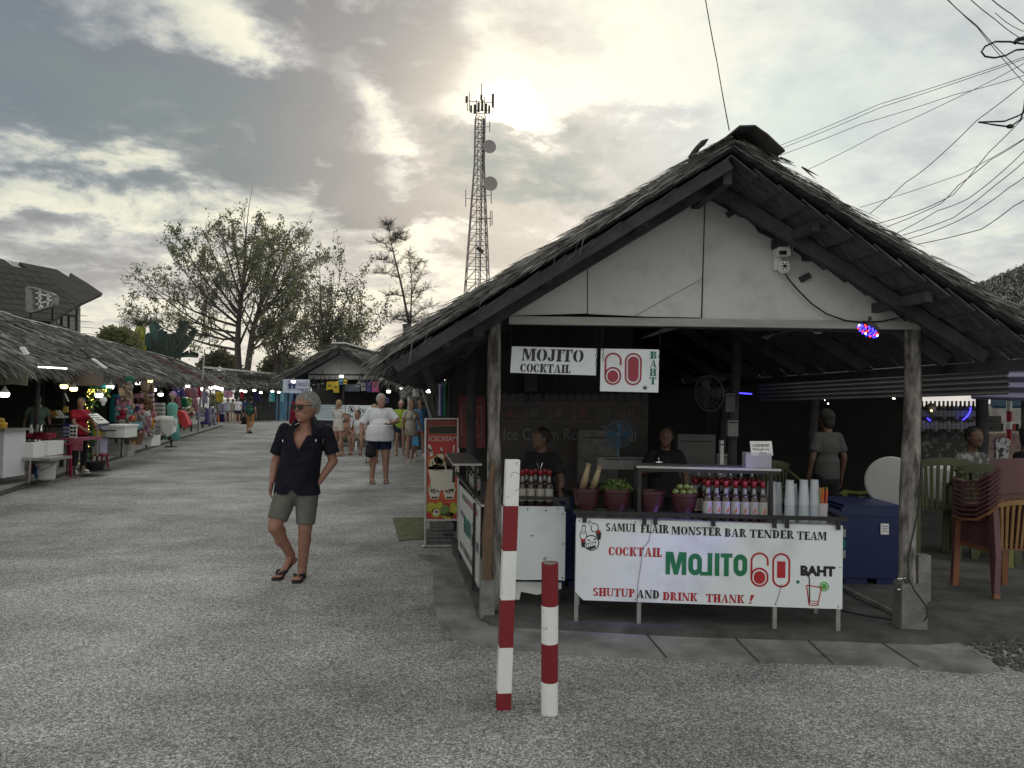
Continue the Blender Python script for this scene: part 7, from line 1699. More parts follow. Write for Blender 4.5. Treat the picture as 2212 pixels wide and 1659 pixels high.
# dark shirt, open at the chest
m = MB(); g_ = .014
m.tube([J['hip']+Vector((-.0, 0, -.085)), J['hip']+Vector((0, 0, .04)), J['hip'].lerp(J['chest'], .5), J['chest'], J['chest']+Vector((0, .005, .10))], [.222, .208, .195, .19, .165], 24, sq=.72)
cap(m, J['shL']+Vector((-.03, 0, -.035)), J['shR']+Vector((.03, 0, -.035)), .066, .066); m.ell(J['neck']+Vector((0, .01, -.05)), (.115, .08, .058))
for S_ in 'LR': cap(m, J['sh'+S_], J['sh'+S_].lerp(J['el'+S_], .74)+Vector((.008 if S_ == 'L' else -.008, 0, 0)), .062, .072, (1, 0), n=16)
sm = remeshed(m, .0075, 2); keep = []
apex = (mp['chest'][0]-.005, mp['chest'][2]-.04); nk = J['neck']
for ff in sm.f:
    c = sum((sm.v[i] for i in ff), Vector())/len(ff)
    if c.y < nk.y and c.z > apex[1] and abs(c.x-(apex[0]+(c.z-apex[1])*.02)) < (c.z-apex[1])*.48: continue
    if c.z > nk.z-.01 and (Vector((c.x-nk.x, c.y-nk.y, 0))).length < .078: continue
    lim = J['hip'].z - .08 + .05*math.exp(-((c.x-J['hip'].x+.01)/.035)**2) - .02*(c.x-J['hip'].x)
    if c.z < lim and c.y < 0: continue
    keep.append(ff)
sm.f = keep; sm.m = [0]*len(keep)
sm.v = [v + Vector((0, -1 if v.y < 0 else 1, 0))*(.013*mnoise.noise(Vector((v.x*11+v.z*6, v.y*5, v.z*9-v.x*5)))+.006*mnoise.noise(v*24)) for v in sm.v]
shirt = sm.build('shirt', DKNAVY, man, smooth=True, local=True)
m = MB()
for sx in (-1, 1):
    n0 = nk + Vector((sx*.066, .03, .075)); n1 = nk+Vector((sx*.070, -.075, .045)); n2 = nk+Vector((sx*.15, -.085, -.07)); n3 = nk+Vector((sx*.085, -.125, -.13)); n4 = nk+Vector((sx*.125, .0, .0))
    m.prism([n0, n1, n3, n2, n4], (0, .006, .004))
    m.prism([nk+Vector((sx*.066, .03, .075)), nk+Vector((0, .085, .075)), nk+Vector((0, .08, -.01)), n4], (0, .006, .004))
m.build('collar', DKNAVY, shirt, local=True)
m = MB()
for sx, zz_ in ((-1, .0), (1, .01)): m.ell(J['chest']+Vector((sx*.155, -.125, .045+zz_)), (.005, .004, .016), 8, 6)
m.build('strap_ring', STEEL, shirt, local=True)
# shorts
m = MB(); m.ell(J['hip']+Vector((0, 0, -.03)), (.20, .135, .11), 18, 12)
hl, hr2 = J['hip']+Vector((.095, 0, -.05)), J['hip']+Vector((-.095, 0, -.05))
m.tube([hr2, hr2.lerp(J['knR'], .45), hr2.lerp(J['knR'], .80)], [.112, .104, .093], 18); m.tube([hl, hl.lerp(J['knL'], .45), hl.lerp(J['knL'], .90)], [.112, .10, .088], 18); m.ell(hl, .11); m.ell(hr2, .11)
bm_ = remeshed(m, .009, 1); bm_.v = [v + Vector((0, 1, 0))*(.006*mnoise.noise(Vector((v.x*14, v.y*9, v.z*9)))) for v in bm_.v]; bm_.build('shorts', OLIV, man, smooth=True, local=True)
# flip-flops
def flip(an, to, heelz, parent, ma=RUBB):
    dr = Vector((to.x-an.x, to.y-an.y, 0)).normalized(); L_ = .29; tip = Vector((to.x, to.y, 0))+dr*.075; sd_ = Vector((-dr.y, dr.x, 0)); m = MB()
    def sp(a, w, z=0.0): back_ = max(0, 1-a/.19); return tip - dr*(L_-a)*(1 if heelz < .05 else .8) + sd_*w + Vector((0, 0, z + heelz*back_))
    prof = [(0, .026), (.05, .036), (.13, .034), (.19, .044), (.24, .05), (.275, .038), (.29, .015)]
    for i in range(len(prof)-1):
        a, w = prof[i]; b_, w2 = prof[i+1]; m.prism([sp(a, w), sp(b_, w2), sp(b_, -w2), sp(a, -w)], (0, 0, .02))
    for sg in (-1, 1): m.tube([sp(.245, .0, .03), sp(.21, sg*.02, .062), sp(.17, sg*.042, .06), sp(.12, sg*.05, .025)], [.008, .012, .013, .011], 6)
    m.build('sandal', ma, parent, local=True)
flip(J['anL'], J['toL'], .0, man); flip(J['anR'], J['toR'], .13, man)
# --- big man in white
def at(x, y, z=0.0): return G(x, y, z)
person(at(818, 1044), R(18), 'large grey haired man in white T-shirt and navy shorts looking at his hands', TEE, NAVY, H=1.86, fat=1.38, belly=.9, sk=SK2, hair=GHAIR, sleeve=.85, leg=.62, vox=.011, turn=R(20), hem=.04,
       pose=dict(shL=(.21, .015, 1.42), shR=(-.21, .015, 1.42), elR=(-.34, .04, 1.12), wrR=(-.36, -.03, .87), elL=(.32, -.08, 1.20), wrL=(.14, -.30, 1.16), knR=(-.12, -.02, .50), knL=(.12, -.02, .50), anR=(-.13, .03, .085), anL=(.14, .03, .085), head=(.01, -.045, 1.60)), shoes=('flip', mat('grey_sandal', (.12, .11, .10), .7, .2)))
t = thing('backpack', P(800, 968, 15.7), 'small black backpack dangling from the big man\'s hand', 'backpack')
m = MB(); c = P(801, 972, 15.75); m.ell(c, (.11, .08, .16), 14, 10); m.ell(c+Vector((0, -.02, -.07)), (.12, .07, .09), 12, 8); m = remeshed(m, .015, 1); m.build('body', BLK2, t, smooth=True)
m = MB(); m.tube([c+Vector((-.02, 0, .15)), c+Vector((0, 0, .24)), c+Vector((.04, 0, .15))], .009, 5); m.tube([c+Vector((-.09, .03, -.1)), c+Vector((-.10, .03, -.28)), c+Vector((-.02, .03, -.33)), c+Vector((.05, .02, -.12))], .008, 5); m.build('strap', BLK2, t)
t = thing('sunglasses', P(823, 932, 15.75), 'dark sunglasses hooked at the neck of the big man', 'sunglasses')
m = MB(); m.ell(P(822, 926, 15.7), (.028, .01, .045)); m.ell(P(824, 936, 15.7), (.03, .01, .04)); m.build('lenses', BLACK, t)
m = MB(); m.tube([P(822, 918, 15.78), P(822, 930, 15.72)], .004, 4); m.build('temple_arm', BLACK, t)
CREAM = mat('cream_lace', (.48, .44, .38), .9, .1, 12, .4, 60); SKYB = mat('sky_blue_cotton', (.12, .26, .48), .85, .08, 5, .2, 30); CORAL = mat('coral_shorts', (.62, .09, .06), .8, .1, 4); LIMEY = mat('lime_cotton', (.30, .42, .05), .8, .1, 4)
person(at(729, 986), R(155), 'blonde woman in pale short romper seen from behind, raising one hand', mat('pale_romper', (.56, .55, .52), .85, .08, 9, .2, 40), mat('romper_short', (.58, .54, .46), .85, .1, 20), H=1.70, female=True, sk=SK2, hair=BLHAIR, hairlen=4, sleeve=.35, leg=.30, vox=.014, turn=R(10), hem=-.02, fat=.95,
       pose=dict(elL=(.26, -.12, 1.20), wrL=(.22, -.33, 1.36), elR=(-.24, -.06, 1.16), wrR=(-.05, -.20, 1.10), anL=(.08, .03, .085), anR=(-.08, .06, .085)))
person(at(771, 981), R(5), 'man with glasses in printed white T-shirt sitting on the white bench', TEE, mat('beige_shorts', (.38, .34, .28), .85, .1, 6), H=1.80, sit=True, sk=SK2, hair=BRHAIR, sleeve=.75, leg=.85, vox=.014, turn=R(-35), strap=(-1, 1), shoes=('flip', BLK2))
person(at(748, 981), R(15), 'partly hidden person in green shorts sitting behind the woman in the romper', SK2, mat('green_shorts', (.06, .22, .15), .8, .1), H=1.65, sit=True, sk=SK2, hair=BRHAIR, vox=.018)
bn = thing('bench', at(790, 975), 'white bench under the seated man', 'bench'); bc = at(782, 972)
m = MB(); m.box((bc.x, bc.y+.1, .45), (1.5, .38, .05)); m.build('seat', WHITEP, bn)
for sx in (-.7, -.2, .5): m = MB(); m.box((bc.x+sx, bc.y-.02, .21), (.06, .06, .42)); m.build('leg', WHITEP, bn)
m = MB(); m.box((bc.x, bc.y+.32, .28), (1.5, .04, .30)); m.build('rear_board', GRY, bn)
person(at(886, 997), R(28), 'woman in sheer cream top with fringe and bare legs, hair tied up', CREAM, mat('pale_bikini', (.35, .28, .24), .8, .1), H=1.72, female=True, sk=SK2, hair=BLHAIR, hairlen=3, sleeve=.6, leg=.12, vox=.014, turn=R(15), hem=.10, pose=dict(anL=(.10, .10, .085), toL=(.12, -.07, .03), knR=(-.1, -.08, .5), anR=(-.1, -.08, .085), toR=(-.12, -.25, .03), wrL=(.28, -.08, .9)), shoes=('flip', WHITEP))
m0 = MB()
for k in range(44): a = k*.143; m0.tube([P(886, 931, 21.7)+Vector((.2*math.cos(a), .13*math.sin(a), 0)), P(886, 941, 21.7)+Vector((.22*math.cos(a), .14*math.sin(a), 0))], .008, 4)
fr_ = m0.build('fringe', CREAM, [o for o in sc.objects if o.get('label', '').startswith('woman in sheer')][0])
person(at(906, 985), R(22), 'bald man in sunglasses, sky blue T-shirt and coral shorts', SKYB, CORAL, H=1.74, fat=1.12, sk=SK2, glasses=True, sleeve=.6, leg=.5, vox=.014, turn=R(20), hem=.10, pose=dict(anL=(.1, -.1, .085), toL=(.12, -.27, .03), anR=(-.1, .15, .1)), shoes=('shoe', WHITEP))
t = thing('dry_bag', P(898, 952, 21.6), 'bright blue dry bag carried by the woman in cream', 'bag')
m = MB(); c = P(898, 953, 21.6); m.box(c, (.19, .12, .25), taper=.8); m.build('body', mat('bright_blue_bag', (.03, .28, .55), .4, .1), t)
m = MB(); m.tube([c+Vector((-.07, 0, .12)), c+Vector((0, 0, .22)), c+Vector((.07, 0, .12))], .012, 5); m.build('handle', BLACK, t)
person(at(864, 984), R(10), 'person in lime green shirt mostly hidden behind the big man', LIMEY, NAVY, H=1.72, sk=SK2, hair=GHAIR, vox=.018)
person(at(806, 1000), R(-10), 'blond child or short woman in pink behind the big man', mat('pale_pink', (.55, .38, .38), .8, .1), mat('pink_shorts', (.5, .33, .33), .8, .1), H=1.60, sk=SK2, hair=BLHAIR, hairlen=1, vox=.018)
# --- far crowd
def crowd(x, y, rz, label, top, bottom, **k):
    k.setdefault('vox', .024); person(at(x, y), R(rz), label, top, bottom, **k)
PALE = mat('pale_blue_tee', (.45, .50, .60), .85, .08); GRY3 = mat('grey_shorts', (.22, .20, .19), .85, .1); DBLU = mat('dark_blue_tee', (.03, .035, .07), .85, .1); ORS = mat('orange_trousers', (.40, .20, .09), .85, .15); RED2 = mat('red_dress', (.60, .08, .08), .8, .1); WBH = mat('white_hat', (.6, .58, .56), .8, .05); STH = mat('straw_hat', (.42, .36, .27), .85, .1); GRCAP = mat('green_cap', (.03, .12, .08), .8, .1)
crowd(491, 916, 185, 'woman in wide straw hat, pale top and grey shorts facing the stalls', PALE, GRY3, H=1.68, female=True, leg=.3, hat=('sun', STH), hair=BRHAIR, tank=True)
crowd(513, 915, 190, 'man in cap, white T-shirt and navy shorts facing the clothes racks', TEE, NAVY, fat=1.25, leg=.6, hat=('cap', STH), hair=GHAIR)
crowd(502, 911, 170, 'person in pale green top half hidden between two shoppers', mat('pale_green_top', (.32, .36, .26), .85, .1), GRY3, H=1.62, hair=BRHAIR)
crowd(540, 936, 175, 'walker in dark top and orange trousers with a green backpack seen from behind', DBLU, ORS, H=1.78, leg=1.55, hair=BKHAIR, hairlen=1, hat=('cap', GRCAP), pose=dict(anR=(-.1, .25, .2), toR=(-.11, .14, .06)), shoes=('shoe', BLK2))
t = thing('backpack', P(540, 885, 39), 'dark green leafy patterned backpack on the walker in orange trousers', 'backpack'); bp_ = at(540, 936); m = MB(); c = Vector((bp_.x, bp_.y-.22, 1.12)); m.ell(c, (.20, .12, .27), 12, 10); m = remeshed(m, .025, 1); m.build('body', mat('leafy_green', (.02, .05, .035), .8, .1, 9, col2=(.05, .22, .12), thr=(.5, .6)), t, smooth=True)
m = MB(); m.tube([c+Vector((-.1, .05, .2)), c+Vector((-.12, .2, .32))], .02, 5); m.tube([c+Vector((.1, .05, .2)), c+Vector((.12, .2, .32))], .02, 5); m.build('strap', BLK2, t)
t = thing('tote_bag', Vector((bp_.x-.34, bp_.y, .55)), 'black tote bag hanging low beside the walker in orange trousers', 'bag'); m = MB(); m.prism([Vector((bp_.x-.46, bp_.y, .42)), Vector((bp_.x-.18, bp_.y, .42)), Vector((bp_.x-.22, bp_.y, .78)), Vector((bp_.x-.38, bp_.y, .78))], (0, .12, 0)); m.build('body', BLK2, t)
m = MB(); m.tube([Vector((bp_.x-.36, bp_.y+.06, .76)), Vector((bp_.x-.3, bp_.y+.06, .92)), Vector((bp_.x-.24, bp_.y+.06, .76))], .015, 5); m.build('handle', BLK2, t)
crowd(528, 915, 180, 'man in navy shirt behind the walker with the green backpack', mat('blue_purple_tee', (.04, .07, .17), .85, .2), NAVY, H=1.75, hair=BKHAIR)
crowd(549, 903, 170, 'woman in red dress and white bucket hat down the lane', RED2, None, H=1.66, female=True, dress=.42, hat=('bucket', WBH), hair=BRHAIR, vox=.028)
crowd(559, 904, 175, 'person in pinkish top and black shorts at the end of the lane', mat('pinkish_top', (.45, .30, .28), .8, .1), BLK2, hair=BRHAIR, vox=.028)
crowd(569, 905, 190, 'grey haired man in grey blue shirt and black shorts down the lane', mat('grey_blue_tee', (.26, .28, .36), .85, .1), BLK2, fat=1.2, hair=GHAIR, vox=.028)
crowd(578, 903, 180, 'child in red cap, pale shirt and blue shorts down the lane', mat('sand_tee', (.38, .35, .30), .85, .1), mat('teal_shorts', (.08, .18, .24), .85, .1), H=1.30, hat=('cap', REDP), hair=BRHAIR, vox=.028)
crowd(586, 902, 180, 'dark clad person between the child and the man in the white cap', DBLU, NAVY, H=1.55, hair=BKHAIR, vox=.028)
crowd(595, 903, 175, 'man in white cap, dark shirt and navy shorts with bent arms', DBLU, NAVY, fat=1.15, hat=('cap', WBH), hair=GHAIR, vox=.028, pose=dict(elR=(-.34, -.1, 1.2), wrR=(-.5, -.25, 1.2)))
crowd(619, 907, 180, 'woman in long dark grey dress beside the big man\'s shoulder', mat('dark_grey_dress', (.10, .095, .09), .85, .1), None, H=1.66, female=True, tank=True, dress=.72, hair=BKHAIR, hairlen=2, vox=.026)
crowd(521, 905, 180, 'distant person in white between the shoppers', TEE, GRY3, H=1.7, hair=BRHAIR, vox=.03)
crowd(535, 902, 170, 'distant person in dark red at the far stall', mat('dark_red_tee', (.16, .03, .04), .85, .1), NAVY, H=1.7, hair=BKHAIR, vox=.03)
t = thing('red_parasol', at(633, 915), 'folded dark red parasol cloth standing behind the walking man', 'parasol'); rp = at(633, 916)
m = MB(); m.tube([rp+Vector((0, 0, .02)), rp+Vector((0, 0, .9)), rp+Vector((0.05, 0, 1.55)), rp+Vector((.1, 0, 1.75))], [.28, .24, .16, .03], 12); m.build('cloth', mat('crimson_cloth', (.17, .012, .03), .85, .3, 3), t, smooth=True)
m = MB(); m.tube([rp, rp+Vector((.1, 0, 1.85))], .02, 6); m.build('pole', METD, t)
# --- stall and bar people
person(at(170, 1021, .1), R(55), 'stall vendor with dark hair and red T-shirt reaching over her goods', mat('vendor_red', (.30, .015, .03), .8, .15), BLK2, H=1.56, female=True, sk=SK4, hair=BKHAIR, hairlen=3, sleeve=.6, leg=1.8, vox=.013, turn=R(-35), pose=dict(elL=(.22, -.16, 1.14), wrL=(.16, -.40, 1.06), elR=(-.22, -.16, 1.14), wrR=(-.12, -.40, 1.02)), shoes=('shoe', WHITEP))
pb = LP(1.9, 2.4, .1)
person(P(80, 985, 17.4)*1.0 if False else Vector((P(80, 900, 16.5).x, 16.5, .1)), R(30), 'dim seated vendor in green sleeve behind the corn trays', mat('green_grey_tee', (.10, .15, .13), .8, .1), BLK2, H=1.6, sk=SK3, hair=BKHAIR, hairlen=1, sleeve=.6, leg=1.5, vox=.02)
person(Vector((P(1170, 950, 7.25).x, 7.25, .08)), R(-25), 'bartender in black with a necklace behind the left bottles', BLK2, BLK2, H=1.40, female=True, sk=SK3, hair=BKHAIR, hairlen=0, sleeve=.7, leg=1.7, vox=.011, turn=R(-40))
m0 = MB(); m0.tube([P(1156, 975, 7.05), P(1160, 1000, 7.02), P(1166, 1018, 7.02), P(1172, 1000, 7.02), P(1178, 975, 7.05)], .003, 4)
m0.build('necklace', STEEL, [o for o in sc.objects if o.get('label', '').startswith('bartender in')][0])
person(Vector((P(1438, 950, 7.7).x, 7.7, .08)), R(-5), 'man in black resting at the bar behind the call bell', BLK2, BLK2, H=1.42, fat=1.15, sk=SK3, hair=BKHAIR, sleeve=.7, leg=1.7, vox=.012, turn=R(-10), pose=dict(elR=(-.28, -.12, 1.17), wrR=(-.2, -.34, 1.22)))
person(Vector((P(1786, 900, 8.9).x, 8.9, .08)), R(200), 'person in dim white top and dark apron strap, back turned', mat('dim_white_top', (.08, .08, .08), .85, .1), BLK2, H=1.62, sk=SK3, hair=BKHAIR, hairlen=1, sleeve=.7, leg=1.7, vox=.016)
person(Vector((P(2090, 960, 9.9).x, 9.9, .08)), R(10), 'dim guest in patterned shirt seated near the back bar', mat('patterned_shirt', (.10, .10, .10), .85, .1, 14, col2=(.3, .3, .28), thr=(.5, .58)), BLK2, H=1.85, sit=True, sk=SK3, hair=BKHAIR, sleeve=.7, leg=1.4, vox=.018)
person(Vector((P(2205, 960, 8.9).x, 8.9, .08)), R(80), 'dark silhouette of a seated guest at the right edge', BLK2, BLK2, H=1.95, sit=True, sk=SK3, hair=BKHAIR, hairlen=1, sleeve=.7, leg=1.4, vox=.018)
# ------------------------------------------------------------------ goods along the left stalls
def CM(n, c, v=.15, **k): return mat(n, c, .85, v, k.pop('s', 6), .2, 25, **k)
PAL = dict(purple=CM('cloth_purple', (.09, .07, .22)), rose=CM('cloth_rose', (.26, .10, .13)), mauve=CM('cloth_mauve', (.30, .16, .20)), red=CM('cloth_red', (.30, .03, .05)), green=CM('cloth_green', (.02, .11, .06)), lime=CM('cloth_lime', (.25, .33, .12)),
    lilac=CM('cloth_lilac', (.26, .24, .34)), dark=CM('cloth_dark', (.05, .05, .05), .4), mustard=CM('cloth_mustard', (.45, .30, .04)), yellow=CM('cloth_yellow', (.33, .32, .04)), navy=CM('cloth_navy', (.03, .03, .10)), tan=CM('cloth_tan', (.34, .25, .17)), brown=CM('cloth_brown', (.16, .10, .06)), white=CM('cloth_white', (.55, .55, .54)), teal=CM('cloth_teal', (.03, .30, .28)), pink=CM('cloth_pink', (.50, .25, .30)), grey=CM('cloth_grey', (.26, .26, .25)), orange=CM('cloth_orange', (.5, .16, .05)), cyan=CM('cloth_cyan', (.15, .32, .38)),
    camo=CM('cloth_camo', (.07, .07, .05), 0, s=5, col2=(.24, .23, .19), thr=(.45, .55)), tie=CM('cloth_tie_dye', (.28, .18, .40), 0, s=4, col2=(.55, .30, .42), thr=(.45, .6)), bw=CM('cloth_striped', (.08, .08, .16), 0, s=3, col2=(.50, .50, .58), thr=(.48, .54), stretch=(9, 9, 1)))
def garment(Z, x0, x1, y0, y1, D, c, label, kind='dress', group='clothes hanging at the left stalls'):
    w, h = x1-x0, y1-y0; cx = (x0+x1)/2
    if kind == 'dress': pr = [(-.18, 0), (.18, 0), (.3, .12), (.5, 1), (-.5, 1), (-.3, .12)]
    elif kind == 'shirt': pr = [(-.16, 0), (.16, 0), (.5, .22), (.4, .38), (.3, .32), (.3, 1), (-.3, 1), (-.3, .32), (-.4, .38), (-.5, .22)]
    else: pr = [(-.45, 0), (.45, 0), (.5, 1), (.08, 1), (0, .25), (-.08, 1), (-.5, 1)]
    t = thing('hanging_garment', P(*Z(cx, y0), D), label, 'garment', group)
    m = MB(); n = len(pr); pts = [P(*Z(cx+a*w, y0+b*h), D + .04*math.sin(i*2.1)) for i, (a, b) in enumerate(pr)]
    m.prism(pts, Vector((.02, .09, 0))); m.build('cloth', PAL[c], t)
    m = MB(); a, b, c_ = P(*Z(cx-w*.18, y0), D+.05), P(*Z(cx, y0-h*.08), D+.05), P(*Z(cx+w*.18, y0), D+.05); m.tube([a, b, c_], .012, 4); m.build('hanger', METD, t)
for a in ((1060, 1150, 560, 690, 26.5, 'purple', 'purple dress, leftmost of the upper row near the mannequin', 'dress'), (1150, 1240, 560, 690, 27, 'purple', 'violet dress in the upper row above the green cloth', 'dress'), (1235, 1330, 560, 695, 27.5, 'rose', 'dusty rose dress in the upper row', 'dress'), (1315, 1430, 555, 712, 28, 'mauve', 'wide mauve dress above the hats', 'dress'), (1430, 1475, 550, 700, 29, 'red', 'narrow dark red garment beside the leaning rod', 'dress'),
    (1100, 1172, 690, 860, 26, 'rose', 'rose garment behind the mannequin in teal', 'dress'), (1172, 1278, 700, 845, 26.5, 'green', 'deep green garment in the lower row', 'dress'), (1270, 1345, 705, 825, 27, 'lime', 'pale lime top in the lower row', 'shirt'), (1345, 1435, 710, 900, 27.5, 'mauve', 'mauve dress in the lower row above the straw hats', 'dress'), (1395, 1450, 800, 1000, 28.5, 'lilac', 'pale lilac scarf left of the leaning rod', 'dress'),
    (1485, 1590, 600, 790, 31, 'lilac', 'grey lilac top right of the leaning rod', 'shirt'), (1590, 1700, 640, 830, 32, 'camo', 'camouflage patterned shirt on the rack', 'shirt'), (1690, 1752, 615, 765, 33, 'mustard', 'mustard yellow shirt on the rack', 'shirt'), (1752, 1815, 625, 775, 34, 'yellow', 'olive yellow shirt on the rack', 'shirt'), (1815, 1890, 600, 705, 36, 'tie', 'purple tie dye shirt behind the straw hatted woman', 'shirt'), (1885, 1955, 600, 700, 37, 'pink', 'bright pink shirt behind the straw hatted woman', 'shirt'),
    (1480, 1590, 860, 1100, 31, 'purple', 'purple trousers at the foot of the rack', 'pants'), (1595, 1705, 860, 1110, 32, 'bw', 'dark and white striped trousers low on the rack', 'pants'), (1680, 1735, 780, 950, 33, 'camo', 'camouflage shorts low on the rack', 'pants'), (1738, 1830, 790, 935, 34, 'lilac', 'lilac shorts in the middle of the rack', 'pants'), (1742, 1826, 940, 1065, 34.5, 'navy', 'navy trousers low on the rack beside the shopper', 'pants'), (1715, 1745, 940, 1070, 33.5, 'orange', 'narrow orange scarf between dark trousers', 'dress'),
    (2060, 2110, 610, 720, 43, 'red', 'dark red shirt high at the far rack', 'shirt'), (1960, 2040, 620, 720, 42, 'dark', 'dark garment behind the man in white', 'shirt')):
    garment(Z3, *a[:5], a[5], a[6], a[7])
for k, (x, c, lab) in enumerate(((1380, 'navy', 'navy cloth at the far stalls'), (1450, 'navy', 'dark blue cloth at the far stalls'), (1660, 'cyan', 'pale blue towel at the far stalls'), (1700, 'teal', 'teal towel at the far stalls'), (1860, 'cyan', 'pale blue towel beside the toilet sign'), (2080, 'navy', 'navy dress under the toilet sign'), (2150, 'purple', 'purple dress under the toilet sign'))):
    garment(Z6, x, x+(60 if k > 1 else 70), 370 if k < 5 else 420, 560, 56 if k < 5 else 30, c, lab, 'dress', 'cloths hanging at the far stalls')
# right-hand stalls beyond the bar
rs = thing('thatched_stall', Vector((-3.2, 17, 0)), 'dark thatched stall with hanging dresses beyond the ice cream sign', 'market stall')
row_roof(rs, P(1150, 790, 19), P(1010, 835, 30), P(905, 846, 26), P(880, 826, 17), 2600, 71, wid=.03, Lr=(.25, .5))
m = MB(); m.prism([Vector((-3.6, 27, 0)), Vector((2.5, 27, 0)), Vector((2.5, 27, 2.9)), Vector((-3.6, 27, 2.9))], (0, .1, 0)); m.prism([Vector((-1.2, 14, 0)), Vector((-1.2, 26.9, 0)), Vector((-1.2, 26.9, 2.8)), Vector((-1.2, 14, 2.8))], (.1, 0, 0)); m.build('wall', STRAWD, rs)
for k, (x0, x1, y0, y1, D, c, lab) in enumerate(((1590, 1640, 560, 930, 14.5, 'dark', 'long black dress beyond the sign, leftmost'), (1640, 1665, 560, 935, 14.3, 'dark', 'narrow black dress beyond the ice cream sign'), (1668, 1692, 600, 925, 14.1, 'lilac', 'long grey dress beyond the ice cream sign'), (1690, 1712, 580, 920, 13.9, 'navy', 'long navy dress beyond the ice cream sign'), (1714, 1765, 590, 935, 13.7, 'green', 'long green dress beyond the ice cream sign, rightmost'), (1260, 1290, 640, 710, 25, 'purple', 'small purple shirt under the eave lamp'), (1288, 1320, 650, 715, 25, 'rose', 'small rose shirt under the eave lamp'))):
    garment(Z5, x0, x1, y0, y1, D, c, lab, 'dress' if k < 5 else 'shirt', 'dresses on the right side stalls')
t = thing('light_fixture', P(*Z5(1702, 545), 14.5), 'lit three part lamp above the hanging dresses', 'lamp')
for k in range(3): m = MB(); m.box(P(*Z5(1680+22*k, 548), 14.5), (.045, .05, .045)); m.build('bulb', BULB, t)
m = MB(); m.beam(P(*Z5(1660, 537), 14.5), P(*Z5(1745, 537), 14.5), .04, .02); m.build('holder', METD, t)
t = thing('plastic_jug', P(900, 845, 9.5), 'upturned white plastic jug hanging under the bar eave', 'jug')
m = MB(); m.lathe(P(900, 845, 9.5), [(.012, .06), (.013, .05), (.03, .035), (.05, .01), (.051, -.06), (.04, -.072)], 16); m.build('body', mat('translucent_jug', (.5, .5, .47), .4, .1), t, smooth=True)
m = MB(); m.lathe(P(900, 845, 9.5), [(.015, .055), (.018, .09), (.012, .12)], 10); m.build('neck_cap', METD, t)
t = thing('leaning_poles', P(917, 862, 9.7), 'two thin pale poles leaning beside the ice cream sign', 'pole')
m = MB(); m.tube([P(903, 822, 9.9), P(917, 860, 9.8), P(932, 902, 9.6)], .012, 5); m.build('pole', WOODL, t); m = MB(); m.tube([P(905, 826, 9.9), P(921, 862, 9.8), P(928, 901, 9.6)], .01, 5); m.build('pole', WOODL, t)
for k, (x, c) in enumerate(((1085, 'lilac'), (1105, 'rose'), (1125, 'teal'), (1145, 'purple'))): garment(Z5, x-12, x+12, 740, 800, 27.4, c, 'small %s scarf on the rack beside the gable shop' % ('lilac', 'rose', 'teal', 'purple')[k], 'dress', 'small scarves on the rack')
# --- nearest stalls (left edge)
def ztop(x, y, D): return P(x, y, D)
t = thing('foam_box_table', G(60, 1044, .1), 'white foam box full of drinks on a steel leg table', 'table'); D = 14.0
def boxpx(x0, x1, y0, y1, D, dep, ma, nm, par, mi=0):
    m = MB(); a, b = P(x0, y1, D), P(x1, y0, D); c = Vector(((a.x+b.x)/2, D+dep/2, (a.z+b.z)/2)); m.box(c, (abs(b.x-a.x), dep, abs(b.z-a.z)), rz=0); return m.build(nm, ma, par)
boxpx(8, 72, 957, 990, 14.0, .55, STYRO, 'foam_box', t); boxpx(74, 104, 954, 984, 14.35, .5, STYRO, 'foam_box', t); boxpx(2, 108, 990, 994, 13.9, .7, METL, 'table_top', t)
for x, d in ((66, 13.95), (6, 13.95), (104, 14.6)): m = MB(); a = P(x, 992, d); m.tube([a, Vector((a.x-.02, d, .1))], .02, 6); m.build('leg', METL, t)
q = random.Random(2)
for k in range(12):
    b = thing('drink_bottle', P(18+k*4.6, 956, 14.2), 'dark bottle lying in ice on the foam box', 'bottle', 'bottles on the foam box'); c = P(18+k*4.6, 955, 14.15+.1*(k % 3))
    m = MB(); m.tube([c, c+Vector((.05, .12, .02))], [.035, .02], 8); m.build('glass', GLASS, b); m = MB(); m.tube([c+Vector((.05, .12, .02)), c+Vector((.06, .15, .025))], .018, 6); m.build('cap', [STEEL, TEALL, WHITEP][k % 3], b)
t = thing('bowl', P(24, 948, 13.95), 'green bowl heaped with pale powder on the foam box', 'bowl'); m = MB(); m.lathe(P(24, 951, 13.9), [(.04, -.06), (.11, .0), (.12, .04)], 14); m.build('bowl_body', mat('olive_bowl', (.13, .17, .08), .5, .1), t, smooth=True); m = MB(); m.lathe(P(24, 951, 13.9), [(.11, .035), (.05, .10), (.005, .13)], 12); m.build('powder', mat('pale_powder', (.45, .33, .24), .9, .1), t, smooth=True)
t = thing('cloth_table', G(4, 1038, .1), 'white cloth covered table at the very left edge', 'table'); boxpx(-30, 9, 930, 1032, 13.4, .6, TEE, 'tablecloth', t); boxpx(-32, 11, 927, 931, 13.3, .75, METL, 'table_top', t)
for k, (x, y) in enumerate(((2, 922), (3, 915), (2, 908), (-8, 920))):
    m = MB(); m.ell((0, 0, 0), (.11, .06, .045), 12, 8); o_ = m.build('mango', mat('mango_yellow', (.50, .32, .03), .5, .15, 8), smooth=True, label='ripe yellow mango in the small pile at the left edge', cat='mango', group='mangoes at the left edge'); o_.location = P(x, y, 13.6); o_.rotation_euler = (0, .1*k, k)
t = thing('bucket', G(98, 1036, .1), 'white lidded bucket with a blue lettered label', 'bucket'); c = G(98, 1036, .1)
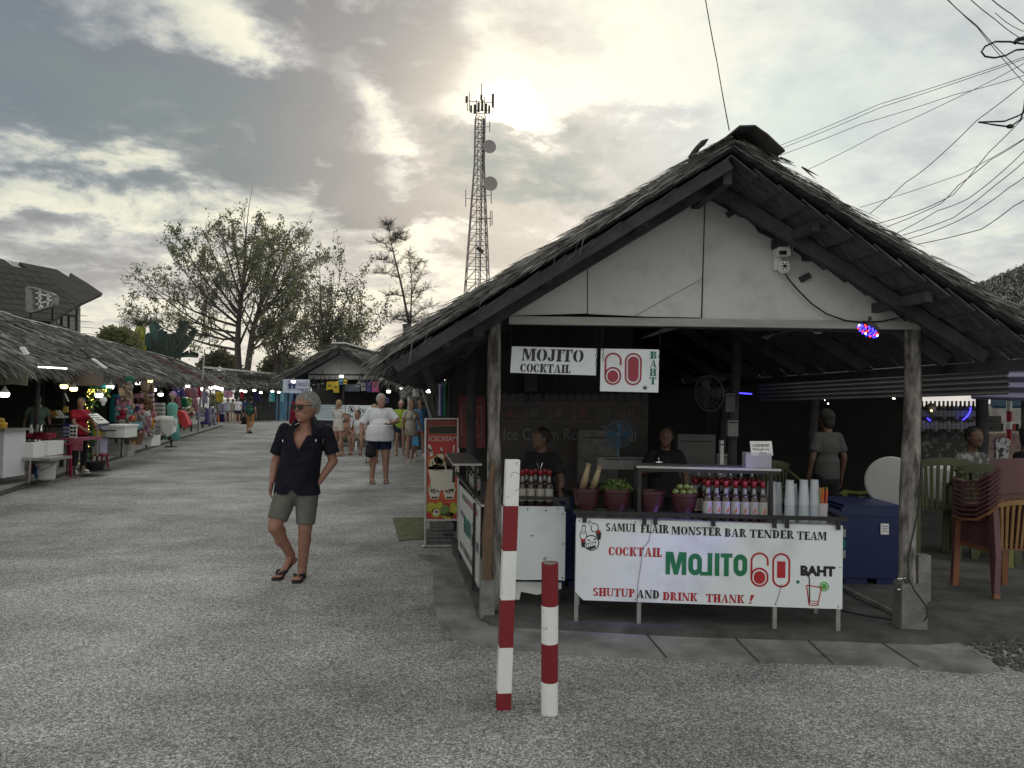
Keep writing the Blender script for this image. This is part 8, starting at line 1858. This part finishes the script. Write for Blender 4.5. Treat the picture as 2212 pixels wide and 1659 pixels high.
m = MB(); m.lathe(c, [(.145, 0), (.165, .02), (.175, .30), (.185, .31)], 20); m.build('tub', mat('bucket_white', (.60, .60, .60), .5, .1, 5), t, smooth=False); m = MB(); m.lathe(c, [(.19, .31), (.195, .33), (.19, .36), (.12, .365)], 20); m.build('lid', GRY, t)
m = MB(); k_ = [c + Vector((.168*math.sin(a), -.168*math.cos(a), z)) for z in (.05, .25) for a in (-1.4, -1.0, -.6, -.2)]
for i in range(3): m.quad(k_[i]*1.0, k_[i+1], k_[i+5], k_[i+4])
for i in range(len(m.v)): m.v[i] += (m.v[i]-Vector((c.x, c.y, m.v[i].z)))*.06
lb_ = m.build('label_sheet', mat('label_blue', (.02, .15, .42), .5, .05), t)
letters(lb_, text_polys('500g', .01), c+Vector((-.045, -.186, .07)), Vector((.04, -.003, 0)), Vector((0, 0, .16)), (0, 0, 1, 1), WHITEP, Vector((0, -.004, 0)))
m = MB(); m.tube([c+Vector((.18, -.05, .30)), c+Vector((.05, -.2, .18)), c+Vector((-.1, -.18, .26))], .006, 5); m.build('handle', METD, t)
REDC = mat('dark_red_plastic', (.22, .015, .04), .4, .15, 5)
chair(Vector((P(110, 1000, 15.0).x, 15.0, .1)), R(160), 'dark red plastic chair between foam box and pink table', REDC, None, 1.0)
t = thing('pink_table', G(154, 1022, .1), 'narrow table with dark pink patterned cloth holding menus', 'table'); PT = mat('pink_pattern', (.24, .04, .08), .85, 0, 10, col2=(.42, .16, .2))
boxpx(130, 178, 947, 951, 15.3, .75, PT, 'table_top', t); boxpx(149, 178, 951, 973, 15.28, .02, PT, 'cloth_drop', t)
for x, d in ((147, 15.3), (163, 15.35), (176, 15.9)): m = MB(); a = P(x, 951, d); m.tube([a, Vector((a.x, d, .1))], .016, 5); m.build('leg', METD, t)
for x0, x1, ma, lab in ((135, 151, mat('menu_blue', (.02, .03, .16), .5, .1), 'dark blue standing menu on the pink table'), (150, 166, WHITEP, 'white standing menu with small pictures on the pink table')):
    g_ = thing('menu_stand', P((x0+x1)/2, 945, 15.4), lab, 'menu'); b_ = boxpx(x0, x1, 915 if ma != WHITEP else 918, 946, 15.4, .02, ma, 'sheet', g_)
    m = MB()
    for i in range(3):
        for j in range(2): m.box(P(x0+4.5+j*7, 924+i*8, 15.39), (.05, .004, .045))
    m.build('menu_pictures', GRY if ma != WHITEP else METD, b_)
t = thing('tray', P(76, 941, 15.2), 'pink red plastic tray with bottles beside the foam box', 'tray'); boxpx(58, 96, 937, 946, 15.2, .4, mat('tray_red', (.40, .04, .07), .5, .1), 'tray_body', t)
for x, ma in ((67, WHITEP), (80, mat('sauce_bottle', (.3, .3, .28), .3, .1)), (88, STEEL)): m = MB(); c = P(x, 938, 15.35); m.lathe(c, [(.04, -.02), (.045, .08), (.02, .14), (.018, .19)], 10); b = m.build('sauce_bottle', ma, smooth=True, label='small %s bottle standing in the red tray' % {67: 'white', 80: 'grey', 88: 'shiny'}[x], cat='bottle')
t = thing('display_case', P(115, 930, 16.4), 'grey metal food counter under the corn trays', 'counter'); boxpx(90, 138, 921, 960, 16.6, .6, mat('counter_grey', (.20, .20, .20), .5, .1), 'cabinet', t); boxpx(90, 140, 918, 922, 16.5, .8, METD, 'counter_top', t)
CORN = mat('roast_corn', (.30, .14, .03), .6, 0, 12, col2=(.45, .27, .06))
for x0, x1, y0, lab in ((94, 120, 893, 'tray heaped with golden corn, the left one'), (164, 186, 899, 'tray heaped with roasted food beside the garlanded pole')):
    t = thing('food_tray', P((x0+x1)/2, 900, 16.8), lab, 'food tray'); D = 16.8; boxpx(x0, x1, y0+6, y0+10, D, .5, METL, 'tray_body', t)
    m = MB()
    for i in range(26): m.ell(P(q.uniform(x0+1, x1-1), q.uniform(y0-4, y0+6), D+q.uniform(.0, .3)), (.09, .035, .03), 8, 5, rot=Matrix.Rotation(q.uniform(-.6, .6), 3, 'Y'))
    m.build('food_pile', CORN, t)
for pts, lab in (((Z2(430, 605), Z2(448, 605), Z2(490, 690), Z2(470, 695)), 'small tilted white price card left of the corn'), ((Z2(612, 670), Z2(660, 668), Z2(705, 725), Z2(655, 735)), 'white paper card lying on the corn tray'), ((Z2(710, 480), Z2(722, 480), Z2(762, 570), Z2(748, 570)), 'tilted white fan blade shaped card behind the vendor')):
    m = MB(); m.prism([P(*p, 16.6) for p in pts], (0, .02, 0)); m.build('price_card', WHITEP, label=lab, cat='card')
m = MB(); m.prism([P(*p, 16.5) for p in (Z2(705, 625), Z2(750, 625), Z2(750, 690), Z2(690, 690))], (0, .03, 0)); m.build('price_card', CM('card_yellow', (.45, .38, .1)), label='pale yellow card behind the vendor in red', cat='card')
for x0, x1, y0, y1, D, lab in ((-10, 60, 801, 833, 13.2, 'tattered patterned valance at the left edge'), (146, 222, 807, 835, 16.2, 'faded red and grey patterned valance over the vendor')):
    m = MB(); m.prism([P(x0, y0, D), P(x1, y0+2, D), P(x1-2, y1, D), P((x0+x1)/2, y1-3, D), P(x0, y1-1, D)], (0, .02, 0)); m.build('valance', mat('valance_%d' % x0, (.12, .12, .11), .9, 0, 5, .3, 20, col2=(.28, .2 if x0 > 0 else .3, .17)), label=lab, cat='valance')
# garlanded pole with planter
t = thing('garland_pole', G(196, 1015, .1), 'pole wrapped in green garland and yellow fairy lights', 'garland'); D = G(196, 1015, .1).y
path = [Z2(935, 1320), Z2(950, 1200), Z2(975, 1080), Z2(985, 950), Z2(990, 800), Z2(1005, 680), Z2(1020, 560), Z2(1030, 470), Z2(1040, 440), Z2(1110, 445), Z2(1180, 440), Z2(1165, 490)]
pp = [P(*p, D) for p in path]; m = MB(); m.tube(pp[:9], .02, 6); m.build('pole', METD, t)
m = MB(); lm = MB()
for i in range(len(pp)-1):
    for j in range(26):
        c = pp[i].lerp(pp[i+1], q.random()) + Vector((q.uniform(-.09, .09), q.uniform(-.09, .09), q.uniform(-.05, .05))); blade(m, c, Vector((q.uniform(-1, 1), q.uniform(-1, 1), q.uniform(-1, 1))), .09, .05, q, q.choice((0, 0, 1)))
    for j in range(7): lm.ell(pp[i].lerp(pp[i+1], q.random()) + Vector((q.uniform(-.09, .09), -.08, 0)), .011, 6, 4)
m.build('foliage', [CM('garland_green', (.04, .14, .05)), CM('garland_olive', (.14, .16, .04))], t); lm.build('fairy_lights', mat('yellow_fairy_light', (.9, .75, .15), emit=2.5), t)['kind'] = 'stuff'
t = thing('planter', G(205, 1018, .1), 'dark grey plant pot at the foot of the garlanded pole', 'planter'); c = G(206, 1017, .1); m = MB(); m.lathe(c, [(.15, 0), (.21, .18), (.22, .2), (.2, .2), (.18, .17)], 18); m.build('pot', METD, t); m = MB(); m.lathe(c, [(.2, -.0), (.30, .01), (.30, .03)], 18); m.build('saucer', METD, t)
t = thing('menu_lectern', P(212, 905, 16.0), 'tilted white menu board on a stand beside the garland', 'menu board'); m = MB(); m.prism([P(*Z2(965, 700), 15.9), P(*Z2(1075, 700), 16.1), P(*Z2(1205, 800), 15.7), P(*Z2(1075, 812), 15.5)], (0, .02, -.02)); b_ = m.build('board', WHITEP, t)
m = MB()
for k in range(4): a = P(*Z2(1010+34*k, 715+22*k), 15.75); m.box(a+Vector((0, -.05, .02)), (.16, .01, .02))
m.build('menu_print', GRY, b_); m = MB(); m.tube([P(*Z2(1080, 800), 15.9), P(*Z2(1075, 1170), 15.9)], .02, 6); m.build('stand', METL, t)
t = thing('plastic_bag', P(*Z2(1140, 560), 16.2), 'knotted white plastic bag hanging by the garland', 'bag'); m = MB(); c = P(*Z2(1143, 555), 16.2); m.ell(c, (.08, .06, .07), 10, 8); m.ell(c+Vector((0, 0, -.07)), (.04, .03, .05)); m = remeshed(m, .012, 1); m.build('body', STYRO, t, smooth=True); m = MB(); m.tube([c+Vector((0, 0, .06)), c+Vector((.01, 0, .2))], .008, 4); m.build('knot_string', STYRO, t)
for nm, Zf, x0, x1, y0, y1, D, dep, ma, lab in (('water_cooler', Z2, 1040, 1118, 825, 1170, 17, .3, CM('pale_violet_plastic', (.36, .34, .46)), 'pale violet water container on a white stand'), ('yellow_carton', Z2, 1025, 1062, 880, 960, 16.8, .2, PAL['mustard'], 'yellow carton beside the violet container'), ('steel_basin', Z2, 1118, 1172, 895, 960, 17, .4, METL, 'steel basin right of the violet container')):
    t = thing(nm, P(*Zf((x0+x1)/2, y1), D), lab, nm.replace('_', ' ')); a = Zf(x0, y0); b = Zf(x1, y1); boxpx(a[0], b[0], a[1], b[1], D, dep, ma, 'body', t); boxpx(a[0]-1, b[0]+1, a[1]-1.5, a[1]+1, D-.02, dep+.04, METD, 'rim', t)
t = thing('water_bottles', P(*Z3(255, 930), 20), 'big clear blue water bottles below the inflatable toys', 'bottle'); 
for k, (x, y) in enumerate(((285, 850), (285, 930), (290, 1010))): m = MB(); m.lathe(P(*Z3(x, y+30), 19.6), [(.1, -.12), (.12, .05), (.06, .12), (.03, .15)], 12); m.build('bottle_body', CM('clear_blue', (.22, .42, .46)), t, smooth=True)
m = MB(); a, b = Z3(200, 650), Z3(290, 650); m.tube([P(*Z3(245, 655), 20), P(*Z3(240, 760), 20), P(*Z3(235, 900), 20), P(*Z3(225, 1060), 20)], [.12, .16, .17, .15], 12, sq=.5); t = m.build('inflatable_toy', PAL['teal'], smooth=True, label='tall teal inflatable toy in the doorway', cat='inflatable'); 
m = MB(); m.tube([P(*Z3(262, 680), 19.8), P(*Z3(262, 830), 19.8)], [.06, .08], 10); m.build('inflatable_toy', PAL['purple'], smooth=True, label='purple strip inflatable in front of the teal one', cat='inflatable')
# white trolley, freezer, cart with cloth
t = thing('white_trolley', P(*Z3(210, 1560), 17.6), 'white boxy cooler on a grey trolley frame with a lower crate', 'trolley')
for (x0, x1, y0, y1, D, dep, ma, nm) in ((75, 362, 1125, 1295, 17.6, .6, STYRO, 'cooler_box'), (70, 365, 1105, 1130, 17.55, .7, STYRO, 'lid'), (85, 300, 1390, 1570, 17.7, .55, GRY, 'lower_crate'), (300, 420, 1400, 1570, 17.9, .3, GRY, 'side_crate'), (60, 370, 1296, 1308, 17.58, .65, METD, 'frame_rail')): a = Z3(x0, y0); b = Z3(x1, y1); boxpx(a[0], b[0], a[1], b[1], D, dep, ma, nm, t)
for x in (68, 325): m = MB(); m.tube([P(*Z3(x, 1300), 17.6), P(*Z3(x-15, 1575), 17.6)], .018, 5); m.build('leg', METD, t)
for k, (x, c) in enumerate(((385, 'grey'), (405, 'yellow'), (425, 'white'), (445, 'tan'))):
    m = MB(); m.beam(P(*Z3(x-15, 1130), 18.0), P(*Z3(x, 1480), 18.0), .05, .05); m.build('rolled_mat', PAL[c], label='%s rolled mat standing beside the white trolley' % c, cat='rolled mat', group='rolled mats')
m = MB(); m.prism([P(*Z3(x, y), 18.4) for x, y in ((458, 1360), (508, 1345), (495, 1500), (452, 1522))], (0, .05, 0)); m.build('wooden_plank', CM('light_wood', (.50, .32, .14)), label='short light wooden plank leaning by the basket', cat='plank')
t = thing('wicker_basket', P(*Z3(520, 1390), 19), 'brown wicker basket on a dark stand', 'basket'); m = MB(); c = P(*Z3(520, 1390), 19); m.lathe(c, [(.14, 0), (.20, .26), (.21, .28), (.18, .27)], 16); m.build('body', PAL['brown'], t); m = MB(); m.tube([c+Vector((-.19, 0, .27)), c+Vector((-.1, 0, .42)), c+Vector((.1, 0, .42)), c+Vector((.19, 0, .27))], .012, 5); m.build('handle', PAL['brown'], t)
t = thing('white_crate', P(*Z3(665, 1420), 20), 'white crate on castors holding shells and flowers', 'crate'); 
for (x0, x1, y0, y1) in ((572, 762, 1265, 1415),): a = Z3(x0, y0); b = Z3(x1, y1); boxpx(a[0], b[0], a[1], b[1], 19.8, .5, STYRO, 'box', t)
m = MB(); m.tube([P(*Z3(685, 1420), 19.8)+Vector((-.02, 0, 0)), P(*Z3(685, 1420), 19.8)+Vector((.02, 0, 0))], .03, 8); m.build('castor', RUBB, t)
def plush(Z, x, y, D, s, c, lab, group='plush toys heaped at the toy stall'):
    t = thing('plush_toy', P(*Z(x, y), D), lab, 'plush toy', group); c0 = P(*Z(x, y), D); m = MB()
    m.ell(c0, (.11*s, .09*s, .12*s), 10, 8); m.ell(c0+Vector((.01, -.03, .15))*s, (.085*s, .08*s, .08*s), 10, 8)
    for sx in (-1, 1): m.ell(c0+Vector((sx*.07, -.02, .22))*s, .032*s, 8, 6); m.ell(c0+Vector((sx*.11, -.05, .03))*s, (.04*s, .04*s, .07*s), 8, 6); m.ell(c0+Vector((sx*.06, -.09, -.1))*s, (.045*s, .07*s, .04*s), 8, 6)
    m.build('body', PAL[c], t, smooth=True)
    m = MB()
    for sx in (-1, 1): m.ell(c0+Vector((sx*.03, -.105, .165))*s, .012*s, 6, 4)
    m.build('eyes', BLACK, t)
for a in ((420, 560, 19.5, 1.0, 'grey', 'grey plush hanging high beside the hammock'), (400, 660, 19.5, 1.1, 'tan', 'beige plush hanging under the grey one'), (370, 800, 19.6, 1.3, 'pink', 'pale pink plush in the middle of the heap'), (430, 850, 19.7, 1.2, 'tan', 'beige plush right of the pink one'), (350, 930, 19.8, 1.2, 'mauve', 'mauve plush low in the heap'), (410, 930, 19.6, 1.0, 'cyan', 'pale blue plush low in the heap'), (340, 1010, 19.5, 1.0, 'red', 'dark red plush left of the striped balls'), (650, 770, 21, 1.2, 'brown', 'brown plush monkey upper on the dark rack'), (690, 870, 21, 1.5, 'brown', 'large brown plush on the dark rack'), (640, 960, 21, 1.2, 'tan', 'tan plush low on the dark rack'), (760, 960, 21.5, 1.1, 'pink', 'pink plush pig beside the wire racks'), (530, 940, 20.5, 1.0, 'white', 'white plush above the crochet bag'), (590, 930, 20.5, 1.0, 'pink', 'pale pink plush rabbit above the white crate'), (690, 1040, 20.5, 1.1, 'white', 'white plush above the pale flowers'), (700, 1110, 20.4, 1.0, 'mauve', 'mauve plush doll low at the stall front'), (750, 1110, 20.6, .8, 'mustard', 'small yellow plush doll at the stall front'), (770, 1060, 20.8, .7, 'red', 'small red plush doll right of the yellow one'), (620, 1080, 20.2, .9, 'grey', 'grey plush beside the crochet bag')):
    plush(Z3, *a)
for x, y, c, lab in ((430, 1010, 'lime', 'green striped ball on the counter'), (470, 1020, 'orange', 'orange striped ball on the counter'), (320, 1075, 'camo', 'grey shell souvenir on the counter'), (365, 1075, 'camo', 'second grey shell souvenir on the counter'), (455, 1100, 'lime', 'small bright green toy below the balls'), (660, 1230, 'pink', 'heap of pale pink shells on the white crate'), (720, 1260, 'white', 'heap of white shell flowers over the crate'), (760, 1220, 'grey', 'heap of grey hair clips beside the crate')):
    c0 = P(*Z3(x, y), 19.3 if x < 500 else 19.7); m = MB()
    if 'heap' in lab:
        for k in range(40): m.ell(c0+Vector((q.uniform(-.15, .15), q.uniform(-.1, .1), q.uniform(-.08, .08))), (.035, .02, .03), 6, 4, rot=Matrix.Rotation(q.random()*3, 3, 'X'))
        m.build('shell_heap', PAL[c], label=lab, cat='shells', kind='stuff')
    else:
        m.ell(c0, (.10, .10, .09), 12, 8); m.ell(c0+Vector((0, -.04, .02)), (.07, .07, .07), 10, 6, mi=1); m.build('toy_ball', [PAL[c], PAL['red' if c == 'orange' else 'grey']], smooth=True, label=lab, cat='toy')
def sbag(Z, pts, D, c, lab, strap=None):
    t = thing('hanging_bag', P(*Z(*pts[0]), D), lab, 'bag', 'bags hanging at the toy stall'); m = MB(); m.prism([P(*Z(*p), D) for p in pts], (0, .12, 0)); m.build('body', PAL[c], t)
    if strap: m = MB(); m.tube([P(*Z(*p), D+.06) for p in strap], .014, 5, cap=False); m.build('strap', PAL['dark' if c != 'tan' else 'brown'], t)
sbag(Z3, [(600, 475), (700, 475), (702, 540), (690, 590), (650, 608), (615, 590), (600, 540)], 21.5, 'tan', 'long oval straw bag under the thatch', [(615, 480), (640, 430), (670, 430), (690, 480)])
sbag(Z3, [(270, 570), (300, 560), (335, 640), (320, 680), (285, 670)], 19, 'tan', 'narrow pale hanging bag in front of the hammock', [(275, 565), (285, 400), (298, 562)])
sbag(Z3, [(700, 520), (765, 510), (775, 590), (740, 620), (700, 600)], 22, 'brown', 'round brown bag beside the long straw bag', [(710, 520), (735, 470), (755, 512)])
sbag(Z3, [(475, 1060), (598, 1060), (590, 1150), (560, 1182), (500, 1182), (480, 1140)], 18.9, 'cyan', 'pale blue crochet bag hanging at the front', [(480, 1065), (535, 980), (592, 1065)])
sbag(Z3, [(455, 830), (555, 825), (550, 885), (460, 890)], 20.3, 'navy', 'blue basket hanging on the dark shelf'); sbag(Z3, [(460, 650), (610, 640), (608, 705), (462, 715)], 20.5, 'mauve', 'striped box bag on the upper shelf')
m = MB(); m.prism([P(*Z3(x, y), 20) for x, y in ((315, 440), (380, 500), (460, 690), (440, 725), (320, 735), (300, 690))], (0, .08, 0)); m.build('hammock', PAL['mauve'], label='mauve net hammock hanging in the toy stall', cat='hammock')
for x0, x1, lab in ((775, 860, 'left wire rack packed with small white goods'), (865, 945, 'right wire rack packed with small white goods')):
    t = thing('wire_rack', P(*Z3((x0+x1)/2, 1000), 23.5), lab, 'rack', 'wire racks beside the covered cart'); m = MB()
    for x in (x0, x1): m.tube([P(*Z3(x, 780), 23.5), P(*Z3(x, 1010), 23.5)], .012, 4)
    m.build('frame', METL, t)
    for k in range(7): m = MB(); y = 795+k*30; m.box((P(*Z3(x0, y), 23.5)+P(*Z3(x1, y), 23.5))/2, (P(*Z3(x1, y), 23.5).x-P(*Z3(x0, y), 23.5).x, .2, .05)); m.build('goods_row', PAL['grey' if k % 2 else 'white'], t)
for k in range(6):
    c = P(*Z3(750, 620+k*38), 22.8); m = MB(); m.box(c, (.17, .1, .11)); t = m.build('packed_toy', PAL['white' if k % 2 else 'rose'], label='small boxed toy hanging in the vertical strip by the racks', cat='toy', group='boxed toys in a strip')
t = thing('covered_cart', P(*Z3(920, 1280), 22), 'white covered cart with a draped cloth and small wheels', 'cart')
a0_ = [(785, 1040), (1075, 1030), (1060, 1230), (790, 1285)]
m = MB(); m.prism([P(*Z3(x, y), 21.5) for x, y in a0_], Vector((-.4, 1.2, 0))); m.build('body', TEE, t)
m = MB(); m.tube([P(*Z3(790, 1030), 21.45), P(*Z3(900, 1012), 21.5), P(*Z3(1060, 1020), 21.8), P(*Z3(1120, 1120), 21.9)], [.07, .08, .09, .03], 8); m.prism([P(*Z3(x, y), 21.4) for x, y in ((890, 1030), (1075, 1035), (1060, 1240), (990, 1285), (900, 1170))], (0, .05, 0)); m.build('draped_cloth', CM('draped_white', (.62, .62, .60), .1, s=3), t)
for x in (880, 1010): m = MB(); c = P(*Z3(x, 1300), 21.5); m.tube([c, c+Vector((.06, 0, 0))], .06, 10); m.build('wheel', RUBB, t)
m = MB(); m.tube([P(*Z3(x, y), 21.38) for x, y in ((835, 1120), (870, 1130), (868, 1240), (832, 1230), (835, 1120))], .012, 4); m.build('handle', METD, t)
t = thing('mannequin', P(*Z3(1075, 1090), 24.5), 'mannequin in long pale teal dress and flowered headscarf', 'mannequin'); c = Vector((P(*Z3(1062, 1000), 24.5).x, 24.5, .1))
m = MB(); m.tube([c+Vector((0, 0, z)) for z in (.25, .7, 1.05, 1.3, 1.42)], [.30, .22, .15, .19, .08], 14, sq=.7); m.build('dress', CM('pale_teal_dress', (.16, .42, .36), .15, s=3), t, smooth=True)
m = MB(); m.ell(c+Vector((0, 0, 1.62)), (.085, .1, .12)); m.tube([c+Vector((0, 0, 1.4)), c+Vector((0, 0, 1.55))], .045, 8); m.build('head', PAL['tan'], t, smooth=True); m = MB(); m.ell(c+Vector((0, .03, 1.66)), (.11, .12, .12)); m.build('headscarf', PAL['tie'], t, smooth=True); m = MB(); m.tube([c, c+Vector((0, 0, .4))], .03, 6); m.lathe(c, [(.2, 0), (.18, .03)], 12); m.build('stand', METD, t)
t = thing('draped_chair', P(*Z3(1200, 1180), 25.5), 'chair draped with a bright red cloth beside the mannequin', 'chair'); m = MB(); m.prism([P(*Z3(x, y), 25.3) for x, y in ((1100, 885), (1180, 890), (1240, 930), (1280, 1020), (1312, 1100), (1285, 1130), (1255, 1155), (1225, 1140), (1190, 1090), (1110, 1060))], (-.1, .5, 0)); m.build('red_cloth', CM('coral_red_cloth', (.55, .06, .07), .2, s=3), t)
for x in (1120, 1240): m = MB(); m.tube([P(*Z3(x, 1090), 25.4), P(*Z3(x, 1185), 25.4)], .025, 5); m.build('leg', METD, t)
hs0 = thing('hat_stand', P(*Z3(1320, 1150), 27), 'stand stacked with straw hats', 'stand'); m = MB(); m.tube([P(*Z3(1300, 860), 27.1), P(*Z3(1300, 1150), 27.1)], .02, 5); m.tube([P(*Z3(1350, 860), 27.1), P(*Z3(1350, 1150), 27.1)], .02, 5); m.build('rods', METD, hs0)
for x, y, c, lab in ((1255, 905, 'grey', 'grey straw hat at the upper left of the stand'), (1345, 905, 'tan', 'pale straw hat at the upper right of the stand'), (1350, 975, 'rose', 'rose and tan sun hat in the middle of the stand'), (1350, 1045, 'white', 'white cone hat low on the stand'), (1260, 990, 'tan', 'tan hat at the middle left of the stand')):
    t = thing('straw_hat', P(*Z3(x, y), 27), lab, 'hat', 'straw hats on the stand'); c0 = P(*Z3(x, y), 27); m = MB(); m.lathe(c0, [(.10, 0), (.085, .09), (.06, .13), (.01, .14)], 14); m.build('crown', PAL[c], t); m = MB(); m.lathe(c0, [(.21, -.02), (.21, -.01), (.09, .005)], 18); m.build('brim', PAL['tan' if c == 'rose' else c], t)
for k in range(14): plush(Z3, 1430+k*9.5, 860+((k*53) % 160), 30+k*.1, .75, ('white', 'grey', 'lilac')[k % 3], 'small pale toy in the cluster right of the leaning rod', 'small pale toys by the rod')
# hanging head-height valances of goods near far left
for x, y, c, lab in ((1130, 425, 'teal', 'small teal cap hanging by the garland'), (435, 440, 'green', 'green cap hanging above the plush toys')):
    Zf = Z2 if x > 1000 else Z3; c0 = P(*Zf(x, y), 18); m = MB(); m.lathe(c0, [(.12, -.03), (.11, .03), (.07, .08), (.01, .1)], 12); m.build('sun_cap', PAL[c], label=lab, cat='cap')
t = thing('pink_stool', P(*Z2(1100, 1240), 17), 'small reddish stool behind the plant pot', 'stool'); c0 = Vector((P(*Z2(1100, 1200), 17).x, 17, .1)); m = MB(); m.box(c0+Vector((0, 0, .3)), (.28, .28, .04)); m.build('seat', REDC, t)
for a in (-1, 1):
    for b in (-1, 1): m = MB(); m.beam(c0+Vector((a*.13, b*.13, 0)), c0+Vector((a*.1, b*.1, .29)), .035, .035); m.build('leg', REDC, t)
